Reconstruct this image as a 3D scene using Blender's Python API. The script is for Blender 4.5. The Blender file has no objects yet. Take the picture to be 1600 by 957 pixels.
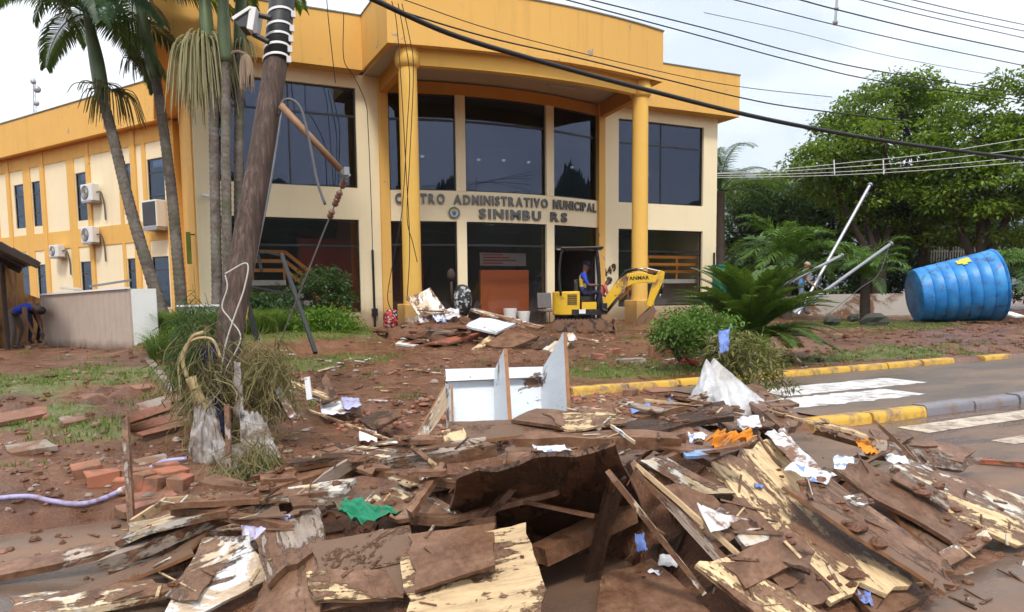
import bpy, bmesh, math, random
import numpy as np
from mathutils import Vector, Matrix
R = math.radians
random.seed(7); rng = np.random.default_rng(7)
scene = bpy.context.scene
COL = scene.collection

# ------------------------------------------------------------------ camera
FPX, CX, CY = 1115.02, 769.43, 558.24            # focal length and principal point on a 1600 x 957 frame
YAW, PITCH, ROLL, EYE = .4399, -.0863, -.0128, 1.1
def cam_axes():
    cw, sw = math.cos(YAW), math.sin(YAW)
    fw = np.array([sw*math.cos(PITCH), cw*math.cos(PITCH), math.sin(PITCH)])
    r = np.array([cw, -sw, 0.]); u = np.cross(r, fw); c, s = math.cos(ROLL), math.sin(ROLL)
    return np.array([c*r+s*u, -s*r+c*u, fw])
AX = cam_axes(); CPOS = np.array([0., 0., EYE])
cd = bpy.data.cameras.new('camera'); cam = bpy.data.objects.new('camera', cd); COL.objects.link(cam)
cd.sensor_width = 36; cd.lens = 36*FPX/1600; cd.shift_x = -(CX-800)/1600; cd.shift_y = (CY-478.5)/1600
cd.clip_start = .05; cd.clip_end = 6000
mw = Matrix.Identity(4)
for i in range(3):
    mw[i][0], mw[i][1], mw[i][2], mw[i][3] = AX[0][i], AX[1][i], -AX[2][i], CPOS[i]
cam.matrix_world = mw
scene.camera = cam

# ------------------------------------------------------------------ sky, sun, exposure
SUN_EL, SUN_AZ = R(56), R(205)          # azimuth clockwise from +Y: behind the camera, to its left
w = bpy.data.worlds.new('World'); scene.world = w; w.use_nodes = True
nt = w.node_tree; nt.nodes.clear()
def nn(nt, t, **k):
    n = nt.nodes.new(t)
    for a, v in k.items():
        if a in n.inputs.keys() if isinstance(a, str) else False: n.inputs[a].default_value = v
        else: setattr(n, a, v)
    return n
sky = nn(nt, 'ShaderNodeTexSky', sky_type='NISHITA', sun_disc=False)
sky.sun_elevation = SUN_EL; sky.sun_rotation = SUN_AZ; sky.air_density = 1.2; sky.dust_density = 2.5
tc = nn(nt, 'ShaderNodeTexCoord')
mp = nn(nt, 'ShaderNodeMapping'); mp.inputs['Scale'].default_value = (1, 1, 2.6)
nz = nn(nt, 'ShaderNodeTexNoise'); nz.inputs['Scale'].default_value = 2.2; nz.inputs['Detail'].default_value = 7; nz.inputs['Roughness'].default_value = .55
cr = nn(nt, 'ShaderNodeValToRGB'); cr.color_ramp.elements[0].position = .34; cr.color_ramp.elements[0].color = (.45,.45,.45,1)
cr.color_ramp.elements[1].position = .58; cr.color_ramp.elements[1].color = (.97,.97,.97,1)
cl = nn(nt, 'ShaderNodeMix', data_type='RGBA'); cl.inputs[7].default_value = (9.3, 9.6, 10.0, 1)
bg = nn(nt, 'ShaderNodeBackground'); bg.inputs['Strength'].default_value = .088
wo = nn(nt, 'ShaderNodeOutputWorld')
L = nt.links.new
L(tc.outputs['Generated'], mp.inputs[0]); L(mp.outputs[0], nz.inputs['Vector']); L(nz.outputs[0], cr.inputs[0])
L(cr.outputs[0], cl.inputs[0]); L(sky.outputs[0], cl.inputs[6]); L(cl.outputs[2], bg.inputs[0]); L(bg.outputs[0], wo.inputs[0])
sd = bpy.data.lights.new('sun', 'SUN'); sd.energy = 1.5; sd.angle = R(10); sd.color = (1, .95, .87)
so = bpy.data.objects.new('sun', sd); COL.objects.link(so)
sv = Vector((math.sin(SUN_AZ)*math.cos(SUN_EL), math.cos(SUN_AZ)*math.cos(SUN_EL), math.sin(SUN_EL)))
so.rotation_euler = sv.to_track_quat('Z', 'Y').to_euler(); so.location = (0, -20, 30)
vs = scene.view_settings; vs.view_transform = 'Standard'; vs.look = 'None'; vs.exposure = 1.0; vs.gamma = 1
scene.cycles.max_bounces = 5; scene.cycles.diffuse_bounces = 3; scene.cycles.glossy_bounces = 2
scene.cycles.use_adaptive_sampling = True; scene.cycles.adaptive_threshold = .025
scene.cycles.transparent_max_bounces = 12; scene.cycles.transmission_bounces = 4
scene.cycles.use_denoising = True; scene.cycles.caustics_reflective = False; scene.cycles.caustics_refractive = False

# ------------------------------------------------------------------ pixel -> place helpers (photo pixels of 1600 x 957)
def ray(x, y): return AX.T @ np.array([(x-CX)/FPX, -(y-CY)/FPX, 1.])
def at_z(x, y, z):
    d = ray(x, y); return Vector(CPOS + d*((z-EYE)/d[2]))
def at_y(x, y, Y):
    d = ray(x, y); return Vector(CPOS + d*(Y/d[1]))
def at_d(x, y, dep): return Vector(CPOS + ray(x, y)*dep)
def at_line(x, y, p, q):
    """where the line of sight crosses the vertical plane through p and q"""
    d = ray(x, y); n = np.array([q[1]-p[1], -(q[0]-p[0]), 0]); t = (n @ (np.array(p)-CPOS))/(n @ d)
    return Vector(CPOS + d*t)

def smooth(e0, e1, x):
    t = np.clip((x-e0)/(e1-e0), 0, 1); return t*t*(3-2*t)
KERB_Y, YKERB_Y = 5.86, 9.1
ROAD_Z, PATH_Z = -.5, -.385
def gbase(X, Y):
    """smooth height of the yard; building floor is z = 0"""
    X = np.asarray(X, float); Y = np.asarray(Y, float)
    z = -.31 + .31*smooth(9.2, 19, Y)
    lft = 1-smooth(1.2, 2.4, X)
    side = -.40 + .09*smooth(6, 9.2, Y)
    path = np.where(Y < YKERB_Y, PATH_Z-.02, z)
    z = np.where(Y < 9.2, path*(1-lft)+side*lft, z)
    z = np.where(Y < KERB_Y, ROAD_Z-.03, z)
    bed = smooth(-1.0, .2, X)*(1-smooth(4.6, 5.6, X))*smooth(15.6, 17.2, Y)*(1-smooth(23.6, 24.6, Y))
    return z + .30*bed
def G(x, y, dz=0.):
    """pixel -> point on the yard"""
    z = -.2
    for _ in range(12):
        p = at_z(x, y, z+dz); z = float(gbase(p.x, p.y))
    return at_z(x, y, z+dz)

# ------------------------------------------------------------------ value noise
_T = rng.random((256, 256))
def vnoise(x, y):
    x = np.asarray(x, float); y = np.asarray(y, float)
    xi = np.floor(x).astype(int); yi = np.floor(y).astype(int); fx = x-xi; fy = y-yi
    fx = fx*fx*(3-2*fx); fy = fy*fy*(3-2*fy)
    a = _T[xi % 256, yi % 256]; b = _T[(xi+1) % 256, yi % 256]; c = _T[xi % 256, (yi+1) % 256]; d = _T[(xi+1) % 256, (yi+1) % 256]
    return (a*(1-fx)+b*fx)*(1-fy)+(c*(1-fx)+d*fx)*fy - .5
def fbm(x, y, oc=4, g=.5):
    s = 0; a = 1; f = 1
    for i in range(oc):
        s = s + a*vnoise(x*f+17.3*i, y*f+9.1*i); a *= g; f *= 2.03
    return s

# ------------------------------------------------------------------ materials
MATS = {}
def newmat(name):
    m = bpy.data.materials.new(name); m.use_nodes = True; t = m.node_tree; t.nodes.clear()
    o = t.nodes.new('ShaderNodeOutputMaterial'); b = t.nodes.new('ShaderNodeBsdfPrincipled'); t.links.new(b.outputs[0], o.inputs[0])
    MATS[name] = m
    return m, t, b, o
def N(t, typ, **ins):
    n = t.nodes.new(typ)
    for k, v in ins.items(): n.inputs[k].default_value = v
    return n
def c4(c): return (c[0], c[1], c[2], 1)
def srgb(r, g, b):
    f = lambda v: ((v/255+.055)/1.055)**2.4 if v > 10 else v/255/12.92
    return (f(r), f(g), f(b))
def coords(t, space='Object', scale=(1, 1, 1), rand=True):
    tc = t.nodes.new('ShaderNodeTexCoord')
    if space == 'World':
        g = t.nodes.new('ShaderNodeNewGeometry'); v = g.outputs['Position']
    else: v = tc.outputs[space]
    mp = t.nodes.new('ShaderNodeMapping'); mp.inputs['Scale'].default_value = scale
    t.links.new(v, mp.inputs[0])
    if rand and space != 'World':
        oi = t.nodes.new('ShaderNodeObjectInfo'); ml = t.nodes.new('ShaderNodeMath'); ml.operation = 'MULTIPLY'; ml.inputs[1].default_value = 40
        t.links.new(oi.outputs['Random'], ml.inputs[0]); t.links.new(ml.outputs[0], mp.inputs[1])
    return mp.outputs[0]
def noise_n(t, vec, scale, detail=5, rough=.55, dist=0):
    n = N(t, 'ShaderNodeTexNoise'); n.inputs['Scale'].default_value = scale; n.inputs['Detail'].default_value = min(detail, 6)
    n.inputs['Roughness'].default_value = rough; n.inputs['Distortion'].default_value = dist
    t.links.new(vec, n.inputs['Vector']); return n.outputs[0]
def ramp(t, fac, stops, interp='LINEAR'):
    r = t.nodes.new('ShaderNodeValToRGB'); r.color_ramp.interpolation = interp
    e = r.color_ramp.elements
    while len(e) > 1: e.remove(e[-1])
    e[0].position = stops[0][0]; e[0].color = c4(stops[0][1]) if not isinstance(stops[0][1], (int, float)) else (stops[0][1],)*3+(1,)
    for p, c in stops[1:]:
        x = e.new(p); x.color = c4(c) if not isinstance(c, (int, float)) else (c, c, c, 1)
    t.links.new(fac, r.inputs[0]); return r.outputs[0]
def mix(t, fac, a, b, mode='MIX'):
    m = t.nodes.new('ShaderNodeMix'); m.data_type = 'RGBA'; m.blend_type = mode
    for sock, v in ((m.inputs[0], fac), (m.inputs[6], a), (m.inputs[7], b)):
        if isinstance(v, (int, float)): sock.default_value = v
        elif isinstance(v, tuple): sock.default_value = c4(v)
        else: t.links.new(v, sock)
    return m.outputs[2]
def mth(t, op, a, b=None):
    m = t.nodes.new('ShaderNodeMath'); m.operation = op
    for i, v in enumerate((a, b)):
        if v is None: continue
        if isinstance(v, (int, float)): m.inputs[i].default_value = v
        else: t.links.new(v, m.inputs[i])
    return m.outputs[0]
def bump(t, b, h, strength=.3, dist=.02):
    n = t.nodes.new('ShaderNodeBump'); n.inputs['Strength'].default_value = strength; n.inputs['Distance'].default_value = dist
    t.links.new(h, n.inputs['Height']); t.links.new(n.outputs[0], b.inputs['Normal'])
def zof(t):
    g = t.nodes.new('ShaderNodeNewGeometry'); s = t.nodes.new('ShaderNodeSeparateXYZ'); t.links.new(g.outputs['Position'], s.inputs[0]); return s
def setc(t, b, v, sock='Base Color'):
    if isinstance(v, tuple): b.inputs[sock].default_value = c4(v)
    elif isinstance(v, (int, float)): b.inputs[sock].default_value = v
    else: t.links.new(v, b.inputs[sock])

MUD1, MUD2, MUD3 = (.105, .048, .026), (.20, .105, .062), (.30, .18, .12)
def plain(name, col, rough=.6, var=.25, scale=6, metal=0, mud=0, bmp=.15, spec=.5, dirt=MUD2):
    """paint, plastic, metal, stone: a colour with slight mottling and, if asked, mud splashes"""
    m, t, b, o = newmat(name); v = coords(t)
    n = noise_n(t, v, scale, 6, .6)
    c = mix(t, n, tuple(x*(1-var) for x in col), tuple(min(1, x*(1+var)) for x in col))
    if mud:
        n2 = noise_n(t, v, scale*.45, 8, .68, .6)
        k = ramp(t, n2, ((.62-mud*.38, 0), (.70-mud*.34, 1)))
        c = mix(t, k, c, dirt)
        setc(t, b, mix(t, k, (rough,)*3, (.8,)*3), 'Roughness')
    else: b.inputs['Roughness'].default_value = rough
    setc(t, b, c); b.inputs['Metallic'].default_value = metal; b.inputs['Specular IOR Level'].default_value = spec
    if bmp: bump(t, b, noise_n(t, v, scale*5, 4), bmp, .01)
    return m
def wallmat(name, col, line=.55, streak=.5, peel=0):
    """painted render: mottling, run-off streaks, peeled spots and the flood's tide mark near the ground"""
    m, t, b, o = newmat(name)
    p = coords(t, 'World')
    n = noise_n(t, p, .5, 6, .6)
    c = mix(t, n, tuple(x*.93 for x in col), tuple(min(1, x*1.06) for x in col))
    mp = t.nodes.new('ShaderNodeMapping'); mp.inputs['Scale'].default_value = (2.2, 2.2, .16); t.links.new(p, mp.inputs[0])
    s = ramp(t, noise_n(t, mp.outputs[0], 1.3, 8, .7), ((.53, 0), (.72, 1)))
    c = mix(t, mth(t, 'MULTIPLY', s, .28*streak), c, tuple(x*.45 for x in col))
    f = ramp(t, noise_n(t, p, 7, 9, .7), ((.60, 0), (.72, 1)))
    c = mix(t, mth(t, 'MULTIPLY', f, .22), c, tuple(x*.55 for x in col))
    if peel:
        pk = ramp(t, noise_n(t, p, 1.9, 6, .62, .8), ((.665, 0), (.68, 1)))
        c = mix(t, mth(t, 'MULTIPLY', pk, peel), c, (.36, .30, .28))
    z = zof(t)
    h = mth(t, 'ADD', z.outputs[2], mth(t, 'MULTIPLY', mth(t, 'SUBTRACT', noise_n(t, p, 1.6, 6, .65), .5), .7))
    k = ramp(t, mth(t, 'DIVIDE', h, line*2), ((.10, 1), (.42, .72), (.62, .22), (1, 0)))
    c = mix(t, mth(t, 'MULTIPLY', k, .85), c, (.27, .16, .085))
    setc(t, b, c); b.inputs['Roughness'].default_value = .78; b.inputs['Specular IOR Level'].default_value = .25
    bump(t, b, noise_n(t, p, 26, 4), .12, .01)
    return m
def leafmat(name, c1, c2, trans=.35, scale=.6, rough=.45, var=True):
    m, t, b, o = newmat(name)
    p = coords(t, 'World')
    n = noise_n(t, p, scale, 4, .6)
    a = t.nodes.new('ShaderNodeAttribute'); a.attribute_name = 'tint'
    f = mth(t, 'ADD', mth(t, 'MULTIPLY', n, .6), mth(t, 'MULTIPLY', a.outputs['Fac'], .6)) if var else n
    c = ramp(t, f, ((.22, c1), (.80, c2)))
    setc(t, b, c); b.inputs['Roughness'].default_value = rough; b.inputs['Specular IOR Level'].default_value = .35
    tr = t.nodes.new('ShaderNodeBsdfTranslucent'); t.links.new(mix(t, .5, c, (.25, .40, .03)), tr.inputs[0])
    ms = t.nodes.new('ShaderNodeMixShader'); ms.inputs[0].default_value = trans
    t.links.new(b.outputs[0], ms.inputs[1]); t.links.new(tr.outputs[0], ms.inputs[2]); t.links.new(ms.outputs[0], o.inputs[0])
    return m
def emit(name, col, s):
    m, t, b, o = newmat(name); b.inputs['Emission Color'].default_value = c4(col); b.inputs['Emission Strength'].default_value = s; setc(t, b, col); return m
def M(n): return MATS[n]

# ------------------------------------------------------------------ mesh builder
ORG = {}
class MB:
    def __init__(s): s.v = []; s.f = []; s.m = []; s.mi = 0
    def add(s, vs, fs, mi=None):
        o = len(s.v); s.v.extend([tuple(v) for v in vs]); k = s.mi if mi is None else mi
        for f in fs: s.f.append(tuple(i+o for i in f)); s.m.append(k)
        return s
    def box(s, c, size, rot=None, mi=None):
        x, y, z = size[0]/2, size[1]/2, size[2]/2
        vs = [Vector(p) for p in ((-x,-y,-z),(x,-y,-z),(x,y,-z),(-x,y,-z),(-x,-y,z),(x,-y,z),(x,y,z),(-x,y,z))]
        if rot is not None: vs = [rot @ v for v in vs]
        return s.add([v+Vector(c) for v in vs], [(0,3,2,1),(4,5,6,7),(0,1,5,4),(1,2,6,5),(2,3,7,6),(3,0,4,7)], mi)
    def bx(s, x0, x1, y0, y1, z0, z1, mi=None):
        return s.box(((x0+x1)/2, (y0+y1)/2, (z0+z1)/2), (abs(x1-x0), abs(y1-y0), abs(z1-z0)), None, mi)
    def bar(s, a, b, wd, th, up=(0, 0, 1), mi=None):
        """a rectangular bar from a to b; wd across, th along up"""
        a = Vector(a); b = Vector(b); d = (b-a); L_ = d.length; d.normalize(); u = Vector(up); sx = d.cross(u)
        if sx.length < 1e-4: sx = d.cross(Vector((1, 0, 0)))
        sx.normalize(); u = sx.cross(d)
        rot = Matrix((d, sx, u)).transposed()
        return s.box((a+b)/2, (L_, wd, th), rot, mi)
    def tube(s, pts, rad, n=8, cap=True, mi=None):
        pts = [Vector(p) for p in pts]; k = len(pts)
        if not hasattr(rad, '__len__'): rad = [rad]*k
        vs = []; prev = None
        for i, p in enumerate(pts):
            d = (pts[min(i+1, k-1)]-pts[max(i-1, 0)])
            if d.length < 1e-6: d = Vector((0, 0, 1))
            d.normalize()
            if prev is None:
                u = d.cross(Vector((0, 0, 1)))
                if u.length < .05: u = d.cross(Vector((1, 0, 0)))
            else: u = prev - d*prev.dot(d)
            u.normalize(); prev = u; w_ = d.cross(u)
            for j in range(n):
                a = 2*math.pi*j/n; vs.append(p+(u*math.cos(a)+w_*math.sin(a))*rad[i])
        fs = [(i*n+j, i*n+(j+1) % n, (i+1)*n+(j+1) % n, (i+1)*n+j) for i in range(k-1) for j in range(n)]
        if cap: fs += [tuple(range(n-1, -1, -1)), tuple(range((k-1)*n, k*n))]
        return s.add(vs, fs, mi)
    def lathe(s, prof, c=(0, 0, 0), n=20, rot=None, mi=None):
        vs = []
        for r, z in prof:
            for j in range(n):
                a = 2*math.pi*j/n; v = Vector((r*math.cos(a), r*math.sin(a), z))
                if rot is not None: v = rot @ v
                vs.append(v+Vector(c))
        k = len(prof)
        fs = [(i*n+j, i*n+(j+1) % n, (i+1)*n+(j+1) % n, (i+1)*n+j) for i in range(k-1) for j in range(n)]
        return s.add(vs, fs, mi)
    def prism(s, poly, z0, z1, mi=None, ax='z'):
        n = len(poly)
        f = {'z': lambda p, h: (p[0], p[1], h), 'y': lambda p, h: (p[0], h, p[1]), 'x': lambda p, h: (h, p[0], p[1])}[ax]
        vs = [f(p, z0) for p in poly]+[f(p, z1) for p in poly]
        return s.add(vs, [tuple(range(n-1, -1, -1)), tuple(range(n, 2*n))]+[(i, (i+1) % n, n+(i+1) % n, n+i) for i in range(n)], mi)
    def blob(s, c, r, n=8, m=5, jit=.15, mi=None, rnd=random):
        vs = [Vector(c)+Vector((0, 0, -r[2]))]
        for i in range(1, m):
            a = math.pi*i/m
            for j in range(n):
                b = 2*math.pi*j/n; k = 1+rnd.uniform(-jit, jit)
                vs.append(Vector(c)+Vector((r[0]*math.sin(a)*math.cos(b)*k, r[1]*math.sin(a)*math.sin(b)*k, -r[2]*math.cos(a)*k)))
        vs.append(Vector(c)+Vector((0, 0, r[2]))); T = len(vs)-1
        fs = [(0, 1+(j+1) % n, 1+j) for j in range(n)]
        for i in range(m-2):
            for j in range(n):
                a = 1+i*n; fs.append((a+j, a+(j+1) % n, a+n+(j+1) % n, a+n+j))
        a = 1+(m-2)*n; fs += [(a+j, a+(j+1) % n, T) for j in range(n)]
        return s.add(vs, fs, mi)
    def xf(s, mat):
        s.v = [tuple(mat @ Vector(v)) for v in s.v]; return s
    def mesh(s, name, org=(0, 0, 0)):
        me = bpy.data.meshes.new(name); a = np.array(s.v, float).reshape(-1, 3)-np.array(org)
        me.from_pydata(a.tolist(), [], s.f); return me
    def build(s, name, mats, parent=None, org=None, smooth=False, recalc=True, auto=None):
        a = np.array(s.v, float).reshape(-1, 3)
        if parent is not None: org = ORG[parent.name]
        elif org is None:
            org = ((a[:,0].min()+a[:,0].max())/2, (a[:,1].min()+a[:,1].max())/2, a[:,2].min())
        me = s.mesh(name, org)
        if not isinstance(mats, (list, tuple)): mats = [mats]
        for m in mats: me.materials.append(MATS[m] if isinstance(m, str) else m)
        if len(mats) > 1: me.polygons.foreach_set('material_index', s.m)
        if recalc:
            bm = bmesh.new(); bm.from_mesh(me); bmesh.ops.recalc_face_normals(bm, faces=bm.faces); bm.to_mesh(me); bm.free()
        if smooth: me.polygons.foreach_set('use_smooth', [True]*len(me.polygons))
        if auto is not None:
            me.polygons.foreach_set('use_smooth', [True]*len(me.polygons)); me.set_sharp_from_angle(angle=R(auto))
        o = bpy.data.objects.new(name, me); COL.objects.link(o)
        if parent is not None: o.parent = parent
        else: o.location = org
        ORG[o.name] = tuple(org)
        return o
def tag(o, label=None, cat=None, group=None, kind=None):
    if label: o['label'] = label
    if cat: o['category'] = cat
    if group: o['group'] = group
    if kind: o['kind'] = kind
    return o
def thing(name, label, cat, loc=(0, 0, 0), group=None):
    o = bpy.data.objects.new(name, None); COL.objects.link(o); o.location = loc; o.empty_display_size = .2
    ORG[o.name] = tuple(loc); return tag(o, label, cat, group)
def struct(o): o['kind'] = 'structure'; return o
def inst(name, me, parent=None, loc=(0, 0, 0), rot=(0, 0, 0), scale=(1, 1, 1)):
    """another object that shares a mesh; loc is a place in the world"""
    o = bpy.data.objects.new(name, me); COL.objects.link(o)
    if parent is not None:
        o.parent = parent; g = ORG[parent.name]; loc = (loc[0]-g[0], loc[1]-g[1], loc[2]-g[2])
    o.location = loc; o.rotation_euler = rot; o.scale = scale if hasattr(scale, '__len__') else (scale,)*3
    return o
def bevel(o, wd=.01, seg=2):
    b = o.modifiers.new('bevel', 'BEVEL'); b.width = wd; b.segments = seg; b.limit_method = 'ANGLE'; return o
def curve(pts, k=8):
    """smooth polyline through points (Catmull-Rom)"""
    P = [Vector(p) for p in pts]; P = [P[0]*2-P[1]]+P+[P[-1]*2-P[-2]]; out = []
    for i in range(1, len(P)-2):
        for j in range(k):
            t = j/k; a, b, c, d = P[i-1], P[i], P[i+1], P[i+2]
            out.append(.5*((2*b)+(c-a)*t+(2*a-5*b+4*c-d)*t*t+(3*b-a-3*c+d)*t**3))
    out.append(P[-2]); return out
def text_mesh(txt, size, depth, bold=.0):
    cu = bpy.data.curves.new('txt', 'FONT'); cu.body = txt; cu.size = size; cu.extrude = depth; cu.offset = bold; cu.resolution_u = 3
    o = bpy.data.objects.new('txt', cu); COL.objects.link(o)
    dg = bpy.context.evaluated_depsgraph_get(); me = bpy.data.meshes.new_from_object(o.evaluated_get(dg))
    bpy.data.objects.remove(o); bpy.data.curves.remove(cu); return me
# ------------------------------------------------------------------ ground materials
def mk_ground():
    m, t, b, o = newmat('mud_ground'); p = coords(t, 'World')
    n1 = noise_n(t, p, .55, 7, .6, .3); n2 = noise_n(t, p, 3.2, 8, .65, .4)
    c = ramp(t, mth(t, 'ADD', mth(t, 'MULTIPLY', n1, .55), mth(t, 'MULTIPLY', n2, .45)), ((.30, (.060,.024,.012)), (.46, (.140,.058,.028)), (.58, (.205,.092,.047)), (.72, (.31,.175,.108))))
    n4 = ramp(t, noise_n(t, p, 14, 6, .7), ((.58, 0), (.70, 1)))
    c = mix(t, mth(t, 'MULTIPLY', n4, .3), c, (.34, .19, .12))
    a = t.nodes.new('ShaderNodeAttribute'); a.attribute_name = 'grass'
    gk = ramp(t, mth(t, 'ADD', a.outputs['Fac'], mth(t, 'MULTIPLY', mth(t, 'SUBTRACT', n2, .5), 1.1)), ((.40, 0), (.62, 1)))
    c = mix(t, mth(t, 'MULTIPLY', gk, .85), c, ramp(t, noise_n(t, p, 22, 4, .7), ((.3, (.075,.10,.022)), (.7, (.19,.20,.055)))))
    setc(t, b, c)
    rr = ramp(t, noise_n(t, p, 1.1, 5, .6), ((.36, .08), (.50, .28), (.64, .52)))
    setc(t, b, rr, 'Roughness'); b.inputs['Specular IOR Level'].default_value = .45
    h = mth(t, 'ADD', noise_n(t, p, 9, 7, .65, .3), mth(t, 'MULTIPLY', noise_n(t, p, 38, 4, .6), .35))
    bump(t, b, h, .9, .06)
mk_ground()
def mk_road(name, wet, c1, c2, c3):
    m, t, b, o = newmat(name); p = coords(t, 'World')
    mp = t.nodes.new('ShaderNodeMapping'); mp.inputs['Scale'].default_value = (.55, 1.4, 1); t.links.new(p, mp.inputs[0])
    n1 = noise_n(t, mp.outputs[0], .9, 8, .62, .5); n2 = noise_n(t, p, 6, 8, .68)
    c = ramp(t, mth(t, 'ADD', mth(t, 'MULTIPLY', n1, .75), mth(t, 'MULTIPLY', n2, .25)), ((.36, c1), (.5, c2), (.66, c3)))
    sp = ramp(t, noise_n(t, p, 120, 3, .6), ((.35, .86), (.65, 1.1)))
    c = mix(t, 1, c, sp, 'MULTIPLY')
    setc(t, b, c); setc(t, b, ramp(t, n1, ((.38, wet), (.62, .62))), 'Roughness')
    b.inputs['Specular IOR Level'].default_value = .5
    bump(t, b, mth(t, 'ADD', noise_n(t, p, 70, 3, .6), mth(t, 'MULTIPLY', n2, .6)), .22, .012)
mk_road('wet_asphalt', .07, (.10,.074,.060), (.165,.103,.070), (.235,.135,.080))
mk_road('path_asphalt', .35, (.095,.075,.062), (.15,.108,.080), (.22,.145,.095))
def mk_paint(name, col, wear):
    m, t, b, o = newmat(name); p = coords(t, 'World')
    n = noise_n(t, p, 3.5, 9, .72, .5); k = ramp(t, n, ((wear-.05, 0), (wear+.12, 1)))
    c = mix(t, k, col, (.19, .125, .09)); c = mix(t, mth(t, 'MULTIPLY', noise_n(t, p, 40, 4), .25), c, (.25, .17, .12))
    setc(t, b, c); b.inputs['Roughness'].default_value = .55; bump(t, b, noise_n(t, p, 60, 3), .15, .01)
mk_paint('road_paint', (.62, .53, .42), .49); mk_paint('path_paint', (.68, .68, .68), .53)
mk_paint('kerb_yellow', (.70, .41, .035), .51); mk_paint('kerb_grey', (.20, .20, .24), .56); mk_paint('kerb_concrete', (.27, .22, .18), .5)

# ------------------------------------------------------------------ ground: one sheet to the horizon
def axis(a, b, st, far):
    core = list(np.arange(a, b+1e-6, st)); lo = []; hi = []; s = st; x = a
    while x > -far: s *= 1.22; x -= s; lo.append(x)
    s = st; x = b
    while x < far: s *= 1.22; x += s; hi.append(x)
    return np.array(lo[::-1]+core+hi)
GX = axis(-9, 31, .125, 3200.); GY = axis(2, 27, .125, 3200.)
def mudz(X, Y):
    z = gbase(X, Y)
    yard = smooth(9.3, 10.3, Y)*(1-smooth(24.5, 26, Y))
    lft = (1-smooth(.8, 2.2, X))*smooth(5.9, 6.6, Y)*(1-smooth(9.3, 10.3, Y))
    churn = np.clip(.55+1.6*fbm(X*.16+3, Y*.16+8, 2), .1, 1.3)
    am = yard*churn + lft*.7
    z = z + am*(.20*fbm(X*.75, Y*.75, 3)+.115*(.5-np.abs(vnoise(X*2.1, Y*2.1))*2.2)*churn+.055*fbm(X*4.2, Y*4.2, 2))
    # churned mud beside the driveway at the right
    rr = smooth(12, 15, X)*smooth(9.6, 10.4, Y)*(1-smooth(13.5, 16, Y))
    z = z + rr*(.22*np.abs(fbm(X*1.1, Y*1.3, 3))+.02)
    mnd = np.exp(-((X-8.6)**2/2.5+(Y-18.6)**2/1.5))*.22
    for ox in (-.45, .45):
        dl = (X-6.0)*.52-(Y-13.2)*.85+ox+.25*np.sin(X*.7); z = z-.10*np.exp(-(dl/.14)**2)*yard*smooth(2, 4, X)*(1-smooth(11, 12, X))+.045*np.exp(-((np.abs(dl)-.27)/.1)**2)*yard*smooth(2, 4, X)*(1-smooth(11, 12, X))
    fl = np.exp(-((X-12.6)**2/5+(Y-18.0)**2/5)); z = z*(1-fl)+fl*(gbase(X, Y)-.06)
    return z + mnd
def ell(X, Y, px, py, rx, ry, rot=0):
    c = G(px, py); dx = X-c.x; dy = Y-c.y; k, s = math.cos(rot), math.sin(rot)
    return np.exp(-(((dx*k+dy*s)/rx)**2+((-dx*s+dy*k)/ry)**2))
def grassf(X, Y):
    g = 0
    for a in ((30, 605, 1.6, 1.2), (150, 590, 1.6, 1.5), (40, 655, .9, .7), (200, 668, .75, .55), (290, 590, .55, 1.4), (1000, 580, 1.9, .9), (1150, 575, 2.0, .5), (1300, 562, 3.0, .6),
              (1400, 556, 2.5, .6), (1330, 508, 3.2, 1.6), (1420, 512, 2.5, 1.0), (500, 545, 1.2, .9), (470, 570, .9, .8), (560, 560, .8, .6)):
        g = np.maximum(g, ell(X, Y, *a))
    bed = smooth(-1.0, .2, X)*(1-smooth(4.6, 5.6, X))*smooth(15.6, 17.2, Y)*(1-smooth(23.6, 24.6, Y))
    return np.maximum(g, bed*.9)
XX, YY = np.meshgrid(GX, GY, indexing='ij')
ZZ = mudz(XX, YY); far = np.maximum(smooth(60, 400, np.hypot(XX, YY)), 0)
gv = np.stack([XX, YY, ZZ], -1).reshape(-1, 3); nx, ny = len(GX), len(GY)
ii, jj = np.meshgrid(np.arange(nx-1), np.arange(ny-1), indexing='ij'); a0 = (ii*ny+jj).ravel()
gf = np.stack([a0, a0+ny, a0+ny+1, a0+1], -1)
gm = bpy.data.meshes.new('ground'); gm.from_pydata(gv.tolist(), [], gf.tolist())
ga = gm.attributes.new('grass', 'FLOAT', 'POINT'); ga.data.foreach_set('value', grassf(XX, YY).ravel().astype(np.float32))
gm.materials.append(M('mud_ground')); gm.polygons.foreach_set('use_smooth', [True]*len(gm.polygons))
ground = bpy.data.objects.new('ground', gm); COL.objects.link(ground); struct(ground); ORG['ground'] = (0, 0, 0)
def gh(x, y):
    i = min(max(int(np.searchsorted(GX, x))-1, 0), nx-2); j = min(max(int(np.searchsorted(GY, y))-1, 0), ny-2)
    u = (x-GX[i])/(GX[i+1]-GX[i]); v = (y-GY[j])/(GY[j+1]-GY[j])
    return float((ZZ[i, j]*(1-u)+ZZ[i+1, j]*u)*(1-v)+(ZZ[i, j+1]*(1-u)+ZZ[i+1, j+1]*u)*v)
def GM(x, y, dz=0.):
    """pixel -> point on the churned mud itself"""
    z = -.2
    for _ in range(14):
        p = at_z(x, y, z+dz); z = .5*z+.5*(gh(p.x, p.y) if p.y > 5.9 or p.x < 1 else ROAD_Z)
    return at_z(x, y, z+dz)

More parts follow.
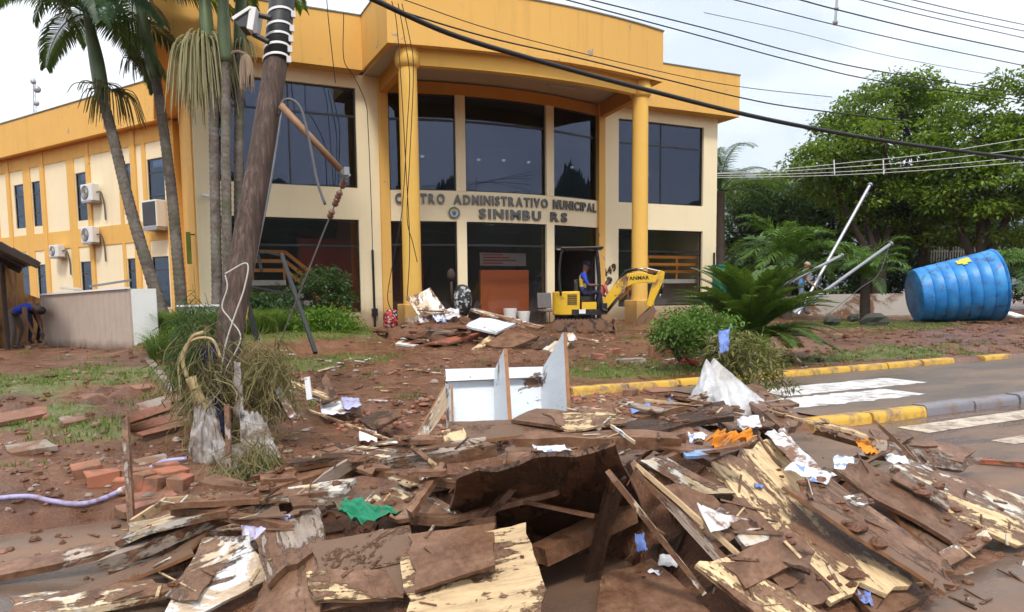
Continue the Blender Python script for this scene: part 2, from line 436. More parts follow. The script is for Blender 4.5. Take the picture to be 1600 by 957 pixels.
def sheet(name, x0, x1, y0, y1, z, mat, n=(60, 12)):
    mb = MB(); xs = np.linspace(x0, x1, n[0]); ys = np.linspace(y0, y1, n[1])
    mb.add([(x, y, z) for x in xs for y in ys], [(i*n[1]+j, (i+1)*n[1]+j, (i+1)*n[1]+j+1, i*n[1]+j+1) for i in range(n[0]-1) for j in range(n[1]-1)])
    return mb.build(name, mat, org=(0, 0, 0), recalc=False)
road = struct(sheet('road', -300, 300, -3.6, KERB_Y, ROAD_Z, 'wet_asphalt'))
path = struct(sheet('driveway', at_z(1185, 628, PATH_Z).x-.25, 60, KERB_Y+.10, YKERB_Y-.1, PATH_Z, 'path_asphalt'))
far_pave = struct(sheet('pavement', -300, 300, -7, -3.6, ROAD_Z+.12, 'kerb_concrete'))
def stripe(name, px0, X1, py0, py1, pxm, z, mat, parent=None, wob=.03):
    """a painted bar parallel to the street: starts under pixel px0, edges read at column pxm"""
    a = at_z(pxm, py0, z); b = at_z(pxm, py1, z); s = at_z(px0[0], px0[1], z)
    mb = MB(); n = 24; vs = []
    for i in range(n+1):
        x = s.x+(X1-s.x)*i/n
        vs += [(x, a.y+random.uniform(-wob, wob)*.6, z+.004), (x, b.y+random.uniform(-wob, wob)*.6, z+.004)]
    mb.add(vs, [(2*i, 2*i+1, 2*i+3, 2*i+2) for i in range(n)])
    o = mb.build(name, mat, parent=parent, recalc=False); return o
ORG['road'] = ORG['driveway'] = (0, 0, 0)
stripe('crosswalk_bar', (1310, 660), 15, 641, 651, 1450, ROAD_Z, 'road_paint', road, .01)
stripe('crosswalk_bar', (1420, 672), 15, 655, 670, 1500, ROAD_Z, 'road_paint', road, .01)
stripe('crosswalk_bar', (1555, 690), 15, 682, 694, 1590, ROAD_Z, 'road_paint', road, .01)
stripe('painted_bar', (1222, 618), at_z(1412, 594, PATH_Z).x, 597, 611, 1320, PATH_Z, 'path_paint', path, .05)
stripe('painted_bar', (1224, 636), at_z(1412, 612, PATH_Z).x, 614, 631, 1320, PATH_Z, 'path_paint', path, .07)

# ------------------------------------------------------------------ kerbs, stone by stone
def kerb(name, y, xs, z0, z1, wd, mats, gaps=()):
    k = bpy.data.objects.new(name, None); COL.objects.link(k); struct(k); ORG[k.name] = (0, 0, 0); k.location = (0, 0, 0)
    data = {}
    x = xs[0]
    while x < xs[1]:
        ln = 1.0; mt = mats(x+.5)
        if not any(g0 < x+.5 < g1 for g0, g1 in gaps):
            if mt not in data:
                mb = MB(); h = (z1-z0)/2; n = 4; prof = [(-wd/2, -h), (wd/2, -h), (wd/2, h*.55), (wd/2-.025, h*.92), (wd/2-.05, h), (-wd/2+.05, h), (-wd/2+.025, h*.92), (-wd/2, h*.55)]
                mb.prism(prof, -.487, .487, ax='x'); tmp = mb.build('kerb_stone', mt, org=(0, 0, 0), auto=40); data[mt] = tmp.data; bpy.data.objects.remove(tmp)
            o = inst('kerb_stone', data[mt], k, (x+.5, y+random.uniform(-.012, .012), (z0+z1)/2+random.uniform(-.012, .008)), (random.uniform(-.03, .03), 0, random.uniform(-.012, .012)))
        x += ln
    return k
x_a = at_z(885, 606, -.3).x; x_b = at_z(1480, 563, -.3).x; x_c = at_z(1545, 557, -.3).x
kerb('yellow_kerb', YKERB_Y, (x_a, x_c), -.55, -.285, .22, lambda x: 'kerb_yellow', ((x_b, x_b+.9),))
x_d = at_z(1275, 650, -.38).x; x_e = at_z(1385, 632, -.38).x
kerb('street_kerb', KERB_Y, (x_d-.3, 40), -.62, -.368, .24, lambda x: 'kerb_yellow' if x < x_e else 'kerb_grey')
kl = MB(); a = G(214, 545); b = G(276, 622)
for i in range(4): kl.bar(a.lerp(b, i/4+.01)+Vector((0,0,-.02)), a.lerp(b, (i+1)/4-.01)+Vector((0,0,-.02)), .13, .22)
struct(kl.build('garden_edging', 'kerb_concrete'))

# ------------------------------------------------------------------ far hills
plain('hill_forest', (.022, .036, .020), .95, .4, .02, bmp=0)
def ridge(name, pts, zb, wob, sc):
    mb = MB(); n = len(pts); vs = []
    for i, (x, y, h) in enumerate(pts):
        for j in range(7):
            k = j/6; vs.append((x*(1+.18*k), y*(1+.18*k), zb+h*math.sin(k*math.pi/2)**.8+wob*float(fbm(i*sc, j*.8, 3))*k))
    mb.add(vs, [(i*7+j, (i+1)*7+j, (i+1)*7+j+1, i*7+j+1) for i in range(n-1) for j in range(6)])
    return struct(mb.build(name, 'hill_forest', org=(0, 0, 0), smooth=True, recalc=False))
hp = []
for i in range(160):
    a = R(-20+i*.75); dg = math.degrees(a); h = 405+26*math.sin(i*.16+.6)+12*math.sin(i*.43+1); h = h if dg > 33 else 110
    hp.append((math.sin(a)*2300, math.cos(a)*2300, h))
ridge('hills', hp, -5, 60, .35)
hp = []
for i in range(520):
    a = R(95+i*.34); hp.append((math.sin(a)*210, math.cos(a)*210, 40+8*math.sin(i*.031)+4*math.sin(i*.083+2)+3*float(fbm(i*.11, 3.3, 2))+1.2*abs(float(fbm(i*.4, 7.7, 2)))))
ridge('wooded_ridge', hp, -1, 4, .5)
# ------------------------------------------------------------------ town hall
wallmat('paint_yellow', (.78, .455, .125), .6, .9, .9); wallmat('paint_cream', (.90, .77, .52), .6, .35, 0); wallmat('paint_column', (.84, .51, .12), .75, .5, .0)
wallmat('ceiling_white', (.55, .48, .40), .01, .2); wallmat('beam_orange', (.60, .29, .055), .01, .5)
plain('frame_dark', (.018, .018, .02), .35, .2, 8, bmp=0); plain('frame_white', (.55, .55, .54), .45, .1, 8, bmp=0)
plain('flashing', (.16, .19, .17), .5, .3, 3); plain('room_dark', (.10, .09, .085), .8, .2, 1, bmp=0); plain('room_floor', (.13, .085, .06), .5, .3, 2)
plain('room_red', (.42, .05, .03), .7, .15, 1, bmp=0); plain('counter_orange', (.66, .15, .03), .6, .12, 2, bmp=0)
plain('rail_orange', (.86, .33, .05), .5, .15, 6, bmp=0); plain('slab_white', (.78, .78, .76), .6, .08, 3, mud=.12); plain('letter_metal', (.16, .155, .15), .33, .35, 9, metal=.75, bmp=0)
plain('poster_paper', (.36, .33, .33), .6, .1, 3, bmp=0); plain('black_pipe', (.012, .012, .014), .45, .2, 6)
emit('lamp_on', (1, .97, .9), 7.)
def mk_glass(name, tint, f0, gt, dirt=.06):
    m, t, b, o = newmat(name); t.nodes.remove(b)
    tr = t.nodes.new('ShaderNodeBsdfTransparent'); tr.inputs[0].default_value = c4(tint)
    gl = t.nodes.new('ShaderNodeBsdfGlossy'); gl.inputs['Roughness'].default_value = .02; gl.inputs['Color'].default_value = c4(gt)
    bn = t.nodes.new('ShaderNodeBump'); bn.inputs['Strength'].default_value = .05; bn.inputs['Distance'].default_value = .02; t.links.new(noise_n(t, coords(t, 'World'), .7, 3), bn.inputs['Height']); t.links.new(bn.outputs[0], gl.inputs['Normal'])
    lw = t.nodes.new('ShaderNodeLayerWeight'); lw.inputs[0].default_value = .5
    fr = mth(t, 'ADD', mth(t, 'MULTIPLY', mth(t, 'POWER', lw.outputs['Facing'], 5), 1-f0), f0)
    ms = t.nodes.new('ShaderNodeMixShader'); t.links.new(fr, ms.inputs[0]); t.links.new(tr.outputs[0], ms.inputs[1]); t.links.new(gl.outputs[0], ms.inputs[2])
    df = t.nodes.new('ShaderNodeBsdfDiffuse'); df.inputs[0].default_value = (.30, .22, .16, 1)      # dried flood dust on the pane
    z = zof(t); dk = mth(t, 'MULTIPLY', ramp(t, mth(t, 'ADD', mth(t, 'MULTIPLY', z.outputs[2], .3), mth(t, 'MULTIPLY', noise_n(t, coords(t, 'World'), 2.5, 7, .65), .5)), ((.3, 1), (.75, .15))), dirt)
    m2 = t.nodes.new('ShaderNodeMixShader'); t.links.new(dk, m2.inputs[0]); t.links.new(ms.outputs[0], m2.inputs[1]); t.links.new(df.outputs[0], m2.inputs[2]); t.links.new(m2.outputs[0], o.inputs[0])
mk_glass('glass_tinted', (.11, .12, .14), .085, (.62, .72, 1.0), .01); mk_glass('glass_clear', (.84, .83, .82), .055, (.85, .9, 1.0)); mk_glass('glass_wing', (.22, .26, .34), .09, (.7, .82, 1.0), .03)
YF = 25.11; Z_LB, Z_LT, Z_UB, Z_UT, Z_SO, Z_PT = .55, 3.82, 4.92, 8.34, 8.80, 10.58
hall = thing('town_hall', 'yellow and cream two-storey town hall with bowed glass front and columned porch', 'building', (12.2, YF, 0))
# --- flat front walls
def flat_wall(x0, x1, wx0, wx1):
    mb = MB(); y0, y1 = YF, YF+.28
    mb.bx(x0, wx0, y0, y1, -.35, Z_SO); mb.bx(wx1, x1, y0, y1, -.35, Z_SO)
    for a, b in ((-.35, Z_LB), (Z_LT, Z_UB), (Z_UT, Z_SO)): mb.bx(wx0, wx1, y0, y1, a, b)
    return mb.build('front_wall', 'paint_cream', hall)
flat_wall(1.36, 7.46, 2.09, 6.67); flat_wall(17.0, 23.05, 17.74, 22.27)
for x0, x1 in ((7.46, 7.80), (16.69, 17.0)): bevel(MB().bx(x0, x1, YF-.13, YF+.3, -.35, Z_SO).build('pilaster', 'paint_yellow', hall), .015)
MB().bx(22.77, 23.05, YF+.281, 37, -.35, Z_SO).build('side_wall', 'paint_cream', hall)
MB().bx(1.30, 1.62, YF+.281, 37, -.35, Z_SO).build('side_wall', 'paint_yellow', hall)
# --- windows on the flat parts
def window(x0, x1, z0, z1, y, vert, horiz, glass, parent=hall, fr='frame_dark', th=.05):
    mb = MB(); d0, d1 = y, y+.07
    mb.bx(x0, x1, d0, d1, z0, z0+th); mb.bx(x0, x1, d0, d1, z1-th, z1); mb.bx(x0, x0+th, d0, d1, z0+th, z1-th); mb.bx(x1-th, x1, d0, d1, z0+th, z1-th)
    for v in vert: mb.bx(v-th/2, v+th/2, d0+.004, d1-.004, z0+th, z1-th)
    for h in horiz: mb.bx(x0+th, x1-th, d0+.002, d1+.02, h-th*.7, h+th*.7)
    f = mb.build('window', fr, parent)
    xs = [x0+th]+list(vert)+[x1-th]; zs = [z0+th]+list(horiz)+[z1-th]
    for i in range(len(xs)-1):
        for j in range(len(zs)-1):
            MB().bx(xs[i], xs[i+1], y+.032, y+.040, zs[j], zs[j+1]).build('pane', glass, f)
    return f
for wx0, wx1 in ((2.09, 6.67), (17.74, 22.27)):
    window(wx0, wx1, Z_UB, Z_UT, YF+.10, [wx0+(wx1-wx0)*.5], [Z_UT-.95], 'glass_tinted')
    window(wx0, wx1, Z_LB, Z_LT, YF+.10, [], [Z_LT-.92], 'glass_clear')
# --- bowed centre
XA, XB, SAG = 7.80, 16.69, .72; XM = (XA+XB)/2; RB = ((XB-XA)**2/4+SAG**2)/(2*SAG)
def bow(x, off=0.):
    """point of the bowed front above x, off metres further out"""
    th = math.asin((x-XM)/RB); return (XM+(RB+off)*math.sin(th), YF-SAG+RB-(RB+off)*math.cos(th))
def bow_strip(mb, x0, x1, o0, o1, z0, z1, n=8):
    vs = []
    for i in range(n+1):
        x = x0+(x1-x0)*i/n; a = bow(x, o1); b = bow(x, o0)
        vs += [(a[0], a[1], z0), (a[0], a[1], z1), (b[0], b[1], z1), (b[0], b[1], z0)]
    fs = [(4*i+k, 4*i+4+k, 4*i+4+(k+1) % 4, 4*i+(k+1) % 4) for i in range(n) for k in range(4)]+[(0, 1, 2, 3), (4*n+3, 4*n+2, 4*n+1, 4*n)]
    return mb.add(vs, fs)
PX_ = ((XA, XA+.03), (10.18, 10.54), (13.93, 14.29), (XB-.03, XB))
mb = MB(); bow_strip(mb, XA+.002, XB-.002, -.25, 0, Z_LT, Z_UB, 24); mb.build('front_band', 'paint_cream', hall)
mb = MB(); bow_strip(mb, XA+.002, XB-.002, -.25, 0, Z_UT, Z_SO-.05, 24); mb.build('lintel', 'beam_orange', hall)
for a, b in PX_[1:3]:
    mb = MB(); bow_strip(mb, a, b, -.24, .02, -.3, Z_LT-.002, 3); bow_strip(mb, a, b, -.24, .02, Z_UB+.002, Z_UT-.002, 3); mb.build('pilaster', 'paint_cream', hall)
def bow_window(x0, x1, z0, z1, horiz, glass, door=False):
    mb = MB(); th = .05
    bow_strip(mb, x0, x1, -.16, -.09, z1-th, z1-.002); bow_strip(mb, x0, x1, -.16, -.09, z0+.002, z0+th)
    for h in horiz: bow_strip(mb, x0, x1, -.165, -.085, h-.04, h+.04)
    for a in ((x0, x0+.05), (x1-.05, x1)): bow_strip(mb, a[0], a[1], -.162, -.088, z0+.003, z1-.003, 2)
    f = mb.build('window', 'frame_dark', hall)
    zs = [z0]+list(horiz)+[z1]
    for j in range(len(zs)-1):
        if door and j == 0: continue
        g = MB(); bow_strip(g, x0+.02, x1-.02, -.130, -.122, zs[j]+.01, zs[j+1]-.01, 20); g.build('pane', glass, f, auto=40)
    return f
BAYS = ((XA+.01, 10.18), (10.54, 13.93), (14.29, XB-.01))
for k, (a, b) in enumerate(BAYS):
    bow_window(a, b, Z_UB, Z_UT, [Z_UT-.9], 'glass_tinted'); bow_window(a, b, -.05, Z_LT, [Z_LT-.85], 'glass_clear', door=(k == 2))
dr = MB(); dr.bx(16.42, 16.56, YF-.33, YF-.22, 0, 2.95); dr.bx(14.5, 16.42, YF-.40, YF-.30, 2.86, 2.97); dr.build('door_frame', 'frame_white', hall)
# --- porch: beams, fascia, ceiling, columns
YC, YFA = 21.98, 21.62; XC0, XC1 = 7.53, 16.48
def arc(x0, x1, y, sag, n=20):
    w_ = x1-x0; r = (w_*w_/4+sag*sag)/(2*sag); xm = (x0+x1)/2; out = []
    for i in range(n+1):
        x = x0+w_*i/n; out.append((x, y-sag+r-math.sqrt(r*r-(x-xm)**2)))
    return out
def wall_path(path_, th, z0, z1, name, mat, parent=hall):
    """vertical wall along a path, thickness th to the left of travel"""
    mb = MB(); n = len(path_); vs = []
    for i, p in enumerate(path_):
        a = Vector(path_[max(i-1, 0)]); b = Vector(path_[min(i+1, n-1)]); d = (b-a).normalized(); q = Vector((-d.y, d.x))
        if 0 < i < n-1:
            d1 = (Vector(p)-a).normalized(); k = max(.4, Vector((-d1.y, d1.x)).dot(q)); q = q/k
        vs += [(p[0], p[1], z0), (p[0], p[1], z1), (p[0]+q.x*th, p[1]+q.y*th, z1), (p[0]+q.x*th, p[1]+q.y*th, z0)]
    fs = [(4*i+k, 4*i+4+k, 4*i+4+(k+1) % 4, 4*i+(k+1) % 4) for i in range(n-1) for k in range(4)]+[(0, 1, 2, 3), (4*n-1, 4*n-2, 4*n-3, 4*n-4)]
    mb.add(vs, fs); return mb.build(name, mat, parent)
XF0, XF1, OVY = 6.78, 17.22, 24.53
fa = arc(XF0, XF1, YFA, .56, 28)
wall_path([(.34, 36.5), (.34, OVY), (XF0, OVY)]+fa+[(XF1, OVY), (23.75, OVY), (23.75, 36.5)], .22, Z_SO, Z_PT, 'parapet', 'paint_yellow')
wall_path([(.31, 36.5), (.31, OVY-.03), (XF0-.03, OVY-.03)]+arc(XF0-.03, XF1+.03, YFA-.03, .56, 28)+[(XF1+.03, OVY-.03), (23.78, OVY-.03), (23.78, 36.5)], .30, Z_PT+.002, Z_PT+.045, 'flashing', 'flashing')
for b in ((.5, XF0+.02, OVY+.2, YF+.02), (XF1-.02, 23.6, OVY+.2, YF+.02), (.5, 1.4, YF+.02, 36), (23.0, 23.6, YF+.02, 36)): MB().bx(*b, Z_SO+.01, Z_SO+.06).build('soffit', 'paint_yellow', hall)
pc = MB(); fi = arc(XF0+.2, XF1-.2, YFA+.2, .56, 20)
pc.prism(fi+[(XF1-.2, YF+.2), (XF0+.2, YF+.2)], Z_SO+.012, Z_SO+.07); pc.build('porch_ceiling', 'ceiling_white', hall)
rs = MB(); rs.bx(.6, 23.5, YF+.1, 36.4, 9.3, 9.45); rs.build('roof_slab', 'flashing', hall)
bf = arc(XC0+.05, XC1-.05, YC-.12, .5, 20); wall_path(bf, .26, 8.31, Z_SO+.008, 'porch_beam', 'paint_column')
for xc, xw in ((XC0, 7.63), (XC1, 16.86)):
    MB().bar((xc, YC+.2, 8.53), (xw, YF-.13, 8.53), .26, .53).build('side_beam', 'beam_orange', hall)
for xc in (XC0, XC1):
    c = MB(); c.lathe([(0, -.3), (.30, -.3), (.30, .9), (.29, 8.22), (.33, 8.25), (.39, 8.33), (.40, 8.48), (.40, 8.62), (.36, 8.72), (.36, Z_SO+.005), (0, Z_SO+.005)], (xc, YC, 0), 28)
    col = c.build('column', 'paint_column', hall, auto=35)
    bevel(MB().bx(xc-.40, xc+.40, YC-.40, YC+.40, -.3, .86).build('plinth', 'paint_column', col), .03)
for px0, px1, yy in ((748, 760, 23.0), (905, 955, 23.4)):
    q = 9.6 if px0 < 800 else 13.4
    MB().bx(q, q+1.2, yy, yy+.12, Z_SO-.05, Z_SO+.012).build('porch_lamp', 'frame_white', hall)
# --- rooms behind the glass
rm = MB(); rm.bx(1.62, 22.77, 32.8, 33.0, -.3, Z_SO, 0); rm.bx(1.62, 22.77, YF+.285, 32.8, 4.20, 4.50, 0); rm.bx(1.62, 22.77, YF+.285, 32.8, 8.5, 8.6, 0)
rm.bx(1.62, 22.77, YF-.5, 32.8, -.30, -.06, 1); rm.bx(9.7, 9.9, 27.5, 32.8, -.06, 4.2, 2); rm.bx(6.9, 9.7, 29.5, 29.7, -.06, 4.2, 2); rm.bx(16.8, 17.0, YF+.3, 32.8, -.06, 4.2, 0)
rm.bx(4.9, 7.2, 27.2, 27.35, 1.5, 3.3, 2)
rm.build('rooms', ['room_dark', 'room_floor', 'room_red'], hall)
for px, py in ((660, 245), (748, 250), (787, 251), (826, 254), (894, 262), (1012, 273), (1056, 275)):
    p = at_y(px, py, 29.5); c = MB(); c.lathe([(0, .05), (.075, .045), (.085, 0), (.07, -.035), (0, -.04)], p, 12); l = c.build('room_lamp', 'lamp_on', hall)
    MB().bx(p.x-.01, p.x+.01, p.y-.01, p.y+.01, p.z+.05, 8.5).build('rod', 'frame_dark', l)
def inner_stair(xa, xb, sgn):
    """landing with orange rails; steps run down from its inner end"""
    y0, y1, zl = 25.75, 27.0, 1.72
    mb = MB(); mb.bx(xa, xb, y0, y1, zl-.18, zl); e = xb if sgn > 0 else xa
    for i in range(7): mb.bx(e+sgn*.30*i, e+sgn*.30*(i+1), y0, y1, zl-.26*(i+1)-.1, zl-.24*(i+1))
    st = mb.build('landing', 'slab_white', hall)
    MB().bx(xa, xb, y1-.2, y1-.1, -.05, zl-.2).build('landing_wall', 'slab_white', hall)
    for h in (.34, .66, .98):
        a = Vector((xa if sgn > 0 else xb, y0+.04, zl+h)); b = Vector((e, y0+.04, zl+h)); c = Vector((e+sgn*2.1, y0+.04, zl+h-1.7))
        MB().bar(a, b, .05, .12).bar(b+Vector((sgn*.01,0,0)), c, .05, .12).build('rail', 'rail_orange', st)
    for x in (e-sgn*.04, (xa+xb)/2, e+sgn*1.05):
        dz = -.85 if (x-e)*sgn > .5 else 0
        MB().bx(x-.035, x+.035, y0+.0, y0+.08, zl+dz, zl+1.04+dz).build('rail_post', 'rail_orange', st)
inner_stair(2.0, at_y(446, 420, 25.75).x, 1); inner_stair(at_y(1012, 420, 25.75).x, 23.0, -1)
p0 = at_y(751, 422, 25.4); p1 = at_y(826, 422, 25.4)
MB().bx(p0.x, p1.x, 25.4, 25.55, -.06, p0.z).build('counter', 'counter_orange', hall)
q0 = at_y(750, 395, 25.7); q1 = at_y(822, 416, 25.7); po = MB().bx(q0.x, q1.x, 25.7, 25.73, q1.z, q0.z).build('poster', 'poster_paper', hall)
for i in range(4): MB().bx(q0.x+.12, q0.x+1.0+.3*((i*37) % 3), 25.692, 25.698, q0.z-.1-.11*i, q0.z-.05-.11*i).build('text_line', 'room_red', po)
# --- wall pipe, cables on the front
pp = MB(); a = at_y(582, 391, YF-.05); b = at_y(586, 512, YF-.05); pp.tube([a, b], .045, 8); pp.bx(b.x-.10, b.x+.10, YF-.12, YF-.002, .42, .68); pp.build('drain_pipe', 'black_pipe', hall)
pp = MB(); a = at_y(1116, 395, YF-.06); pp.tube([a, (a.x, a.y, .1)], .045, 8); pp.build('drain_pipe', 'black_pipe', hall)
# --- angled side wing, set out along its own wall line
WP = Vector((.99, 34.37, 0)); WD = Vector((-.531, .847, 0)); WN = Vector((-.847, -.531, 0))     # WN points out of the wall
def wpt(s, z, o=0.): return WP+WD*s+WN*o+Vector((0, 0, z))
def wbox(mb, s0, s1, z0, z1, o0, o1, mi=None):
    vs = [wpt(s, z, o) for s, z, o in ((s0,z0,o0),(s1,z0,o0),(s1,z0,o1),(s0,z0,o1),(s0,z1,o0),(s1,z1,o0),(s1,z1,o1),(s0,z1,o1))]
    return mb.add(vs, [(0,3,2,1),(4,5,6,7),(0,1,5,4),(1,2,6,5),(2,3,7,6),(3,0,4,7)], mi)
WEND = 26.
wcols = [(.65, 1.9), (3.1, 3.86), (6.9, 7.98), (11.47, 12.34), (13.2, 14.27), (16.8, 17.7), (20.2, 21.2)]
WZ = ((-.3, .75), (.75, 3.02), (3.02, 5.02), (5.02, 7.33), (7.33, 8.75))
mb = MB(); s = -.3
for c0, c1 in wcols+[(WEND, WEND)]:
    wbox(mb, s, c0, -.3, 8.75, -.3, 0)
    if c1 > c0:
        for k in (0, 2, 4): wbox(mb, c0, c1, WZ[k][0], WZ[k][1], -.3, 0)
    s = c1
mb.build('wing_wall', 'paint_cream', hall)
for c0, c1 in wcols:
    for k in (1, 3):
        z0, z1 = WZ[k]; f = MB(); t_ = .06
        for b in ((c0, c0+t_, z0, z1), (c1-t_, c1, z0, z1), (c0+t_, c1-t_, z0, z0+t_), (c0+t_, c1-t_, z1-t_, z1), (c0+t_, c1-t_, z0+(z1-z0)*.3-.03, z0+(z1-z0)*.3+.03), (c0+t_, c1-t_, z0+(z1-z0)*.74-.03, z0+(z1-z0)*.74+.03)):
            wbox(f, *b, -.11, -.045)
        fo = f.build('window', 'frame_dark', hall)
        for a, b in ((0, .3), (.3, .74), (.74, 1)):
            g = MB(); wbox(g, c0+t_, c1-t_, z0+(z1-z0)*a+.02, z0+(z1-z0)*b-.02, -.08, -.07); g.build('pane', 'glass_wing', fo)
for s0, s1, o in ((-.35, .35, .16), (2.69, 3.08, .09), (6.55, 6.88, .09), (10.89, 11.28, .09), (14.6, 14.95, .09), (18.3, 18.7, .14), (22.2, 22.6, .14),
                  (1.95, 2.25, .045), (3.9, 4.15, .045), (8.02, 8.7, .045), (12.38, 13.15, .045), (16.1, 16.5, .045), (19.6, 20.0, .07)):
    mb = MB(); wbox(mb, s0, s1, -.3, 8.73, -.2, o); bevel(mb.build('pilaster', 'paint_yellow', hall), .012)
for z0, z1 in ((3.74, 4.62), (8.05, 8.73)):
    mb = MB(); wbox(mb, .36, WEND, z0, z1, -.1, .035); mb.build('band', 'paint_yellow', hall)
mb = MB(); wbox(mb, -.2, WEND+.5, 8.74, 10.44, .30, .52); mb.build('parapet', 'paint_yellow', hall)
mb = MB(); wbox(mb, -.2, WEND+.5, 10.442, 10.485, .26, .56); mb.build('flashing', 'flashing', hall)
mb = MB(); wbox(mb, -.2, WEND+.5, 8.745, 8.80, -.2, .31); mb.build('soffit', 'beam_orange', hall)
mb = MB(); wbox(mb, 0, WEND, -.3, 8.7, -6.0, -5.8); wbox(mb, 0, WEND, 4.0, 4.3, -5.8, -.31); wbox(mb, WEND-.3, WEND, -.3, 8.7, -5.79, -.31); wbox(mb, 0, WEND, 9.3, 9.4, -6, .3); mb.build('rooms', 'room_dark', hall)

# ------------------------------------------------------------------ lettering on the front: one sign, letter by letter
PXX = ((605, 7.83), (709, 10.2), (790, 12.2), (848, 13.93), (930, 16.55))
def px2x(p): return float(np.interp(p, [a for a, b in PXX], [b for a, b in PXX]))
sign = thing('wall_lettering', 'raised metal letters CENTRO ADMINISTRATIVO MUNICIPAL SINIMBU RS on the cream band', 'lettering', (XM, YF-SAG, 3.9))
LM = {}
def letters(word, pa, pb, zb, h):
    xa, xb = px2x(pa), px2x(pb); ms = []
    for ch in word:
        if ch not in LM:
            me = text_mesh(ch, 1.0, .06, .035); co = np.array([v.co for v in me.vertices]); LM[ch] = (me, co[:,0].min(), co[:,0].max(), co[:,1].min(), co[:,1].max()); me.materials.append(M('letter_metal'))
        ms.append(LM[ch])
    wsum = sum(m[2]-m[1] for m in ms); gap = .16; tot = wsum+gap*(len(ms)-1); k = (xb-xa)/tot; x = xa
    for ch, m in zip(word, ms):
        wd = (m[2]-m[1])*k; xc = x+wd/2; p = bow(xc, .035); th = math.asin((xc-XM)/RB); ky = h/(LM['I'][4]-LM['I'][3]) if 'I' in LM else h/.72
        o = inst('letter', m[0], sign, (0, 0, 0)); g = ORG[sign.name]
        rot = Matrix.Rotation(th, 4, 'Z') @ Matrix.Rotation(R(90), 4, 'X'); sc = Matrix.Diagonal((k, ky, .5, 1))
        off = rot @ (sc @ Vector(((m[1]+m[2])/2, 0, 0)))
        o.matrix_local = Matrix.Translation(Vector((p[0]-g[0], p[1]-g[1], zb-g[2]))-off) @ rot @ sc
        x += wd+gap*k
letters('ICENTRO'[1:], 612, 689, 4.45, .35); letters('ADMINISTRATIVO', 703, 849, 4.45, .35); letters('MUNICIPAL', 857, 930, 4.45, .35)
letters('SINIMBU', 742, 838, 3.96, .36); letters('RS', 853, 879, 3.96, .36)
plain('emblem_ring', (.12, .17, .16), .5, .2, 8, bmp=0); plain('emblem_face', (.55, .55, .50), .5, .3, 8, bmp=0); plain('emblem_gold', (.62, .42, .06), .5, .2, 8, bmp=0); plain('emblem_blue', (.08, .16, .30), .5, .2, 8, bmp=0)
ex = px2x(703.5); ep = bow(ex, .03); th = math.asin((ex-XM)/RB); er = Matrix.Rotation(th, 3, 'Z') @ Matrix.Rotation(R(90), 3, 'X')
em = thing('wall_emblem', 'round coat-of-arms emblem mounted below the letters on the cream band', 'emblem', (ep[0], ep[1], 4.13))
MB().lathe([(.155, 0), (.21, 0), (.215, .03), (.155, .035), (.155, 0)], (ep[0], ep[1], 4.13), 28, er).build('rim', 'emblem_ring', em, auto=40)
MB().lathe([(0, .02), (.154, .02)], (ep[0], ep[1], 4.13), 28, er).build('disc', 'emblem_face', em)
sh = MB(); sh.prism([(-.08, .045), (.08, .045), (.08, -.02), (.05, -.08), (0, -.11), (-.05, -.08), (-.08, -.02)], .024, .034); sh.v = [tuple(er @ Vector(v)+Vector((ep[0], ep[1], 4.13))) for v in sh.v]; sh.build('shield', 'emblem_blue', em)
sh = MB(); sh.prism([(-.1, .085), (.1, .085), (.075, .135), (-.075, .135)], .024, .034); sh.v = [tuple(er @ Vector(v)+Vector((ep[0], ep[1], 4.13))) for v in sh.v]; sh.build('crown', 'emblem_gold', em)
hn = thing('house_number', 'bronze house number 449 fixed at a slant right of the entrance', 'house number', tuple(at_y(953, 428, YF-.02)))
plain('bronze', (.10, .06, .035), .45, .2, 8, metal=.4, bmp=0)
for ch, px, py in (('4', 947, 427), ('4', 954, 423.5), ('9', 961, 419)):
    me = text_mesh(ch, .42, .02, .012); me.materials.append(M('bronze')); p = at_y(px, py, YF-.03)
    inst('digit', me, hn, (p.x-.12, p.y, p.z-.14), (R(90), R(-14), 0), (1, 1, 1))
# ------------------------------------------------------------------ plants
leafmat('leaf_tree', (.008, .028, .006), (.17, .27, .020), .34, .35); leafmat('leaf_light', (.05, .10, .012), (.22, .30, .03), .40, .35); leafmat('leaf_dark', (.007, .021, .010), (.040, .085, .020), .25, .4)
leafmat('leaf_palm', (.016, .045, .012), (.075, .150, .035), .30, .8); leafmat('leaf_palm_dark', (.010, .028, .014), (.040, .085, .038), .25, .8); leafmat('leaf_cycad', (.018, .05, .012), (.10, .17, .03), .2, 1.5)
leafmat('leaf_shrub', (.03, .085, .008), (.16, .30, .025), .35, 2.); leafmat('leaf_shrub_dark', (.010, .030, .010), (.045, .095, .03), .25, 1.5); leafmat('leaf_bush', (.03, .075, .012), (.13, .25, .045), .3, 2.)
leafmat('grass_green', (.04, .085, .012), (.16, .24, .04), .35, 1.2); leafmat('straw', (.17, .14, .05), (.55, .46, .22), .25, 3.); leafmat('branch_olive', (.07, .07, .025), (.24, .22, .08), .25, 2.)
leafmat('bract_cream', (.46, .42, .22), (.72, .66, .42), .3, 3., .7); leafmat('bract_pink', (.55, .40, .28), (.74, .58, .44), .3, 3., .7); leafmat('bract_olive', (.12, .11, .03), (.30, .25, .10), .3, 3., .7)
plain('bark', (.060, .042, .032), .9, .45, 5, bmp=.6); plain('crownshaft', (.095, .135, .052), .4, .5, 1.6, bmp=0)
